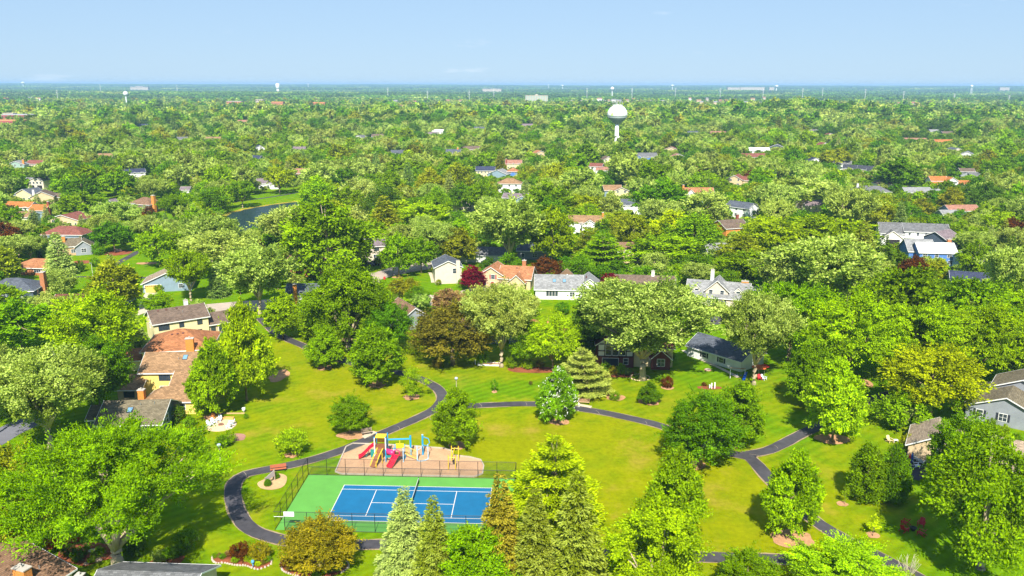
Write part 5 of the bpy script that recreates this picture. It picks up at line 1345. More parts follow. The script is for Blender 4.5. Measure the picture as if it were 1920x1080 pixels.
flat_poly('street', px_poly([(95, 662), (112, 634), (128, 630), (142, 646), (140, 672), (110, 680)]), .03, M_STREET, smooth=False)
flat_poly('driveway', px_poly([(1309, 599), (1330, 592), (1368, 594), (1352, 608), (1316, 611)]), .045, M_ASPH, smooth=False)
flat_poly('driveway', px_poly([(1667, 451), (1693, 454), (1690, 466), (1664, 466)]), .045, M_YDRIVE, smooth=False)
flat_poly('street', px_poly([(1600, 462), (1665, 464), (1705, 468), (1720, 474), (1660, 474), (1600, 470)]), .03, M_ROAD, smooth=False)
ribbon('sidewalk', [at(*p) for p in [(1281, 657), (1300, 668), (1330, 681), (1360, 695), (1385, 708)]], 1.0, .05, M_DRIVE)
ribbon('sidewalk', [at(*p) for p in [(1795, 774), (1815, 786), (1850, 806), (1890, 832), (1920, 850)]], .8, .05, M_DRIVE)
ribbon('sidewalk', [at(*p) for p in [(806, 511), (810, 520), (812, 530)]], 1.2, .05, M_DRIVE)
POND = px_poly([(427, 403), (450, 395), (487, 388), (537, 381), (575, 379), (596, 386), (560, 415), (510, 436), (480, 452), (430, 474), (388, 492), (345, 468), (350, 452), (402, 432)])
flat_poly('pond', POND, .04, M_WATER)
ribbon('shore_reeds', [at(*p) for p in [(398, 430), (420, 404), (450, 394), (487, 387), (537, 380), (580, 377), (600, 384)]], 3.2, .06, M_REED, .9, kind='stuff')

def ring(cx, cy, rx, ry, m=M_MULCH, z=.06, name='mulch_bed', seed=1, kind='structure'):
    """an uneven patch of mulch"""
    p = at(cx, cy); rng = random.Random(seed + cx)
    pts = []
    for k in range(14):
        a = k * 2 * PI / 14; q = rng.uniform(.85, 1.12)
        pts.append((p.x + rx * q * math.cos(a), p.y + ry * q * math.sin(a)))
    o = flat_poly(name, pts, z, m)
    return o
for (cx, cy, rx, ry) in ((609, 690, 1.7, 1.7), (708, 722, 1.9, 1.8), (772, 745, 1.7, 1.7), (664, 816, 3.0, 2.0), (548, 853, 1.3, 1.3), (857, 836, 1.7, 1.8), (927, 735, .6, .8), (1050, 791, 2.0, 1.7),
                         (1092, 736, 1.9, 2.2), (1217, 752, 2.3, 2.4), (1251, 727, 1.4, 1.4), (1302, 873, 2.0, 1.7), (1371, 832, 2.2, 1.9), (1560, 823, 3.0, 2.3), (1618, 718, 2.2, 2.6), (1484, 1010, 3.0, 2.6),
                         (1579, 945, .85, .85), (1637, 1004, .9, .9), (1630, 935, 1.6, 1.2), (745, 520, 1.7, 1.7), (767, 1078, 1.9, 2.6), (395, 782, 1.4, 1.4), (522, 704, 2.2, 4.0), (1153, 745, 2.0, 2.0),
                         (700, 812, 1.2, .8)):
    ring(cx, cy, rx, ry)
ring(441, 821, 1.9, 1.9, mat('bare_earth', (.34, .17, .12), .95, .3, 2))
flat_poly('mulch_bed', px_poly([(483, 906), (497, 898), (506, 889), (522, 888), (537, 893), (536, 906), (527, 915), (506, 919), (488, 915)]), .06, mat('pale_mulch', (.52, .33, .16), .95, .25, 3, bump=.6, bscale=12))

M_CRACK = mat('path_crack', (.24, .20, .15), .95)
for k, (xa, ya, xb, yb) in enumerate([(455, 884, 463, 896), (898, 757, 904, 765), (1117, 770, 1124, 777), (1210, 791, 1213, 797), (800, 781, 808, 788), (700, 816, 690, 822), (1405, 852, 1428, 857), (1459, 842, 1452, 836), (1500, 958, 1508, 953), (745, 800, 750, 807), (985, 755, 988, 761), (1190, 1036, 1196, 1044)]):
    a_, b_ = at(xa, ya), at(xb, yb); mm = a_.lerp(b_, .5) + Vector((.12, .18, 0))
    ribbon('path_crack', [a_, mm, b_], .11, .10, M_CRACK, .03, seed=k)

# ------------------------------------------------------------------ tennis court
YAW = -.0386; CX0, CY0 = -27.3155, 109.1688
def cw(x, y, z=0):
    c, s = math.cos(YAW), math.sin(YAW)
    return Vector((CX0 + x * c - y * s, CY0 + x * s + y * c, z))
M_CG = mat('court_green', (.105, .32, .05), .85, .13, .55)
M_CB = mat('court_blue', (.006, .125, .26), .8, .16, .6)
M_LINE = mat('court_line', (.66, .60, .52), .8)
FX0, FX1, FY0, FY1 = -6.8, 27.5, -3.0, 14.3
ce = thing('tennis_court', 'green-bordered blue tennis court with white lines in front of the playground', 'tennis court', cw(0, 0), YAW)
m = MB(); m.box(FX0 + .1, FX1 - .1, FY0 + .1, FY1 - .1, -.2, .07); m.build('court_surface', M_CG, ce)
m = MB(); m.box(0, 23.77, 0, 10.97, .071, .078); m.build('playing_area', M_CB, ce)
LW = .11
for (x0, x1, y0, y1) in ((0, 23.77, -LW / 2, LW / 2), (0, 23.77, 10.97 - LW / 2, 10.97 + LW / 2), (-LW / 2, LW / 2, -LW / 2, 10.97 + LW / 2), (23.77 - LW / 2, 23.77 + LW / 2, -LW / 2, 10.97 + LW / 2)):
    m = MB(); m.box(x0, x1, y0, y1, .079, .086 + (.004 if x1 - x0 < 1 else 0)); m.build('line', M_LINE, ce)
for (x0, x1, y0, y1) in ((LW / 2, 23.77 - LW / 2, 1.37 - LW / 2, 1.37 + LW / 2), (LW / 2, 23.77 - LW / 2, 9.6 - LW / 2, 9.6 + LW / 2), (5.485 - LW / 2, 5.485 + LW / 2, 1.37, 9.6), (18.285 - LW / 2, 18.285 + LW / 2, 1.37, 9.6), (5.485, 18.285, 5.485 - LW / 2, 5.485 + LW / 2)):
    m = MB(); m.box(x0, x1, y0, y1, .079, .084 + (.005 if x1 - x0 < 1 else 0)); m.build('line', M_LINE, ce)
M_BLACK = mat('black_steel', (.012, .014, .014), .5)

def net_material(name, col, sx, thr):
    """chain link or net: fine open mesh, real holes"""
    m = bpy.data.materials.new(name); m.use_nodes = True
    nt = m.node_tree; N, L = nt.nodes.new, nt.links.new; nt.nodes.clear()
    out = N('ShaderNodeOutputMaterial'); b = N('ShaderNodeBsdfPrincipled'); b.inputs['Base Color'].default_value = (*col, 1); b.inputs['Roughness'].default_value = .6
    tr = N('ShaderNodeBsdfTransparent'); mx = N('ShaderNodeMixShader')
    mx.inputs[0].default_value = thr
    L(tr.outputs[0], mx.inputs[1]); L(b.outputs[0], mx.inputs[2]); L(mx.outputs[0], out.inputs['Surface'])
    return m
M_CHAIN = net_material('chain_link_mesh', (.03, .035, .03), 1, .20)
M_NET = net_material('tennis_net_mesh', (.02, .03, .03), 1, .62)
ne = thing('tennis_net', 'dark tennis net with white top band across the blue court', 'net', cw(11.885, 5.485, .08), YAW)
m = MB(); m.box(-.012, .012, -6.3, 6.3, 0, .96); m.build('mesh', M_NET, ne)
m = MB(); m.box(-.04, .04, -6.35, 6.35, .985, 1.04); m.build('top_band', mat('net_band', (.5, .5, .46), .7), ne)
for y in (-6.45, 6.45):
    m = MB(); m.tube([(0, y, 0), (0, y, 1.12)], .05, 8); m.build('post', M_BLACK, ne)

fe = thing('chain_link_fence', 'tall black chain link fence around the tennis court', 'fence', cw(0, 0), YAW)
FH = 3.0
def fence_run(a, b, n, corner=True, open_first=None):
    a, b = Vector((*a, 0)), Vector((*b, 0))
    for k in range(n + 1):
        p = a.lerp(b, k / n)
        if k in (0,) and not corner: continue
        m = MB(); r = .055 if k in (0, n) else .042
        m.tube([p, p + Vector((0, 0, FH))], r, 6); m.build('fence_post', M_BLACK, fe)
    for z in (FH, FH * .5, .08):
        m = MB(); m.tube([a + Vector((0, 0, z)), b + Vector((0, 0, z))], .035, 5); m.build('fence_rail', M_BLACK, fe)
    d = (b - a).normalized(); q = Vector((d.y, -d.x, 0)) * .012
    m = MB(); m.add([a + q, b + q, b + q + Vector((0, 0, FH)), a + q + Vector((0, 0, FH))], [(0, 1, 2, 3)])
    m.build('mesh_panel', M_CHAIN, fe)
fence_run((FX0, FY1), (FX1, FY1), 11)
fence_run((FX0, FY0), (FX0, FY1), 6, False)
fence_run((FX1, FY0), (FX1, FY1), 6, False)
fence_run((FX0 + 1.5, FY0), (FX1, FY0), 10)
m = MB(); m.tube([(FX0, FY0, FH), (FX0 + 1.5, FY0, FH)], .035, 5); m.build('gate_head', M_BLACK, fe)
m = MB(); m.tube([(FX0, FY0, 2.2), (FX0 + 1.5, FY0, 2.2)], .035, 5); m.build('gate_rail', M_METAL, fe)
sg = thing('court_sign', 'blank white rectangular sign on the court fence by the gate', 'sign', cw(FX0 + 2.25, FY0 - .12, 2.35), YAW)
m = MB(); m.box(-.75, .75, -.02, .02, 0, .72); m.build('sign_panel', mat('sign_white', (.85, .84, .88), .5), sg)
m = MB(); m.box(-.78, .78, .021, .05, .3, .42); m.build('bracket', M_METAL, sg)

# ------------------------------------------------------------------ playground
pb = [(-2.6, 15.5), (-3.1, 25.2), (-2.2, 26.6), (4, 26.4), (10.3, 25.8), (14.3, 25.3), (15.9, 24.3), (16.3, 22.6), (19.2, 22.0), (21.2, 21.0), (21.9, 18.8), (21.9, 15.9), (20.7, 14.75), (10, 14.7), (-1.4, 14.75)]
pbw = [cw(*p).to_2d()[:] for p in pb]
flat_poly('playground_mulch', pbw, .035, M_PLAYM, smooth=False)
bd = thing('timber_border', 'weathered grey border beams edging the playground mulch', 'border', (0, 0, 0))
for i in range(len(pbw)):
    a, b = Vector((*pbw[i], 0)), Vector((*pbw[(i + 1) % len(pbw)], 0))
    n = max(1, round((b - a).length / 2.4)); d = (b - a) / n; L_ = d.length
    for k in range(n):
        p = a + d * k
        M = Matrix.Translation(p) @ Matrix.Rotation(math.atan2(d.y, d.x), 4, 'Z')
        m = MB(); m.box(.02, L_ - .02, -.1, .1, -.05, .2, M=M); m.build('beam', mat('border_beam', (.45, .38, .30), .9, .2, 2), bd)

M_RED = mat('slide_red', (.62, .01, .035), .3, spec=.5); M_YEL = mat('play_yellow', (.75, .50, .02), .4, spec=.5); M_BLU = mat('play_blue', (.01, .32, .62), .35, spec=.5)
M_PINK = mat('play_pink', (.62, .03, .16), .35, spec=.5); M_BRN = mat('play_brown', (.22, .085, .035), .7, .2, 3); M_LBLU = mat('play_pale_blue', (.35, .55, .70), .4)
M_TEAL = mat('play_teal', (.02, .22, .20), .5); M_WHT = mat('play_white_edge', (.78, .8, .85), .4)
def chute(parent, a, b, w, mt, name='slide', hump=.15, n=10):
    """a slide trough from a to b with raised sides"""
    a, b = Vector(a), Vector(b); d = b - a; dh = Vector((d.x, d.y, 0)).normalized(); q = Vector((-dh.y, dh.x, 0))
    sec = [(-w / 2 - .06, .28), (-w / 2, .30), (-w / 2 + .05, .03), (w / 2 - .05, .03), (w / 2, .30), (w / 2 + .06, .28), (w / 2, -.05), (-w / 2, -.05)]
    v, f = [], []
    for i in range(n + 1):
        t = i / n
        p = a.lerp(b, t); e = t * t * (3 - 2 * t)
        p.z = a.z + (b.z - a.z) * (.55 * t + .45 * e) + hump * math.sin(t * PI * 2) * .5
        for (x, z) in sec: v.append(p + q * x + Vector((0, 0, z)))
    k = len(sec)
    for i in range(n):
        for j in range(k): f.append((i * k + j, i * k + (j + 1) % k, (i + 1) * k + (j + 1) % k, (i + 1) * k + j))
    f.append(tuple(reversed(range(k)))); f.append(tuple(n * k + j for j in range(k)))
    m = MB(); m.add(v, f); return m.build(name, mt, parent, smooth=False)
ps = thing('play_structure', 'red, yellow and blue playground tower with slides, ramp and overhead beam', 'playground', cw(0, 0, .05), YAW)
def post(x, y, z1, mt, r=.085, z0=0, par=None, cap=None):
    m = MB(); m.tube([(x, y, z0), (x, y, z1)], r, 8); o = m.build('post', mt, par or ps)
    if cap:
        m = MB(); m.lathe([(r * 1.15, 0), (r * 1.2, .08), (r * .5, .14)], 8, (x, y, z1)); m.build('post_cap', cap, o)
    return o
# tall tower
for (x, y) in ((3.1, 20.2), (5.0, 20.2), (3.1, 22.1), (5.0, 22.1)): post(x, y, 4.1, M_WHT if y < 21 else M_BLU, .1, cap=M_BLU)
m = MB(); m.box(3.05, 5.05, 20.15, 22.15, 2.1, 2.2); m.build('deck', M_BRN, ps)
m = MB(); m.box(3.25, 4.85, 22.05, 22.13, 2.5, 4.0); m.build('back_panel', M_YEL, ps)
m = MB(); m.box(3.15, 4.95, 20.3, 22.0, 4.02, 4.1); m.build('roof_panel', M_YEL, ps)
m = MB(); m.box(3.02, 3.08, 20.4, 21.9, 2.9, 3.7); m.build('side_panel', M_PINK, ps)
m = MB(); m.box(5.02, 5.08, 20.4, 21.9, 2.4, 3.4); m.build('side_panel', M_BLU, ps)
# brown climbing ramp towards the court with yellow rails
a, b = Vector((4.05, 20.1, 2.15)), Vector((3.3, 17.3, .1))
dirv = (b - a); q = Vector((-dirv.y, dirv.x, 0)).normalized()
for k in range(9):
    p0, p1 = a.lerp(b, k / 9 + .006), a.lerp(b, (k + 1) / 9 - .006)
    m = MB(); v = [p0 - q * .42, p1 - q * .42, p1 + q * .42, p0 + q * .42]; v = [p + Vector((0, 0, .04)) for p in v] + [p - Vector((0, 0, .06)) for p in v]
    m.add(v, [(0, 1, 2, 3), (7, 6, 5, 4), (0, 4, 5, 1), (1, 5, 6, 2), (2, 6, 7, 3), (3, 7, 4, 0)]); m.build('ramp_step', M_BRN, ps)
for s in (-1, 1):
    m = MB(); pts = [a + q * .5 * s + Vector((0, 0, .1)), a.lerp(b, .5) + q * .5 * s + Vector((0, 0, .35)), b + q * .5 * s + Vector((0, 0, .2))]; m.tube(pts, .09, 6); m.build('ramp_rail', M_YEL, ps)
    post((a + q * .55 * s).x, (a + q * .55 * s).y - .9, 1.9, M_YEL, .07)
post(3.9, 17.25, 1.15, M_YEL, .07)
chute(ps, (3.0, 21.4, 2.35), (.15, 20.6, .25), .85, M_RED, 'slide')
m = MB(); m.tube([(1.3, 21.1, 0), (1.9, 21.1, 1.3)], .06, 6); m.build('slide_brace', M_TEAL, ps)
m = MB(); m.box(2.2, 2.9, 20.95, 21.0, .2, 1.6); m.build('slide_panel', M_TEAL, ps)
# pink crawl tube to the low deck
m = MB(); m.tube([(5.0, 20.6, 1.55), (6.0, 20.3, 1.4), (6.5, 20.2, 1.35)], .48, 14); m.build('crawl_tube', M_PINK, ps, True)
for (x, y) in ((5.1, 19.6), (6.5, 19.6), (8.1, 19.6), (8.15, 21.0), (6.5, 21.0)): post(x, y, 2.5 if x > 5.5 else 2.1, M_LBLU if x > 6 and y < 20 else M_BLU, .09, cap=M_BLU)
m = MB(); m.box(6.45, 8.15, 19.55, 21.05, 1.1, 1.2); m.build('deck', M_BRN, ps)
m = MB(); m.box(5.1, 6.4, 19.62, 19.68, .75, 1.15); m.build('side_panel', M_TEAL, ps)
chute(ps, (7.0, 19.5, 1.35), (6.1, 17.2, .15), 1.05, M_RED, 'slide', .08)
m = MB(); m.tube([(6.5, 19.5, 1.25), (6.55, 19.45, 2.1), (7.0, 19.42, 2.35), (7.45, 19.45, 2.1), (7.5, 19.5, 1.25)], .1, 6); m.build('slide_hood', M_PINK, ps)
m = MB(); m.box(6.6, 8.0, 21.0, 21.07, 1.9, 2.8); m.build('back_panel', M_YEL, ps)
for z in (2.85,):
    m = MB(); m.tube([(7.3, 21.03, z), (7.3, 21.03, z + .45)], .08, 8); m.build('finial', M_YEL, ps)
# overhead beam and yellow hanging bars
m = MB(); m.tube([(5.0, 22.1, 2.95), (8.9, 22.5, 3.0)], .14, 8); m.build('overhead_beam', M_BLU, ps)
post(8.9, 22.5, 3.6, M_BLU, .17); post(11.0, 22.6, 3.7, M_BLU, .15, cap=M_LBLU)
for s in (0, 1):
    m = MB(); m.tube([(8.2, 20.9, 1.0 + 1.5 * s), (9.2, 20.6, .6 + 1.5 * s), (10.2, 20.3, .35 + 1.5 * s)], .05, 5); m.build('bridge_rail', M_YEL, ps)
for k in range(9):
    t = k / 8; x, y, z = 8.2 + 2 * t, 20.9 - .6 * t, .95 - .6 * t
    m = MB(); m.tube([(x, y, z), (x, y, z + 1.55)], .035, 5); m.build('bridge_bar', M_YEL, ps)
# curved climber
post(10.4, 20.2, 2.8, M_LBLU, .1); post(12.1, 21.3, 2.6, M_LBLU, .08)
m = MB(); m.tube([(10.4 + .0, 20.2, .08), (11.0, 19.95, .08), (11.7, 20.25, .08), (12.2, 20.9, .08), (12.1, 21.3, .08)], .09, 6); m.build('climber_arc', M_LBLU, ps)
m = MB(); m.tube([(10.4, 20.2, 1.9), (11.0, 21.4, 1.9), (11.0, 22.5, 1.9)], .06, 6); m.build('climber_arc', M_LBLU, ps)
m = MB(); m.tube([(11.0, 22.6, 3.4), (12.0, 22.7, 3.0), (12.3, 22.1, 2.5), (11.8, 22.0, 2.0), (11.0, 22.5, 1.9)], .07, 6); m.build('loop_rail', M_BLU, ps)
sw = thing('playground_swing', 'yellow double-arch swing frame with one dark baby swing at the mulch end', 'swing', cw(0, 0, .05), YAW)
for (x, y) in ((16.1, 17.0), (17.3, 17.0), (16.25, 20.5), (17.45, 20.5)): post(x, y, 2.7 if y < 18 else 2.75, M_YEL, .075, par=sw)
for y, z in ((17.0, 2.3), (20.5, 2.3)):
    x = 16.1 if y < 18 else 16.25
    m = MB(); m.tube([(x, y, z), (x + 1.2, y, z)], .06, 6); m.build('crossbar', M_YEL, sw)
m = MB(); m.tube([(16.7, 17.0, 2.4), (16.85, 20.5, 2.45)], .08, 6); m.build('top_beam', M_YEL, sw)
for s in (-.15, .15):
    m = MB(); m.tube([(16.78 + s, 18.75, 2.4), (16.78 + s * .8, 18.75, .9)], .02, 4); m.build('chain', M_BLACK, sw)
m = MB(); m.box(16.6, 16.96, 18.6, 18.9, .6, .95); m.build('swing_seat', M_BLACK, sw)

# ------------------------------------------------------------------ benches, lamps, sign
def bench(px, py, rz, label, col, L_=1.9, group=None):
    e = thing('park_bench', label, 'bench', at(px, py, .06), math.radians(rz), group)
    mt = mat('bench_' + col, {'tan': (.46, .29, .17), 'red': (.44, .13, .055), 'grey': (.36, .27, .2)}[col], .7, .15, 4)
    for k in range(4):
        m = MB(); m.box(-L_ / 2, L_ / 2, -.05 + .13 * k - .3, .06 + .13 * k - .3, .42, .47); m.build('seat_slat', mt, e)
    for k in range(4):
        y, z = .24 + .045 * k, .55 + .13 * k
        m = MB(); m.box(-L_ / 2, L_ / 2, y, y + .04, z, z + .11); m.build('back_slat', mt, e)
    for x in (-L_ * .4, L_ * .4):
        m = MB(); m.box(x - .04, x + .04, -.32, -.24, 0, .42); m.box(x - .04, x + .04, .18, .26, 0, .55); m.tube([(x, .3, .5), (x, .46, 1.08)], .035, 5); m.box(x - .04, x + .04, -.32, .24, .37, .419)
        m.build('leg', M_BLACK, e)
    return e
flat_poly('bench_pad', px_poly([(678, 818), (700, 808), (706, 812), (684, 823)]), .07, M_DRIVE, smooth=False)
flat_poly('bench_pad', px_poly([(1084, 757), (1110, 762), (1108, 766), (1083, 761)]), .08, M_DRIVE, smooth=False)
bench(688, 814, 24, 'grey-brown slatted bench beside the path, next to the small open-crowned tree', 'grey', 2.0)
bench(1095, 757, -8, 'tan slatted bench beside the path, right of the white-blossomed tree', 'tan', 2.2)
bench(522, 883, 16, 'red-brown slatted bench beside the path above the sign bed', 'red', 2.6)
def lamp(px, py, py_top, label):
    p = at(px, py); h = height_at(p.x, p.y, py_top, px)
    e = thing('park_lamp', label, 'lamp', p, 0, 'park path lamps')
    m = MB(); m.tube([(0, 0, 0), (0, 0, h - .35)], [.09, .06], 8); m.build('pole', mat('lamp_pole', (.42, .36, .26), .7), e)
    m = MB(); m.lathe([(.2, 0), (.24, .05), (.2, .1)], 12, (0, 0, h - .4)); m.build('collar', M_FRAME_D, e)
    m = MB(); m.lathe([(.16, 0), (.3, .12), (.34, .3), (.27, .46), (.1, .52)], 14, (0, 0, h - .3)); m.build('globe', mat('lamp_globe', (.42, .5, .62), .25), e, True)
lamp(414, 874, 834, 'globe lamp on pale pole at the path corner left of the bench')
lamp(856, 746, 709, 'globe lamp on pale pole above the egg-shaped tree at the path bend')
lamp(1388, 840, 800, 'globe lamp on pale pole at the path junction under the narrower green tree')
sb = thing('park_sign', 'grey two-post park sign seen edge-on between two clipped shrubs in a mulch bed', 'sign', at(507, 905, .06), math.radians(62))
for x in (-1.0, 1.0):
    m = MB(); m.box(x - .07, x + .07, -.07, .07, 0, 2.0 if x > 0 else 1.4); m.build('post', mat('sign_post_wood', (.38, .30, .22), .8, .2, 5), sb)
m = MB(); m.add([(-.92, -.04, .5), (.92, -.04, .8), (.92, -.04, 1.8), (-.92, -.04, 1.3), (-.92, .04, .5), (.92, .04, .8), (.92, .04, 1.8), (-.92, .04, 1.3)], [(0, 1, 2, 3), (7, 6, 5, 4), (0, 4, 5, 1), (1, 5, 6, 2), (2, 6, 7, 3), (3, 7, 4, 0)])
m.build('sign_board', mat('sign_board', (.40, .34, .33), .8, .2, 3), sb)

# ------------------------------------------------------------------ shrubs and flower beds
def shrub(px, py, w, h, col, label, kind='shrub', group=None, name=None):
    p = at(px, py)
    return tree_at(p.x, p.y, 0.05, kind, col, h, w, label, rng=TRNG, lod=0, cat='shrub', name=name or 'shrub', group=group)
shrub(502, 911, 1.1, 1.1, 'deep', 'round clipped shrub in front of the park sign', 'column')
shrub(518, 897, 1.1, 1.0, 'deep', 'round clipped shrub behind the park sign', 'column')
shrub(1251, 727, 2.8, 2.4, 'purple', 'round maroon-green bush alone on the lawn right of the small cone tree')
shrub(1153, 750, 2.3, 1.7, 'green', 'low leafy shrub in a ring left of the small cone tree')
shrub(995, 722, .9, .9, 'copper', 'tiny reddish shrub on the lawn below the garden frame')
shrub(461, 785, 1.0, 1.0, 'green', 'small round shrub right of the white chair patio')
for i, (px_, py_, w_, c_, d_) in enumerate([(430, 832, 2.6, 'bright', 'leafy border clump nearest the globe lamp'), (418, 840, 2.6, 'green', 'leafy border clump just above the globe lamp'), (332, 792, 3.4, 'dark', 'dark shrub at the teal house corner'), (355, 800, 2.5, 'green', 'shrub below the teal house end wall'),
                                            (700, 668, 3, 'green', 'shrub at the picket fence'), (775, 665, 4, 'bright', 'bright shrub left of the copper tree at the park edge'), (745, 662, 3, 'lime', 'yellow-green shrub at the corner of the charcoal house'), (793, 616, 3.2, 'green', 'upright shrub against the charcoal gable'),
                                            (820, 690, 2.6, 'copper', 'small coppery shrub at left foot of the copper tree'), (905, 682, 3.2, 'bright', 'flowering shrub left of the garden frame'), (960, 690, 3, 'green', 'shrub right of the garden frame'), (990, 692, 2.6, 'lime', 'yellow-green shrub before the pale blue house'),
                                            (1012, 690, 2.2, 'rust', 'rusty low shrub before the pale blue house'), (1136, 700, 2.6, 'bright', 'bright shrub at the left of the half-timbered house bed'), (1150, 703, 2.2, 'rust', 'rusty shrub in the half-timbered house bed'), (1163, 702, 2.6, 'green', 'tall green shrub in the half-timbered house bed'), (1177, 704, 1.8, 'bluegreen', 'bluish shrub in the half-timbered house bed'),
                                            (1246, 688, 3.0, 'deep', 'round dark shrub at the small brick gable'), (1254, 678, 3.0, 'dark', 'dark shrub behind the round one at the brick gable'),
                                            (1800, 768, 3.2, 'deep', 'low shrub at the grey house corner by the walk'), (1828, 786, 2.4, 'green', 'foundation shrub under the first shuttered window'), (1856, 806, 2.4, 'green', 'foundation shrub under the second shuttered window'), (1880, 818, 2.4, 'bright', 'foundation shrub near the orange wall end'), (1905, 836, 2.4, 'green', 'foundation shrub at the right edge of the photo'),
                                            (1340, 575, 3.0, 'deep', 'round shrub before the porch of the grey dormer house'), (1700, 466, 3, 'deep', 'clipped shrub right of the yellow driveway'), (1712, 464, 2.4, 'deep', 'second clipped shrub right of the yellow driveway'), (1730, 467, 3, 'deep', 'shrub left of the purple one at the white house'), (1742, 468, 2.8, 'purple', 'purple shrub before the white house with open garage'),
                                            (110, 541, 2.6, 'deep', 'round shrub on the lawn left of the dark red roofs'), (131, 541, 2.6, 'dark', 'flat dark shrub on the lawn left of the dark red roofs'), (178, 500, 3.4, 'green', 'round shrub right of the big blue spruce'), (45, 514, 2, 'green', 'small shrub in front of the orange-roofed ranch'), (68, 514, 2.2, 'olive', 'olive shrub in front of the orange-roofed ranch'), (83, 508, 2.2, 'green', 'shrub at right end of the orange-roofed ranch'),
                                            (185, 478, 5, 'deep', 'wide dark shrub beside the olive-brown roofed house'), (150, 510, 4, 'dark', 'dark shrub mass right of the big blue spruce'), (303, 557, 2.6, 'lime', 'yellow-green shrub beside the yellow garage'), (298, 548, 3, 'green', 'tall green shrub beside the yellow garage'), (316, 565, 2.4, 'olive', 'olive shrub below the blue-grey house'),
                                            (902, 555, 2.2, 'green', 'small round shrub inside the curved walk'), (866, 540, 3, 'green', 'shrub under the crimson maple'), (822, 535, 2, 'olive', 'shrub left of the tall beige house'), (816, 512, 3, 'olive', 'tall shrub by the side walk of the beige house'), (590, 525, 4, 'dark', 'dark low shrub by the brick house'),
                                            (1010, 552, 2, 'green', 'shrub left of the white house with pale roof'), (1125, 505, 3, 'green', 'low shrub at the bed before the layered conifer'), (1690, 806, .9, 'olive', 'tiny shrub on the lawn by the lawn chair'), (1702, 845, 3, 'olive', 'shrub at the patio right of the clipped evergreens')]):
    shrub(px_, py_, w_, w_ * (.8 if 'low' in d_ or 'flat' in d_ else .95), c_, d_)
# shadowed hedge along the diagonal white house
hd = thing('flower_border', 'green border with orange flowers along the diagonal white house', 'flower bed', at(1322, 672, 0), 0)
for k in range(9):
    t = k / 8
    p = at(1290 + 70 * t, 655 + 33 * t)
    cm, tm, R_, H_ = proto('shrub', 0, k % 2)
    o = inst(cm, 'plant', hd); o.location = (p.x + .6 - hd.location.x, p.y + .8 - hd.location.y, 0); o.scale = (.4, .4, .38)
    o.color = (*LC['rust' if k < 3 else 'deep'][0], 0) if k >= 3 else (.55, .22, .01, 0)

def pebble_edge(pts, parent, r=.16, gap=.34, mt=M_STONE, name='edging_stone'):
    P = spline([Vector((*p, 0)) for p in pts], gap)
    m = MB(); rng = random.Random(3)
    me0 = MB(); me0.lathe([(r * .9, -.05), (r, .06), (r * .8, .16), (r * .3, .2)], 6); mesh0 = me0.mesh(name, mt, False)
    for p in P:
        o = inst(mesh0, name, parent, (p.x - parent.location.x, p.y - parent.location.y, 0), (0, 0, rng.uniform(0, 3)), (rng.uniform(.8, 1.3), rng.uniform(.7, 1.1), rng.uniform(.8, 1.2)))
# island bed at the lower left, edged with pale stones
bed1 = [(399, 1043), (409, 1040), (424, 1040), (440, 1042), (460, 1046), (475, 1048), (490, 1050), (503, 1050), (509, 1052), (508, 1058), (497, 1064), (483, 1068), (472, 1065), (460, 1061), (440, 1060), (422, 1056), (405, 1056), (398, 1050)]
flat_poly('flower_bed', px_poly(bed1), .06, M_REDMULCH)
e1 = thing('stone_edging', 'row of pale edging stones around the kidney-shaped flower bed', 'edging', at(452, 1056))
pebble_edge(px_poly(bed1[8:] + bed1[:1]), e1)
bed2 = [(527, 1056), (540, 1052), (560, 1050), (600, 1048), (630, 1050), (650, 1055), (653, 1064), (640, 1074), (610, 1084), (580, 1088), (558, 1080), (545, 1077), (530, 1070)]
flat_poly('flower_bed', px_poly(bed2), .06, M_REDMULCH)
e2 = thing('stone_edging', 'low stone edging around the mulch bed under the orange-rust tree', 'edging', at(590, 1070))
pebble_edge(px_poly([bed2[0]] + bed2[-1:] + bed2[-2:-3:-1] + [bed2[-3]]), e2)
pebble_edge(px_poly(bed2[4:8]), e2)
gi = 0
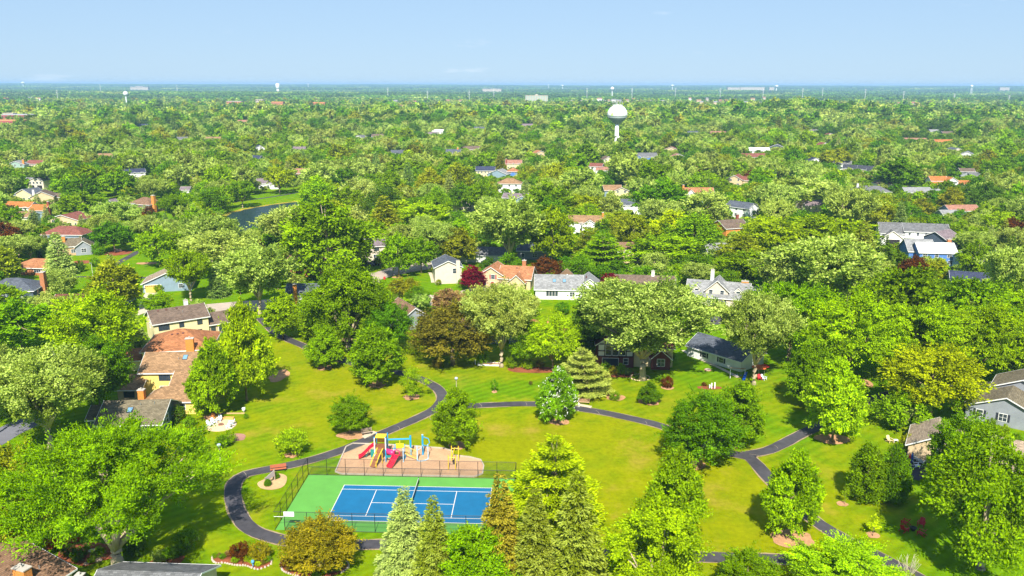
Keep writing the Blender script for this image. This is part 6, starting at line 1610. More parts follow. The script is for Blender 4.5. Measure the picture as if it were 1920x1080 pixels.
for (px_, py_, w_, c_, d_) in [(405, 1046, 1.0, 'green', 'small green mound at left tip of the kidney bed'), (418, 1048, 1.0, 'deep', 'dark green mound second from left tip of the kidney bed'), (411, 1045, .8, 'mauve', 'mauve tuft at left of the kidney bed'), (428, 1044, 1.2, 'mauve', 'mauve flowers in the middle of the kidney bed'), (441, 1056, 1.1, 'bright', 'bright mound at front of the kidney bed'),
                                (452, 1046, 3.0, 'purple', 'round maroon bush, largest in the kidney bed'), (488, 1048, 3.2, 'rust', 'rusty open bush at the right of the kidney bed'), (463, 1052, 1.0, 'lime', 'lime mound right of the maroon bush'), (468, 1054, .8, 'bright', 'tiny bright mound beside the lime mound'), (475, 1058, 1.0, 'gold', 'golden mound at front of the kidney bed'), (484, 1062, .9, 'yellow', 'yellow mound, front-most of the kidney bed'), (502, 1054, 1.1, 'green', 'green mound at right tip of the kidney bed'), (493, 1059, .8, 'copper', 'coppery tuft near right tip of the kidney bed'),
                                (535, 1064, 1.7, 'purple', 'maroon shrub at left end of the rust tree bed'), (548, 1070, 1.6, 'copper', 'dark copper shrub in the rust tree bed'), (556, 1057, 1.8, 'green', 'green shrub behind the maroon ones in the rust tree bed'), (567, 1072, 1.3, 'bright', 'bright mound in the rust tree bed'), (582, 1068, 1.2, 'green', 'mound left of the pale pot'), (604, 1078, 1.3, 'green', 'mound in front of the pale pot'), (615, 1074, 1.1, 'deep', 'deep green mound right of the pale pot'), (632, 1070, 1.3, 'bright', 'bright mound at right of the rust tree bed'), (643, 1062, 1.1, 'green', 'green mound at right tip of the rust tree bed'), (592, 1082, 1.2, 'bright', 'bright mound, lowest in the rust tree bed')]:
    shrub(px_, py_, w_, w_ * .75, c_, d_, group='plants in the flower beds')
m = MB(); m.lathe([(.14, 0), (.26, .1), (.3, .35), (.24, .5), (.3, .55), (.22, .56), (.2, .4)], 12); o = m.build('garden_pot', mat('pot_white', (.72, .66, .55), .5), smooth=True, loc=at(599, 1066, .06)); tag(o, 'pale urn-shaped pot at the foot of the orange-rust tree', 'pot')
m = MB(); m.lathe([(.02, 0), (.2, .08), (.24, .28), (.14, .45), (.03, .5)], 12); m.tube([(0, 0, -.6), (0, 0, 0)], .07, 6); o = m.build('gazing_ball', mat('ball_blue', (.10, .32, .60), .15), smooth=True, loc=at(474, 1056, .66)); tag(o, 'shiny blue gazing ball in the kidney-shaped flower bed', 'garden ornament')
# red mulch garden under the huge tree
flat_poly('flower_bed', px_poly([(115, 1030), (150, 1020), (185, 1018), (215, 1028), (222, 1044), (190, 1052), (160, 1062), (140, 1058), (110, 1050)]), .05, M_REDMULCH)
flat_poly('flower_bed', px_poly([(262, 1062), (290, 1050), (320, 1048), (345, 1042), (340, 1055), (315, 1072), (280, 1080), (262, 1074)]), .05, M_REDMULCH)
for (px_, py_, w_, c_, d_) in [(130, 1042, 2, 'dark', 'dark clump left in the shaded garden by the cedar fence'), (145, 1052, 1.8, 'deep', 'clump by the roof edge in the shaded garden'), (160, 1040, 1.5, 'green', 'green clump in the middle of the shaded garden'), (185, 1046, 2.0, 'green', 'clump right of the birdbath'), (172, 1055, 1.2, 'bright', 'small bright clump near the boulders'), (270, 1070, 2.0, 'green', 'leafy clump right of the huge trunk'), (300, 1055, 2.2, 'silver', 'white-flowered shrub right of the huge trunk'), (318, 1050, 2.2, 'green', 'green shrub right of the white-flowered one'), (330, 1046, 2.0, 'dark', 'dark shrub at the end of the bark bed'), (260, 1040, 3.0, 'dark', 'dark shrub in shade behind the huge trunk'), (240, 1028, 3.0, 'deep', 'deep shade shrub behind the forked trunk'), (350, 1030, 3.5, 'green', 'shrub under the right of the huge crown'), (20, 1000, 4, 'dark', 'dark shrub above the bottom left roof'), (45, 1010, 4, 'deep', 'dark green shrub right above the bottom left roof')]:
    shrub(px_, py_, w_, w_ * .8, c_, d_)
cf = thing('cedar_fence', 'short red-brown cedar fence under the huge tree', 'fence', at(84, 1028), 0)
M_CEDAR = mat('cedar_board', (.42, .10, .03), .8, .25, 4)
fa, fb = at(84, 1032), at(121, 1023)
n = 18
pl = MB(); pl.box(-.09, .09, -.02, .02, 0, 1.7); plm = pl.mesh('fence_plank', M_CEDAR)
for (a_, b_, n_) in ((fa, fb, 17), (fb, at(152, 1014), 14)):
    for k in range(n_):
        p = a_.lerp(b_, (k + .5) / n_) - cf.location
        inst(plm, 'fence_plank', cf, p, (0, 0, math.atan2(b_.y - a_.y, b_.x - a_.x)), (((b_ - a_).length / n_) / .19, 1, 1))
    m = MB(); m.tube([a_ - cf.location + Vector((0, .06, 1.5)), b_ - cf.location + Vector((0, .06, 1.5))], .05, 4); m.build('rail', M_CEDAR, cf)
bb = thing('birdbath', 'pale stone birdbath in the shaded red mulch garden', 'birdbath', at(174, 1043, .05))
m = MB(); m.lathe([(.18, 0), (.2, .05), (.09, .12), (.08, .7)], 10); m.build('pedestal', M_STONE, bb, True)
m = MB(); m.lathe([(.1, .7), (.42, .85), (.46, .92), (.38, .92), (.1, .84)], 16); m.build('basin', M_CONC, bb, True)
for i, (px_, py_, s_, lab) in enumerate([(185, 1052, .5, 'pinkish boulder, larger one by the lawn of the shaded garden'), (162, 1058, .38, 'small pale boulder by the lawn of the shaded garden'), (222, 472, 1.4, 'large tan boulder in the mulch bed beside the asphalt path at left')]):
    m = MB(); rng = random.Random(i); m.lathe([(s_ * .8, 0), (s_, s_ * .3), (s_ * .75, s_ * .7), (s_ * .3, s_ * .85)], 9); m.v = [(x * rng.uniform(.85, 1.15), y * rng.uniform(.7, 1), z * rng.uniform(.85, 1.1)) for x, y, z in m.v]
    o = m.build('boulder', mat('boulder', (.45, .33, .25), .9, .25, 3), loc=at(px_, py_, .02)); tag(o, lab, 'boulder')
ring(222, 474, 5, 5, M_REDMULCH); ring(275, 494, 4, 2, M_MULCH); ring(152, 492, 4, 3, M_REDMULCH)
ring(1120, 508, 7, 3, M_REDMULCH); ring(1085, 506, 5, 3, M_REDMULCH); ring(1150, 701, 5, 2.5, M_REDMULCH); ring(1000, 694, 6, 2, M_REDMULCH); ring(1340, 580, 4, 3, M_REDMULCH)
# stone ring round the biggest maple
e3 = thing('tree_ring', 'pale stone ring around the forked trunk of the biggest silver maple', 'edging', at(1200, 708))
c_ = at(1200, 708); pebble_edge([(c_.x + 2.1 * math.cos(a), c_.y + 2.1 * math.sin(a)) for a in [k * PI / 8 for k in range(17)]], e3, .17, .36, mat('ring_stone', (.62, .46, .28), .9, .2, 2))
# bed with white posts on the lawn
ring(1330, 727, 2.6, 1.1, M_REDMULCH)
wp = thing('white_posts', 'three white posts of rising height in a small mulch bed on the lawn', 'posts', at(1334, 728, .05))
for k, (x, h_) in enumerate(((-.4, .75), (.0, 1.1), (.65, 1.25))):
    m = MB(); m.box(x - .12, x + .12, -.12, .12, 0, h_); m.box(x - .14, x + .14, -.14, .14, h_, h_ + .05); m.build('post', M_TRIM, wp)
shrub(1320, 724, 1.1, .8, 'purple', 'maroon tuft left of the white posts'); shrub(1326, 723, 1.1, .8, 'bright', 'bright tuft beside the white posts')
fp = thing('fire_ring', 'round brick fire ring on the lawn below the diagonal white house', 'fire pit', at(1327, 694, .03))
m = MB(); m.lathe([(.62, 0), (.62, .22), (.42, .22), (.42, .03)], 16); m.build('ring_wall', M_STONE, fp)
m = MB(); m.lathe([(.41, 0), (.41, .06)], 12); m.build('ash_bed', mat('ash', (.06, .045, .04), .9), fp)
for k in range(8):
    a = k * PI / 4; m = MB(); m.box(.63, .8, -.16, .16, 0, .16, M=Matrix.Rotation(a, 4, 'Z')); m.build('stone', mat('fire_brick', (.42, .18, .12), .9, .2, 3), fp)

# ------------------------------------------------------------------ chairs
def adirondack(parent_mat, label, px, py, rz, group):
    e = thing('adirondack_chair', label, 'chair', at(px, py, .05), math.radians(rz), group)
    mt = parent_mat
    for k in range(5):
        x = -.24 + .12 * k
        m = MB(); v = [(x - .057, .22, .26), (x + .057, .22, .26), (x + .057, .55, 1.0 - abs(k - 2) * .04), (x - .057, .55, 1.0 - abs(k - 2) * .04)]; v = v + [(a, b + .03, c) for a, b, c in v]
        m.add(v, [(0, 1, 2, 3), (7, 6, 5, 4), (0, 4, 5, 1), (1, 5, 6, 2), (2, 6, 7, 3), (3, 7, 4, 0)]); m.build('back_slat', mt, e)
    for k in range(5):
        y = -.35 + .12 * k; m = MB(); m.box(-.3, .3, y, y + .1, .36 - .03 * k, .38 - .03 * k); m.build('seat_slat', mt, e)
    for s in (-1, 1):
        m = MB(); m.box(s * .38 - .07, s * .38 + .07, -.42, .35, .55, .58); m.build('armrest', mt, e)
        m = MB(); m.box(s * .36 - .04, s * .36 + .04, -.38, -.3, 0, .55); m.build('leg', mt, e)
        m = MB(); m.add([(s * .33 - .02, -.3, .3), (s * .33 + .02, -.3, .3), (s * .33 + .02, .6, 0), (s * .33 - .02, .6, 0), (s * .33 - .02, -.3, .38), (s * .33 + .02, -.3, .38), (s * .33 + .02, .6, .1), (s * .33 - .02, .6, .1)], [(0, 3, 2, 1), (4, 5, 6, 7), (0, 1, 5, 4), (1, 2, 6, 5), (2, 3, 7, 6), (3, 0, 4, 7)]); m.build('leg', mt, e)
    e.scale = (1.15, 1.15, 1.15)
    return e
M_RC = mat('chair_red', (.42, .008, .02), .4); M_WC = mat('chair_white', (.72, .78, .85), .5); M_TC = mat('chair_tan', (.70, .52, .28), .6)
adirondack(M_RC, 'red chair at upper left of the round fire table', 1697, 983, 150 + 180 - 110, 'red lawn chairs')
adirondack(M_RC, 'red chair at upper right of the round fire table', 1727, 986, -40, 'red lawn chairs')
adirondack(M_RC, 'red chair at lower left of the round fire table', 1695, 996, 118, 'red lawn chairs')
adirondack(M_RC, 'red chair at lower right of the round fire table', 1727, 1003, 225, 'red lawn chairs')
ft = thing('fire_table', 'round black fire table in the middle of four red chairs', 'fire pit', at(1712, 994, .05))
m = MB(); m.lathe([(.3, 0), (.35, .3), (.5, .4), (.5, .46), (.3, .46), (.28, .36)], 16); m.build('bowl', M_BLACK, ft)
for k in range(3):
    a = k * 2 * PI / 3; m = MB(); m.tube([(.42 * math.cos(a), .42 * math.sin(a), 0), (.3 * math.cos(a), .3 * math.sin(a), .35)], .03, 5); m.build('leg', M_BLACK, ft)
# fire patio with white chairs
pc = at(415, 798)
pt = thing('round_patio', 'round pale stone patio with white chairs at the park edge', 'patio', (pc.x, pc.y, 0))
m = MB(); m.lathe([(2.75, 0), (2.75, .1), (2.6, .11)], 32); m.build('patio_slab', mat('patio_stone', (.60, .45, .28), .9, .18, 1.5), pt)
pit = thing('fire_pit', 'small dark fire pit in the middle of the round patio', 'fire pit', (pc.x - .1, pc.y + .1, .11))
m = MB(); m.lathe([(.5, 0), (.5, .2), (.38, .2), (.38, .05)], 14); m.build('pit_wall', mat('pit_brick', (.33, .17, .10), .9, .2, 3), pit)
m = MB(); m.lathe([(.37, 0), (.37, .07)], 12); m.build('ash_bed', MATS['ash'], pit)
adirondack(M_WC, 'white slatted chair, outer left one on the round patio', 394, 799, 72, 'white patio chairs')
adirondack(M_WC, 'white slatted chair, second from left on the round patio', 401, 795, 55, 'white patio chairs')
adirondack(M_WC, 'white slatted chair with blue cushion at the back of the round patio', 411, 790, -5, 'white patio chairs')
adirondack(M_WC, 'white slatted chair at upper right of the round patio', 434, 796, -70, 'white patio chairs')
adirondack(M_WC, 'white slatted chair at lower right of the round patio', 430, 802, -95, 'white patio chairs')
m = MB(); m.box(-1.9, 1.9, -.25, .25, .2, .5); m.box(-1.85, 1.85, -.22, .22, 0, .2); o = m.build('stone_seat_wall', mat('seat_wall', (.62, .36, .10), .8, .2, 2), loc=at(421, 786, 0), rot=(0, 0, -.08)); tag(o, 'ochre stone seat wall behind the round patio', 'wall')
m = MB(); m.box(-3.3, 3.3, -.09, .09, 0, .22); o = m.build('landscape_timber', mat('timber_tan', (.5, .33, .16), .9, .2, 3), loc=at(427, 776, 0), rot=(0, 0, .02)); tag(o, 'long tan landscape timber behind the patio seat wall', 'timber')
m = MB(); m.lathe([(.32, 0), (.36, .5), (.3, .9), (.1, 1.0)], 10); o = m.build('covered_grill', mat('grill_cover_orange', (.55, .20, .05), .8), loc=at(400, 783, 0)); tag(o, 'orange-brown covered grill left of the patio', 'grill')
m = MB(); m.lathe([(.1, 0), (.3, .1), (.36, .55), (.3, .62)], 10); m.tube([(0, 0, -.3), (0, 0, 0)], .06, 5); o = m.build('white_urn', M_TRIM, loc=at(457, 770, .3)); tag(o, 'white urn on a short stand right of the patio', 'pot')
sp_ = thing('stepping_stones', 'line of small pale stepping stones leading to the round patio', 'stepping stones', at(372, 814))
for k in range(9):
    p = at(356 + k * 4.2, 818 - k * 2.0) - sp_.location; m = MB(); m.lathe([(.22, .0), (.22, .06), (.18, .08)], 8, (p.x, p.y, 0)); m.build('stone', M_STONE, sp_)
adirondack(M_TC, 'pale wooden lawn chair on the grass above the clipped evergreens', 1668, 829, 20, None)
m = MB(); m.box(-.4, .4, -.3, .3, .42, .48)
for sx in (-.32, .32):
    for sy in (-.22, .22): m.box(sx - .03, sx + .03, sy - .03, sy + .03, 0, .42)
o = m.build('side_table', mat('table_white', (.75, .74, .70), .5), loc=at(1679, 829, .02)); tag(o, 'small white side table beside the pale wooden lawn chair', 'table')
m = MB(); m.lathe([(.45, .0), (.5, .18), (.2, .25)], 14); o = m.build('fire_bowl', mat('bowl_maroon', (.25, .05, .06), .5), loc=at(1711, 815, .02)); tag(o, 'maroon round bowl on the lawn near the beige roof', 'fire pit')
# garden frame on the lawn
gf = thing('raised_garden_bed', 'white raised garden frame with wire cover at the park edge', 'garden bed', at(917, 684), math.radians(-5))
m = MB()
for (x0, x1, y0, y1) in ((-2.6, 2.6, -.8, -.72), (-2.6, 2.6, .72, .8), (-2.6, -2.52, -.72, .72), (2.52, 2.6, -.72, .72)): m.box(x0, x1, y0, y1, 0, .35)
m.build('frame', M_TRIM, gf)
m = MB(); m.box(-2.5, 2.5, -.7, .7, 0, .25); m.build('soil', M_MULCH, gf)
for k in range(6):
    x = -2.2 + k * .88; m = MB(); m.tube([(x, -.7, .3), (x, -.5, .75), (x, 0, .95), (x, .5, .75), (x, .7, .3)], .025, 4); m.build('hoop', M_METAL, gf)
m = MB(); m.box(-3.3, -3.1, -.1, .1, 0, 1.15); m.build('end_post', M_TRIM, gf)
# picket fence by the dark house
pf = thing('picket_fence', 'pale wooden picket fence in front of the dark house with white bay window', 'fence', at(633, 640))
pk = MB(); pk.add([(-.07, -.02, 0), (.07, -.02, 0), (.07, .02, 0), (-.07, .02, 0), (-.07, -.02, .85), (.07, -.02, .85), (.07, .02, .85), (-.07, .02, .85), (0, -.02, 1.0), (0, .02, 1.0)], [(0, 3, 2, 1), (0, 1, 5, 8, 4), (2, 3, 7, 9, 6), (1, 2, 6, 5), (3, 0, 4, 7), (5, 6, 9, 8), (7, 4, 8, 9)]); pkm = pk.mesh('picket', mat('picket_wood', (.62, .42, .24), .8, .15, 3))
a_, b_ = at(633, 640), at(672, 642)
for k in range(28):
    p = a_.lerp(b_, k / 27) - pf.location; inst(pkm, 'picket', pf, p)
m = MB(); m.box(0, (b_ - a_).x, .03, .06, .3, .38); m.build('rail', MATS['picket_wood'], pf); m = MB(); m.box(0, (b_ - a_).x, .03, .06, .65, .73); m.build('rail', MATS['picket_wood'], pf)
# swing set
ss = thing('swing_set', 'white and blue backyard swing set with blue slide beside the silver maple', 'swing set', at(1388, 708), math.radians(-12))
for x in (-2.2, .9):
    for s in (-1, 1):
        m = MB(); m.tube([(x, s * .9, 0), (x, 0, 2.1)], .06, 6); m.build('leg', M_TRIM, ss)
m = MB(); m.tube([(-2.3, 0, 2.12), (1.0, 0, 2.12)], .07, 6); m.build('top_bar', mat('swing_wood', (.45, .22, .12), .7), ss)
for x in (-1.6, -.8, .1):
    for s in (-.18, .18):
        m = MB(); m.tube([(x + s, 0, 2.1), (x + s, 0, .55)], .015, 4); m.build('chain', M_METAL, ss)
    m = MB(); m.box(x - .24, x + .24, -.1, .1, .5, .55); m.build('swing_seat', mat('swing_seat_blue', (.02, .08, .4), .4), ss)
chute(ss, (1.2, 0.2, 1.3), (.6, -1.9, .1), .5, mat('slide_blue', (.01, .08, .42), .35), 'slide', .05)
# patio umbrella and furniture behind the silver maple
pu = thing('patio_umbrella', 'orange patio umbrella behind the silver maple by the swing set', 'umbrella', at(1422, 705))
m = MB(); m.tube([(0, 0, 0), (0, 0, 2.5)], .035, 6); m.build('pole', M_TRIM, pu)
m = MB(); m.lathe([(1.7, 2.05), (1.0, 2.4), (.05, 2.7)], 8); m.build('canopy', mat('umbrella_orange', (.62, .14, .03), .7), pu)
pu2 = thing('patio_umbrella', 'red patio umbrella right of the orange one', 'umbrella', at(1433, 702))
m = MB(); m.tube([(0, 0, 0), (0, 0, 2.3)], .035, 6); m.build('pole', M_TRIM, pu2)
m = MB(); m.lathe([(1.1, 1.95), (.6, 2.2), (.05, 2.45)], 8); m.build('canopy', mat('umbrella_red', (.5, .03, .03), .7), pu2)
for i, (px_, py_, c_, lab) in enumerate([(1424, 712, 'chair_red', 'red patio chair under the orange umbrella'), (1432, 712, 'chair_white', 'white patio chair right of the umbrella'), (1415, 708, 'chair_tan', 'tan patio chair beside the silver maple trunk')]):
    adirondack(MATS[c_], lab, px_, py_, 40 * i, None)
# dark patio and its things
flat_poly('patio', px_poly([(1697, 842), (1712, 840), (1735, 850), (1738, 892), (1722, 902), (1702, 896), (1698, 870)]), .08, mat('dark_deck', (.035, .035, .045), .8, .2, 2), smooth=False)
for i, (px_, py_, c_, n_, lab) in enumerate([(1704, 872, 'umbrella_red', 'folded_umbrella', 'folded red umbrella on the dark patio'), (1709, 870, 'swing_seat_blue', 'folded_umbrella', 'folded blue umbrella beside the red one on the dark patio')]):
    m = MB(); m.lathe([(.1, 0), (.22, .5), (.2, 1.5), (.05, 2.1)], 8); o = m.build(n_, MATS[c_], loc=at(px_, py_, .09)); tag(o, lab, 'umbrella')
for i, (px_, py_, lab) in enumerate([(1719, 862, 'pale patio chair nearest the beige roof'), (1718, 876, 'pale patio chair in the middle of the dark patio'), (1727, 870, 'pale patio chair half under the green tree')]):
    adirondack(M_WC, lab, px_, py_, 60 * i + 20, 'pale patio chairs')
# dead twiggy shrub at the bottom right
tw = thing('bare_shrub', 'bare pale twiggy shrub at the bottom edge right of the path', 'shrub', at(1700, 1092))
rng = random.Random(8)
m = MB()
for k in range(26):
    a = rng.uniform(0, 6.28); r = rng.uniform(.3, 1.6); h = rng.uniform(1.8, 4.2)
    p0 = Vector((0, 0, 0)); p1 = Vector((r * .4 * math.cos(a), r * .4 * math.sin(a), h * .45)); p2 = Vector((r * math.cos(a), r * math.sin(a), h))
    m.tube([p0, p1, p2], [.05, .035, .012], 4)
    for j in range(3):
        q = p1.lerp(p2, rng.uniform(.1, .8)); m.tube([q, q + Vector((rng.uniform(-.5, .5), rng.uniform(-.5, .5), rng.uniform(.3, .9)))], [.02, .008], 3)
m.build('branches', mat('dead_twig', (.55, .48, .36), .8), tw)
shrub(1697, 1092, 2.2, 1.7, 'olive', 'thin leafy growth at the foot of the bare twiggy shrub')

# ------------------------------------------------------------------ cars
def car(px, py, rz, label, col, kind='sedan'):
    e = thing('parked_car', label, 'car', at(px, py, .05), math.radians(rz), 'cars parked on driveways and streets')
    L_, W_ = (4.7, 1.8); H1, H2 = (.82, 1.42) if kind == 'sedan' else (.95, 1.68)
    bm_ = MATS.get('car_' + col) or mat('car_' + col, {'black': (.012, .014, .02), 'blue': (.02, .045, .11), 'red': (.3, .015, .02), 'white': (.7, .7, .7), 'silver': (.35, .36, .38), 'grey': (.08, .085, .1)}[col], .25, spec=.6, coat=.8)
    pr = [(-2.35, .35), (-2.32, .62), (-2.1, .80), (-1.1, H1 + .06), (1.1, H1 + .08), (2.0, H1), (2.32, .72), (2.35, .35)]
    m = MB(); n = len(pr)
    secs = [(-W_ / 2 + .06, .0), (-W_ / 2, .0), (W_ / 2, 0), (W_ / 2 - .06, 0)]
    v = []
    for yy, ins in ((-W_ / 2, .06), (-W_ / 2 + .12, 0), (W_ / 2 - .12, 0), (W_ / 2, .06)):
        for (x, z) in pr: v.append((x * (1 - ins * .5), yy, .28 + (z - .28) * (1 - ins * 1.2)))
    f = [tuple(range(n)), tuple(reversed(range(3 * n, 4 * n)))]
    for a in range(3):
        for j in range(n): f.append((a * n + j, (a + 1) * n + j, (a + 1) * n + (j + 1) % n, a * n + (j + 1) % n))
    m.add(v, f); m.build('body', bm_, e)
    cab = [(-1.5, H1 + .04, .78), (-.75, H2, .62), (.75, H2, .62), (1.75 if kind == 'sedan' else 2.15, H1 + .05, .76)]
    m = MB(); v = [(x, s * y, z) for s in (-1, 1) for (x, z, y) in cab]; m.add(v, [(0, 1, 2, 3), (7, 6, 5, 4), (0, 4, 5, 1), (1, 5, 6, 2), (2, 6, 7, 3), (3, 7, 4, 0)]); m.build('window_glass', M_GLASS, e)
    m = MB(); m.box(-.78, .78, -.61, .61, H2 - .02, H2 + .035); m.build('roof', bm_, e)
    wm = MATS.get('tyre') or mat('tyre', (.015, .015, .015), .8)
    for x in (-1.45, 1.4):
        for s in (-1, 1):
            m = MB(); m.tube([(x, s * (W_ / 2 - .2), .32), (x, s * (W_ / 2 + .02), .32)], .32, 12); w = m.build('wheel', wm, e)
            m = MB(); m.tube([(x, s * (W_ / 2 + .021), .32), (x, s * (W_ / 2 + .03), .32)], .19, 8); m.build('rim', M_METAL, w)
    for s in (-1, 1):
        m = MB(); m.box(-2.37, -2.3, s * .62 - .18, s * .62 + .18, .56, .68); m.build('headlight', M_TRIM, e)
        m = MB(); m.box(2.3, 2.37, s * .62 - .18, s * .62 + .18, .6, .72); m.build('tail_light', mat('tail_light', (.35, .01, .01), .3), e)
    return e
car(110, 586, 100, 'dark blue-grey car parked before the dark-red-roofed garage', 'grey')
car(776, 565, -12, 'dark blue car parked on the pale driveway below the beige house', 'blue')
car(757, 560, 0, 'red car half hidden left of the dark blue car', 'red')
car(702, 497, -6, 'black car with blue cover beside the narrow beige house', 'black', 'suv')
car(691, 498, -2, 'dark car in the shade left of the black one', 'grey')
car(1327, 602, -4, 'dark grey car on the black driveway right of the biggest maple', 'grey')
car(882, 571, 0, 'black car partly hidden by the pale silvery tree', 'black')
car(1138, 342, 0, 'tiny red car above the cream gabled house', 'red')
car(1679, 452, 80, 'white car inside the open garage of the white house', 'white')
# mailbox, hydrant-like bits
m = MB(); m.box(-.06, .06, -.06, .06, 0, 1.0); m.box(-.12, .12, -.28, .28, 1.0, 1.28); o = m.build('mailbox', M_TRIM, loc=at(1691, 462, .04)); tag(o, 'white mailbox post right of the yellow driveway', 'mailbox')
os_ = thing('road_sign', 'orange diamond warning sign beside the road at upper right', 'sign', at(1473, 359))
m = MB(); m.tube([(0, 0, 0), (0, 0, 2.6)], .06, 6); m.build('post', M_METAL, os_)
m = MB(); m.add([(-1.0, -.07, 2.9), (0, -.07, 1.9), (1.0, -.07, 2.9), (0, -.07, 3.9), (-1.0, -.03, 2.9), (0, -.03, 1.9), (1.0, -.03, 2.9), (0, -.03, 3.9)], [(0, 1, 2, 3), (7, 6, 5, 4), (0, 4, 5, 1), (1, 5, 6, 2), (2, 6, 7, 3), (3, 7, 4, 0)]); m.build('sign_panel', mat('sign_orange', (.75, .18, .01), .5), os_)
m = MB(); m.box(-2.2, 2.2, -.02, .02, .6, 1.3); o = m.build('pond_banner', mat('banner_orange', (.72, .2, .04), .7), loc=at(387, 382, 0)); tag(o, 'low orange barrier panel left of the pond path', 'barrier')
m = MB(); m.lathe([(.35, 0), (.4, .5), (.32, .9), (.1, 1.0)], 10); o = m.build('red_bin', mat('bin_red', (.5, .03, .03), .5), loc=at(721, 524, .03)); tag(o, 'small red hydrant at the kerb of the cul-de-sac', 'hydrant')
lp = thing('street_lamp', 'tall bare street lamp pole at the lower left house row', 'street lamp', at(175, 525))
m = MB(); m.tube([(0, 0, 0), (0, 0, 5.6)], [.11, .07], 6); m.build('pole', mat('lamp_pole_grey', (.5, .5, .42), .6), lp); m = MB(); m.box(-.7, .1, -.12, .12, 5.6, 5.75); m.build('lamp_head', M_METAL, lp)
# ------------------------------------------------------------------ water towers, far buildings, pylons
M_TANK = mat('tank_white', (.80, .82, .80), .45, .04, .2)
def spot(px, dist):
    r = ray(px, 200); t = dist / r.y
    return r.x * t, dist
def zpx(px, py, dist): return height_at(px and (px - 960) / F_PX * dist, dist, py, px)
x, y = spot(1158, 767)
wtw = thing('water_tower', 'big white water tower with bulbous tank and antennas, nearest of all towers', 'water tower', (x, y, 0))
m = MB(); m.lathe([(2.6, 0), (1.9, 3), (1.75, 27.5)], 20); m.build('stem', M_TANK, wtw, True)
m = MB(); m.lathe([(1.76, 27.4), (3.2, 28.3), (6.6, 31.2), (8.5, 33.4), (8.9, 34.4)], 40); m.build('tank_base', mat('tank_white_shaded', (.30, .36, .33), .5, .1, .3), wtw, True)  # white tank too; its underside shadow and green bounce are painted into the colour
m = MB(); m.lathe([(8.9, 34.42), (9.15, 36), (9.0, 38), (8.2, 40.2), (6.6, 42.3), (4.6, 43.7), (4.4, 43.8), (.1, 44.3)], 40); m.build('tank', M_TANK, wtw, True)
m = MB(); m.lathe([(4.3, 43.8), (4.4, 44.9), (4.5, 44.9), (4.4, 43.8)], 24); m.build('rail', M_TANK, wtw)
for k in range(9):
    a = k * 2 * PI / 9 + .3; r_ = 4.3 if k % 3 else 2.2; h_ = (4.6, 5.6, 3.8, 6.6)[k % 4]
    m = MB(); m.tube([(r_ * math.cos(a), r_ * math.sin(a), 43.5), (r_ * math.cos(a), r_ * math.sin(a), 43.8 + h_)], .11, 5); m.box(r_ * math.cos(a) - .3, r_ * math.cos(a) + .3, r_ * math.sin(a) - .1, r_ * math.sin(a) + .1, 43.8 + h_ * .55, 43.8 + h_ * .9); m.build('antenna', M_METAL, wtw)
def on_tank(u, z, R=9.2): a = -PI / 2 - x / y + u / R; return (R * math.cos(a), R * math.sin(a), z)
m = MB(); pts = [(-6.1, 35.4), (-4.6, 35.2), (-3.6, 36.2), (-4.0, 37.6), (-5.2, 38.0), (-6.3, 36.9)]; m.add([on_tank(u, z, 9.26) for u, z in pts], [tuple(range(6))]); m.build('emblem', mat('emblem_green', (.50, .68, .22), .6), wtw)
for u in (.9, 2.4, 3.7, 5.0, 6.0):
    m = MB(); m.add([on_tank(u - .3, 35.6, 9.24), on_tank(u + .3, 35.6, 9.24), on_tank(u + .3, 36.7, 9.24), on_tank(u - .3, 36.7, 9.24)], [(0, 1, 2, 3)]); m.build('lettering', mat('letter_faint', (.68, .76, .58), .6), wtw)
m = MB(); m.lathe([(.9, 0), (.9, 1.2), (.2, 1.8)], 10, (2.2, -1.4, 15)); m.build('equipment_box', M_TANK, wtw)
TOW = [(238, 2300, 170.8, 180, 9.2, 'ball', 'white ball-shaped water tower on thin stem at far left'), (523, 5200, 156.5, 166, 7, 'drum', 'broad white drum water tower on the horizon left of centre'),
       (1147, 3800, 162.5, 169.5, 7, 'ball', 'distant water tower with ball tank directly above the big one'), (1054, 8200, 158.8, 162, 4, 'ball', 'tiny water tower on the horizon above the glass building'),
       (1259, 7600, 158.6, 163, 6, 'cone', 'small white water tower on the horizon right of the big one'), (1453, 6500, 159.6, 164.5, 6.5, 'cone', 'orange-lit water tower on the horizon at right of centre'),
       (1817, 5200, 159, 165, 4.5, 'legs', 'slim water tower standing on legs on the far right horizon'), (49, 9000, 153.6, 157.5, 7, 'ball', 'flat white tank on the far left horizon'),
       (580, 9000, 157, 159, 4, 'cone', 'pinkish speck of a tower right of the drum tower'), (1028, 9500, 158.6, 160.5, 3, 'ball', 'tiny tower left of the one above the glass building')]
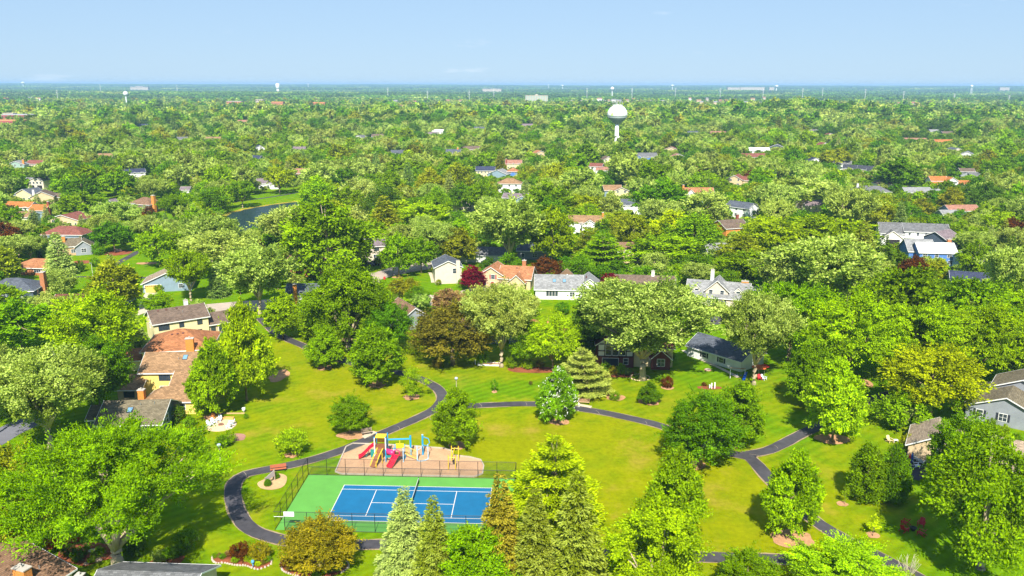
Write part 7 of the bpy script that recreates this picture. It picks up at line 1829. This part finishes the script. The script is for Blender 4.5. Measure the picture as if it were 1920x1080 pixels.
for px_, d_, yt, yb, w_, k_, lab in TOW:
    x, y = spot(px_, d_); g = terrain(x, y); zt, zb = zpx(px_, yt, d_), zpx(px_, yb, d_); R_ = w_ / 2 * d_ / F_PX
    e = thing('water_tower', lab, 'water tower', (x, y, g)); zt -= g; zb -= g; mid = (zt + zb) / 2
    m = MB()
    if k_ == 'ball': m.lathe([(.15 * R_, zb), (.7 * R_, zb + .15 * (zt - zb)), (R_, mid), (.75 * R_, zt - .18 * (zt - zb)), (.05, zt)], 18)
    elif k_ == 'drum': m.lathe([(.8 * R_, zb), (R_, zb + 3), (R_, zt - 2), (.6 * R_, zt), (.1, zt + .5)], 18)
    else: m.lathe([(.2 * R_, zb), (R_, mid), (R_, zt - .2 * (zt - zb)), (.1, zt)], 18)
    m.build('tank', M_TANK, e, True)
    m = MB()
    if k_ == 'legs':
        for a in range(4): m = MB(); m.tube([(R_ * .9 * math.cos(a * PI / 2 + .7), R_ * .9 * math.sin(a * PI / 2 + .7), 0), (R_ * .5 * math.cos(a * PI / 2 + .7), R_ * .5 * math.sin(a * PI / 2 + .7), zb + 1)], 1.1, 5); m.build('leg', M_TANK, e)
    else:
        m.tube([(0, 0, 0), (0, 0, zb + 1)], R_ * (.22 if k_ != 'drum' else .7), 10); m.build('stem', M_TANK, e)

def far_block(px0, px1, yt, d_, deep, lab, wall, roofc='grey', cols=8, rows=2, name='building', z0=0, gap=None):
    x0, y = spot(px0, d_); x1, _ = spot(px1, d_); g = terrain((x0 + x1) / 2, y); zt = zpx((px0 + px1) / 2, yt, d_) - g
    e = thing(name, lab, 'building', ((x0 + x1) / 2, y, g)); W_ = x1 - x0
    m = MB(); m.box(-W_ / 2, W_ / 2, 0, deep, 0, zt); m.build('wall', wall, e)
    m = MB(); m.box(-W_ / 2 - .3, W_ / 2 + .3, -.3, deep + .3, zt + .01, zt + .9); m.build('roof', roofc, e)
    hr = min(zt * .8, rows * 4.0) / rows
    for r in range(rows):
        for c in range(cols):
            a = -W_ / 2 + W_ * (c + .22) / cols; b = -W_ / 2 + W_ * (c + .78) / cols; z = zt - hr * (r + .85)
            m = MB(); m.box(a, b, -.12, -.02, z, z + hr * .5); m.build('window', gap or M_GLASS, e)
    return e, W_, zt
fw = mat('far_beige', (.46, .40, .30), .8); fg = mat('far_green_glass', (.22, .42, .36), .3); fo = mat('far_orange_brick', (.60, .24, .10), .85); fr = mat('far_red_brick', (.42, .10, .09), .85); fgr = mat('far_roof_grey', (.38, .37, .38), .9)
e, W_, zt = far_block(985, 1027, 179.5, 2700, 22, 'cream high-rise with green glass bands on the skyline right of centre', fw, fw, 9, 4, 'office_building', gap=fg)
m = MB(); m.lathe([(6, 0), (6, 2.2), (3, 3.4), (.1, 3.8)], 12, (0, 6, zt + .9)); m.build('roof_crown', fw, e)
far_block(1036, 1053, 189, 2720, 14, 'short low white building just right of the green-banded high-rise', fw, fgr, 5, 1)
far_block(1059, 1105, 188.6, 2740, 14, 'low white building with raised middle, left of the long beige ones', fw, fw, 10, 1)
far_block(1106, 1171, 188.2, 2700, 16, 'long beige apartment row behind the big water tower', fw, fgr, 16, 2)
far_block(1187, 1246, 188.4, 2700, 16, 'long beige apartment row right of the big water tower', fw, fgr, 14, 2)
far_block(0, 55, 216, 1150, 26, 'long red brick building with flat roof at the left edge', fr, fgr, 12, 3)
far_block(-25, 27, 227, 1060, 24, 'orange-topped red brick building in front of the long one at the left edge', fr, fo, 12, 2)
far_block(3, 22, 213, 1175, 10, 'white rooftop block above the long red brick building', fw, fw, 5, 1)
far_block(425, 453, 190.5, 2000, 20, 'long orange brick building, left of the three at centre left', fo, fgr, 8, 1)
far_block(480, 494, 187, 2200, 18, 'small cream building between the two orange brick ones', fw, fw, 4, 1)
far_block(509, 531, 191.5, 2000, 20, 'orange brick building, middle of the three at centre left', fo, fo, 6, 1)
far_block(587, 609, 192.5, 1850, 20, 'orange brick building with dark windows, right of the three at centre left', fo, fo, 6, 2)
far_block(248, 281, 163, 7000, 30, 'distant tan hospital-like block left of centre on the skyline', fw, fw, 10, 2)
far_block(258, 272, 161.6, 7050, 30, 'higher middle part of the distant tan block on the skyline', fw, fw, 4, 1)
far_block(0, 12, 184, 2600, 20, 'tiny orange building at the far left edge', fo, fo, 3, 1)
far_block(1362, 1385, 163.8, 7600, 40, 'distant white shed, left of the long ones on the skyline at right', fw, fw, 8, 1)
far_block(1386, 1431, 163.4, 7600, 40, 'distant long white warehouse on the skyline at right', fw, fw, 14, 1)
far_block(1440, 1449, 163.6, 7600, 30, 'small pale shed beside the cone water tower', fw, fw, 3, 1)
far_block(905, 940, 166.4, 6200, 30, 'distant row of pale buildings above the centre', fw, fgr, 12, 1)
far_block(1870, 1888, 163.6, 7600, 30, 'distant pale building at the far right skyline', fw, fw, 6, 1)
srng = random.Random(31)
ORD = 'first second third fourth fifth sixth seventh eighth ninth tenth eleventh twelfth thirteenth fourteenth'.split()
WHERE = [('left of the green-banded high-rise', 740, 870, 186, 200, 12), ('right of the long beige apartment rows', 1290, 1440, 181, 192, 14), ('above the big water tower', 1120, 1190, 182, 187, 6), ('below the far right pylons', 1680, 1730, 190, 193, 3), ('far out at left below the skyline', 40, 80, 180, 184, 3)]
for wh, xa, xb, ya, yb, n in WHERE:
    for k in range(n):
        px_ = xa + (xb - xa) * (k + srng.uniform(.1, .9)) / n; yt = srng.uniform(ya, yb); d_ = min(3900, 46 * F_PX / (yt - 158)) * srng.uniform(.95, 1.0); w_ = srng.uniform(4, 9)
        x0, y = spot(px_, d_); g = terrain(x0, y); W_ = w_ * d_ / F_PX; zt = max(8, zpx(px_, yt, d_) - g); hb = zt - 3
        e = thing('distant_house', f'pale distant house, {ORD[k]} from the left among those {wh}', 'house', (x0, y, g), srng.uniform(-.4, .4), f'pale distant houses {wh}')
        m = MB(); m.box(-W_ / 2, W_ / 2, 0, 9, 0, hb); m.build('wall', srng.choice([fw, fw, WM('white'), WM('sand')]), e)
        m = MB(); m.add([(-W_ / 2 - .5, -.5, hb), (W_ / 2 + .5, -.5, hb), (W_ / 2 + .5, 9.5, hb), (-W_ / 2 - .5, 9.5, hb), (-W_ / 2 - .5, 4.5, zt), (W_ / 2 + .5, 4.5, zt)], [(0, 1, 5, 4), (2, 3, 4, 5), (3, 0, 4), (1, 2, 5), (0, 3, 2, 1)]); m.build('roof', RM(srng.choice(['tan', 'pink', 'lightgrey'])), e)
PYL = [(1503, 3600, 165), (1540, 3900, 165), (1620, 3000, 166.5), (1692, 3100, 171), (1787, 2900, 175.5), (1890, 2800, 178.5), (728, 3600, 164.5), (802, 3000, 170), (880, 3000, 169.5), (926, 3300, 166), (1100, 3300, 165), (1184, 3400, 165), (1265, 3500, 165), (1349, 3400, 164.5), (1429, 3500, 166), (110, 2700, 168.5), (192, 5200, 158.5), (335, 4800, 159)]
for i, (px_, d_, yt) in enumerate(PYL):
    x, y = spot(px_, d_); g = terrain(x, y); h_ = zpx(px_, yt, d_) - g
    side = 'right of the slim legged tower' if px_ > 1817 else ('between centre and the right edge' if px_ > 1480 else ('above the middle of the picture' if px_ > 900 else ('left of the centre' if px_ > 600 else 'at the left skyline')))
    nth = sorted(q[0] for q in PYL).index(px_); nth = (ORD + ['fifteenth', 'sixteenth', 'seventeenth', 'eighteenth'])[nth]
    e = thing('power_pylon', f'thin pale pole-like pylon, {nth} from the left along the skyline', 'pylon', (x, y, g), 0, 'distant pylons')
    s_ = d_ / 3000
    m = MB(); m.tube([(0, 0, 0), (0, 0, h_)], [1.0 * s_, .45 * s_], 6); m.build('mast', mat('pylon_steel', (.62, .62, .58), .5), e)
    for q in (.97, .86, .75):
        m = MB(); m.box(-4.2, 4.2, -.3, .3, h_ * q - .5, h_ * q + .1); m.build('crossarm', MATS['pylon_steel'], e)
for px_, py_, sgn, lab in ((1620, 262, 1, 'tall curved street lamp above the wide salmon roof, left one'), (1661, 262, -1, 'tall curved street lamp above the wide salmon roof, right one')):
    p = at(px_, py_); h_ = height_at(p.x, p.y, 241, px_)
    e = thing('street_lamp', lab, 'street lamp', p)
    m = MB(); m.tube([(0, 0, 0), (0, 0, h_ - 1.5), (sgn * 1.2, 0, h_ - .3), (sgn * 4.5, 0, h_)], [.3, .22, .18, .14], 6); m.build('pole', mat('lamp_concrete', (.55, .54, .5), .6), e)
    m = MB(); m.box(sgn * 4.5 - .9, sgn * 4.5 + .9, -.3, .3, h_ - .05, h_ + .3); m.build('lamp_head', M_METAL, e)
VISFAR = [((983, 178, 1030, 194), 2690), ((1035, 186, 1247, 190.5), 2690), ((0, 213, 56, 238), 1050), ((425, 189, 454, 197), 1990), ((508, 190, 532, 199), 1990), ((586, 191, 610, 201), 1840), ((479, 186, 495, 190), 2190), ((232, 170, 244, 188), 2290)]
# ------------------------------------------------------------------ the wooded suburb: trees of the middle distance and beyond
KEEP = [px_poly(q) for q in (
    [(640, 500), (700, 505), (770, 488), (830, 485), (835, 500), (1000, 545), (1000, 562), (870, 575), (700, 575), (600, 585), (350, 592), (350, 560), (560, 545), (630, 530)],
    [(30, 500), (200, 460), (280, 455), (320, 470), (330, 520), (420, 540), (430, 590), (240, 590), (250, 545), (90, 560), (0, 560)],
    [(395, 396), (430, 380), (500, 366), (560, 356), (640, 350), (640, 372), (600, 380), (470, 420), (420, 420)],
    [(560, 480), (640, 480), (640, 520), (560, 520)], [(172, 360), (205, 358), (230, 378), (200, 392), (172, 380)], [(95, 378), (125, 376), (125, 402), (100, 402)],
    [(290, 380), (340, 380), (345, 405), (300, 410)], [(1075, 500), (1150, 500), (1150, 518), (1075, 518)], [(1290, 572), (1400, 570), (1400, 660), (1300, 625)], [(1000, 560), (1110, 560), (1100, 585), (1000, 585)],
    [(1640, 448), (1700, 448), (1780, 470), (1700, 480), (1600, 480), (1600, 460)], [(1765, 428), (1805, 428), (1805, 450), (1765, 450)], [(1455, 345), (1500, 380), (1490, 400), (1450, 372)], [(1170, 485), (1290, 480), (1290, 520), (1170, 520)],
    [(60, 355), (100, 352), (110, 365), (70, 370)])] + [POND]
ROADS = [[at(*p).to_2d() for p in q] for q in ([(1430, 318), (1448, 338), (1468, 362), (1486, 385), (1500, 410)],)]
VIS = [(h[4], h[5]) for h in HOUSES if h[4]] + VISFAR + [((432, 380, 520, 416), 370), ((1452, 340, 1484, 376), 500), ((1141, 196, 1177, 236), 760), ((790, 508, 860, 552), 235), ((215, 472, 330, 500), 300), ((100, 520, 145, 545), 250), ((268, 549, 298, 578), 235), ((98, 574, 130, 610), 215), ((1308, 592, 1358, 610), 200), ((1664, 452, 1692, 465), 320), ((380, 375, 500, 392), 420)]
BIGT = []      # boxes of the trees placed by hand, so that the filler does not cover the coloured ones
frng = random.Random(21)
GRID = {}
def gkey(x, y): return (int(x // 16), int(y // 16))
for t in TREES: GRID.setdefault(gkey(t[0], t[1]), []).append((t[0], t[1], t[2]))
def free(x, y, r, k=.82):
    gx, gy = gkey(x, y)
    for i in (-1, 0, 1):
        for j in (-1, 0, 1):
            for (a, b, q) in GRID.get((gx + i, gy + j), ()):
                if (a - x) ** 2 + (b - y) ** 2 < ((r + q) * k) ** 2: return False
    return True
HG = {}
for h in HOUSES: HG.setdefault((int(h[0] // 60), int(h[1] // 60)), []).append(h)
def near_house(x, y, r):
    gx, gy = int(x // 60), int(y // 60)
    for i in (-1, 0, 1):
        for j in (-1, 0, 1):
            for h in HG.get((gx + i, gy + j), ()):
                a, b, c, d = h[6][0], h[6][1], h[6][2], h[6][3]
                # oriented rectangle of the footprint
                u = Vector((c[0] - a[0], c[1] - a[1])); v = Vector((b[0] - a[0], b[1] - a[1])); w = Vector((x - a[0], y - a[1]))
                s, t = w.dot(u) / u.length, w.dot(v) / v.length
                if -r < s < u.length + r and -r < t < v.length + r: return True
    return False
def blocked_view(x, y, z, r, h):
    px, py, s = project(x, y, z + h)
    _, pb, _ = project(x, y, z + h * .2)
    x0, x1, y0, y1 = px - r * s * .95, px + r * s * .95, py, pb
    d = math.hypot(x, y)
    for bx, dd in VIS:
        if d < dd - 2 and x0 < bx[2] - 1 and x1 > bx[0] + 1 and y0 < bx[3] - 1 and y1 > bx[1] + 1:
            ov = (min(x1, bx[2]) - max(x0, bx[0])) * (min(y1, bx[3]) - max(y0, bx[1]))
            if ov > .16 * (bx[2] - bx[0]) * (bx[3] - bx[1]) or (min(x1, bx[2]) - max(x0, bx[0])) > .3 * (bx[2] - bx[0]): return True
    return False
def lown(x, y, s, o): return math.sin(x * s + o) * math.cos(y * s * 1.3 + o * 2) + .5 * math.sin(x * s * 2.7 - y * s * 1.9 + o * 3)
def species(x, y):
    a = lown(x, y, .02, 1.0) + frng.gauss(0, .55)
    r = frng.random()
    if r < .005 and y < 450: return 'oval', 'purple'
    if r < .014 and y > 330: return 'locust', 'gold'
    if r < .06: return 'spruce', frng.choice(['bluegreen', 'blue', 'dark', 'olivespruce'])
    if r < .075: return 'oval', 'lime'
    if y > 900:
        if a > .35: return frng.choice(['silver', 'oak']), frng.choice(['silver', 'pale', 'silver'])
        if a < -.2: return 'oak', frng.choice(['dark', 'deep', 'deep'])
        return frng.choice(['oak', 'maple', 'oval']), frng.choice(['deep', 'green', 'deep', 'silver', 'olive'])
    if a > .45: return 'silver', frng.choice(['silver', 'silver', 'pale'])
    if a < -.8: return 'oak', frng.choice(['dark', 'deep', 'deep', 'olive'])
    k = frng.random()
    if k < .3: return 'maple', frng.choice(['green', 'bright', 'deep'])
    if k < .5: return 'locust', frng.choice(['green', 'bright', 'lime'])
    if k < .7: return 'oak', frng.choice(['green', 'deep', 'pale', 'silver'])
    if k < .85: return 'oval', frng.choice(['green', 'bright', 'olive'])
    return 'silver', frng.choice(['green', 'silver', 'pale'])
CAND = []
def fill(y0, y1, half, rmin, rmax, tries, k=.84):
    for _ in range(tries):
        y = math.sqrt(frng.uniform(y0 * y0, y1 * y1)); x = frng.uniform(-1, 1) * half(y)
        r = frng.uniform(rmin, rmax)
        ppx = project(x, y, 0)
        if y < 215 and -30 < ppx[0] < 1950: continue
        if y < 330 and -30 < ppx[0] < 1950 and ppx[1] > 440 and frng.random() < .0: continue
        if not free(x, y, r, k): continue
        if y < 620:
            if near_house(x, y, r * .7): continue
            if any(in_poly(x, y, q) for q in KEEP): continue
            if any((Vector((x, y)) - p).length < r + 4 for rd in ROADS for p in rd): continue
        elif near_house(x, y, r * .5): continue
        kind, col = species(x, y)
        if kind == 'spruce': r *= .6
        h = r * {'spruce': 3.9, 'locust': 1.5, 'silver': 1.95, 'oval': 2.3, 'oak': 1.75, 'maple': 1.95}[kind] * frng.uniform(.88, 1.12)
        z = terrain(x, y)
        if y < 2700 and blocked_view(x, y, z, r, h):
            r *= .55; h *= .45
            if blocked_view(x, y, z, r, h): continue
        GRID.setdefault(gkey(x, y), []).append((x, y, r))
        CAND.append((x, y, z, kind, col, h, r))
hw = lambda y: .63 * y * 1.12 + 60
fill(110, 330, lambda y: .63 * y * 1.1 + 70, 3.6, 6.4, 6000)
fill(215, 330, lambda y: .63 * y, 2.2, 3.5, 2500)
fill(330, 800, hw, 5.2, 8.8, 24000)
fill(330, 800, hw, 2.8, 4.6, 14000)
fill(800, 1500, hw, 6.0, 10.5, 36000)
fill(800, 1500, hw, 3.5, 5.5, 30000)
fill(1500, 2900, hw, 7.0, 11.5, 70000, .76)

# the largest of these that show are trees of their own; the others form one wooded mass
def in_view(c):
    px, py, s = project(c[0], c[1], c[2] + c[5] * .7)
    return -8 < px < 1928 and py < 1085
shown = sorted([c for c in CAND if in_view(c)], key=lambda c: -(c[6] * c[5]) * project(c[0], c[1], c[2])[2] ** 2)
N_IND = max(0, 300 - len([1 for o in COL.objects if o.get('category') == 'tree']))
# hidden ones are not worth a place of their own: keep those whose top is not behind a nearer crown
allc = [(t[0], t[1], 0, None, None, t[3], t[2]) for t in TREES] + CAND
pj = [(project(c[0], c[1], c[2] + c[5]), project(c[0], c[1], c[2] + c[5] * .25), c[6], math.hypot(c[0], c[1])) for c in allc if math.hypot(c[0], c[1]) < 700]
def top_shows(c):
    px, py, s = project(c[0], c[1], c[2] + c[5] * .9); d = math.hypot(c[0], c[1])
    n = 0
    for (t, b, r, dd) in pj:
        if dd < d - 1 and abs(t[0] - px) < r * t[2] * .8 and t[1] < py < b[1]: return False
    return True
IND = []
for c in shown:
    if len(IND) >= N_IND: break
    if top_shows(c): IND.append(c)
ids = set(id(c) for c in IND)
LAND = [(h[0], h[1], h[3]) for h in HOUSES] + [(at(500, 395).x, at(500, 395).y, 'the pond'), (at(1158, 283).x, 760, 'the big water tower')]
WORD = dict(green='green', bright='bright green', lime='lime-green', deep='deep green', dark='dark green', olive='olive-green', silver='silvery', pale='pale silvery', gold='golden', yellow='yellow', purple='dark purple',
            bluegreen='bluish', blue='blue', olivespruce='olive')
SHAPE = dict(oval='oval tree', locust='flat-topped tree', spruce='spruce', silver='billowing tree', oak='clumpy oak', maple='round tree')
used_labels = set(o.get('label') for o in COL.objects if o.get('label'))
def auto_label(c):
    px, py, s = project(c[0], c[1], c[2] + c[5] * .6)
    sz = 'large ' if c[6] > 5.9 else ('small ' if c[6] < 3.4 else '')
    near = sorted(LAND, key=lambda l: math.hypot(l[0] - c[0], (l[1] - c[1]) * .8))[:6]
    for rank in ('', 'another ', 'third ', 'fourth ', 'fifth '):
        for l in near:
            lx, ly, ls = project(l[0], l[1], 3)
            dx, dy = (px - lx) / max(s, .1), l[1] - c[1]
            if abs(dy) > abs(dx) * 1.2: rel = 'in front of' if dy > 0 else 'behind'
            else: rel = 'right of' if dx > 0 else 'left of'
            far = 'well ' if math.hypot(dx, dy) > 32 else ''
            t = f"{rank}{sz}{WORD[c[4]]} {SHAPE[c[3]]} {far}{rel} {l[2]}"
            if t not in used_labels and len(t.split()) <= 16:
                used_labels.add(t); return t
    t = f"{sz}{WORD[c[4]]} {SHAPE[c[3]]} near {near[0][2]}"
    return t
TRNG = random.Random(77)
for c in IND:
    tree_at(c[0], c[1], c[2], c[3], c[4], c[5], c[6] * 2, auto_label(c), rng=TRNG, lod=1 if math.hypot(c[0], c[1]) < 480 else 2, group='trees between the houses', name='oak_tree' if c[3] == 'oak' else None)

# ---- the rest: one object whose trees are instanced on its points
def instancer(name, pts, protos, label=None, kind='stuff'):
    """pts: (x, y, z, proto index, rot, sx, sz, colour, pale)"""
    pc = bpy.data.collections.new(name + '_kinds')
    for i, (cm, tm) in enumerate(protos):
        me = cm
        o = bpy.data.objects.new(f'kind_{i:03d}', me)
        pc.objects.link(o)
    n = len(pts)
    me = bpy.data.meshes.new(name)
    me.vertices.add(n)
    me.vertices.foreach_set('co', np.array([p[:3] for p in pts], dtype=np.float32).ravel())
    def A(nm, ty, arr, key):
        a = me.attributes.new(nm, ty, 'POINT'); a.data.foreach_set(key, np.array(arr).ravel())
    A('pick', 'INT', np.array([p[3] for p in pts], dtype=np.int32), 'value')
    A('turn', 'FLOAT_VECTOR', np.array([(0, 0, p[4]) for p in pts], dtype=np.float32), 'vector')
    A('size', 'FLOAT_VECTOR', np.array([(p[5], p[5], p[6]) for p in pts], dtype=np.float32), 'vector')
    A('leaf_color', 'FLOAT_VECTOR', np.array([p[7] for p in pts], dtype=np.float32), 'vector')
    A('leaf_pale', 'FLOAT', np.array([p[8] for p in pts], dtype=np.float32), 'value')
    ob = bpy.data.objects.new(name, me); link(ob)
    ob['kind'] = kind
    if label: ob['label'] = label
    g = bpy.data.node_groups.new(name + '_nodes', 'GeometryNodeTree')
    g.interface.new_socket('Geometry', in_out='INPUT', socket_type='NodeSocketGeometry')
    g.interface.new_socket('Geometry', in_out='OUTPUT', socket_type='NodeSocketGeometry')
    N, L = g.nodes.new, g.links.new
    gi, go = N('NodeGroupInput'), N('NodeGroupOutput')
    ci = N('GeometryNodeCollectionInfo'); ci.inputs['Collection'].default_value = pc
    ci.inputs['Separate Children'].default_value = True; ci.inputs['Reset Children'].default_value = True
    io = N('GeometryNodeInstanceOnPoints'); io.inputs['Pick Instance'].default_value = True
    def attr(nm, ty):
        a = N('GeometryNodeInputNamedAttribute'); a.data_type = ty; a.inputs['Name'].default_value = nm
        return a.outputs['Attribute']
    L(gi.outputs[0], io.inputs['Points']); L(ci.outputs[0], io.inputs['Instance'])
    L(attr('pick', 'INT'), io.inputs['Instance Index'])
    rr = N('FunctionNodeEulerToRotation'); L(attr('turn', 'FLOAT_VECTOR'), rr.inputs[0]); L(rr.outputs[0], io.inputs['Rotation'])
    L(attr('size', 'FLOAT_VECTOR'), io.inputs['Scale'])
    L(io.outputs[0], go.inputs[0])
    md = ob.modifiers.new('trees', 'NODES'); md.node_group = g
    return ob

FK = ['maple', 'oval', 'silver', 'locust', 'oak', 'spruce']
def far_copy(me, name, mat_=None):
    c = me.copy(); c.name = name; c.materials.clear(); c.materials.append(mat_ or M_LEAF_I); return c
def merge_trunk(cm, tm, name):
    """crown and trunk of a far tree as one mesh of two materials"""
    bm = bmesh.new(); bm.from_mesh(cm)
    n = len(bm.faces)
    bm.from_mesh(tm)
    bm.faces.ensure_lookup_table()
    for f in bm.faces[n:]: f.material_index = 1
    me = bpy.data.meshes.new(name); bm.to_mesh(me); bm.free()
    me.materials.append(M_LEAF_I); me.materials.append(M_BARK)
    return me
protos2, idx2 = [], {}
for k in FK:
    for v in range(3):
        cm, tm, R_, H_ = proto(k, 2, v)
        idx2[(k, v)] = (len(protos2), R_, H_)
        protos2.append((merge_trunk(cm, tm, f'far_{k}'), None))
# coarser kinds for beyond 1.2 km
def coarse(kind, v):
    s = dict(SPEC[kind]) if kind in SPEC else None
    if s is None:
        c = dict(CONE[kind]); c['leaf'] = 2.2; c['gap'] = 2.2; a = conifer_arrays(900 + v, nl=220, **c)
    else:
        s['leaf'] = 2.3; s['nc'] = 30; s['nspr'] = 3; s['soft'] = 1; s['shell'] = (.9, 1.0); s['inner'] = 0; s['lump'] = .05; s['wid'] = .8; s['jit'] = .55; a = crown_arrays(900 + v + len(kind), nl=420, **s)
    R_, H_ = float(np.percentile(np.hypot(a[0][:, 0], a[0][:, 1]), 95)), float(a[0][:, 2].max())
    return leaves_mesh('coarse_' + kind, *a[:6], M_LEAF_I), R_, H_
idx3 = {}
for k in FK:
    for v in range(2):
        me, R_, H_ = coarse(k, v)
        idx3[(k, v)] = (len(protos2), R_, H_)
        protos2.append((me, None))
pts = []
nrng = random.Random(4)
for c in CAND:
    if id(c) in ids: continue
    x, y, z, kind, col, h, r = c
    if y < 1150: i, R_, H_ = idx2[(kind, nrng.randrange(3))]
    else: i, R_, H_ = idx3[(kind, nrng.randrange(2))]
    base, pale = LC[col]
    pts.append((x, y, z, i, nrng.uniform(0, 6.28), r / R_, h / H_, jitter_col(base, nrng, .18), pale))
print('forest points', len(pts), 'individual', len(IND), 'tris', sum(len(m.polygons) * 2 for m in bpy.data.meshes))
instancer('woodland', pts, protos2, 'tree-covered suburb running out to the ridge')

# ---- beyond: patches of canopy out to the horizon
def patch(seed, size=120, n=85, leafs=26):
    rng = np.random.default_rng(seed)
    P, A, Nr, L, W, T = [], [], [], [], [], []
    for i in range(n):
        cx, cy = rng.uniform(-size / 2, size / 2, 2); r = rng.uniform(5, 9.5); h = rng.uniform(10, 19)
        t0 = rng.random()
        u = norm(rng.normal(0, 1, (leafs, 3)) + np.array([0, -.3, .5]))
        p = np.stack([cx + u[:, 0] * r, cy + u[:, 1] * r, h * .55 + u[:, 2] * h * .45], 1)
        a = np.cross(u, norm(rng.normal(0, 1, (leafs, 3))))
        l = r * rng.uniform(.55, 1.0, leafs)
        P.append(p - norm(a) * l[:, None] * .5); A.append(a); Nr.append(u + rng.normal(0, .35, u.shape)); L.append(l); W.append(l * .85); T.append(np.full(leafs, .6 * t0) + .4 * rng.random(leafs))
    return leaves_mesh('canopy_patch', *[np.concatenate(q) for q in (P, A, Nr, L, W, T)], M_LEAF_I)
pp = [(patch(s), None) for s in range(5)]
pts = []
y = 2850.0
while y < 15500:
    stepy = 105 + (y - 2850) * .012
    half = hw(y) + 150
    sc = stepy / 105
    nx_ = int(2 * half / (105 * sc))
    for i in range(nx_):
        x = -half + (i + .5) * 2 * half / nx_ + nrng.uniform(-15, 15); yy = y + nrng.uniform(-15, 15)
        if nrng.random() < .03: continue
        a = lown(x, yy, .0021, 2.0) + lown(x, yy, .009, .4) * .5 + nrng.gauss(0, .5)
        col = 'silver' if a > 1.3 else ('dark' if a < -.1 else ('deep' if a < .9 else 'green'))
        base, pale = LC[col]
        pts.append((x, yy, terrain(x, yy), nrng.randrange(5), nrng.choice([0, PI / 2, PI, -PI / 2]) + nrng.uniform(-.2, .2), sc, 1.0 * nrng.uniform(.85, 1.2), jitter_col(base, nrng, .15), pale))
    y += stepy
print('patches', len(pts))
instancer('far_woodland', pts, pp, 'distant treetops reaching to the horizon')

# ------------------------------------------------------------------ the air
hz = MB(); hz.box(-13500, 13500, -400, 17500, -25, 84)
hm = bpy.data.materials.new('haze_air'); hm.use_nodes = True; nt = hm.node_tree; nt.nodes.clear()
ho = nt.nodes.new('ShaderNodeOutputMaterial'); hv = nt.nodes.new('ShaderNodeVolumePrincipled')
hv.inputs['Color'].default_value = (.42, .70, 1.0, 1); hv.inputs['Density'].default_value = .000095; hv.inputs['Anisotropy'].default_value = 0.0
nt.links.new(hv.outputs[0], ho.inputs['Volume'])
o = hz.build('haze', hm); o['kind'] = 'stuff'
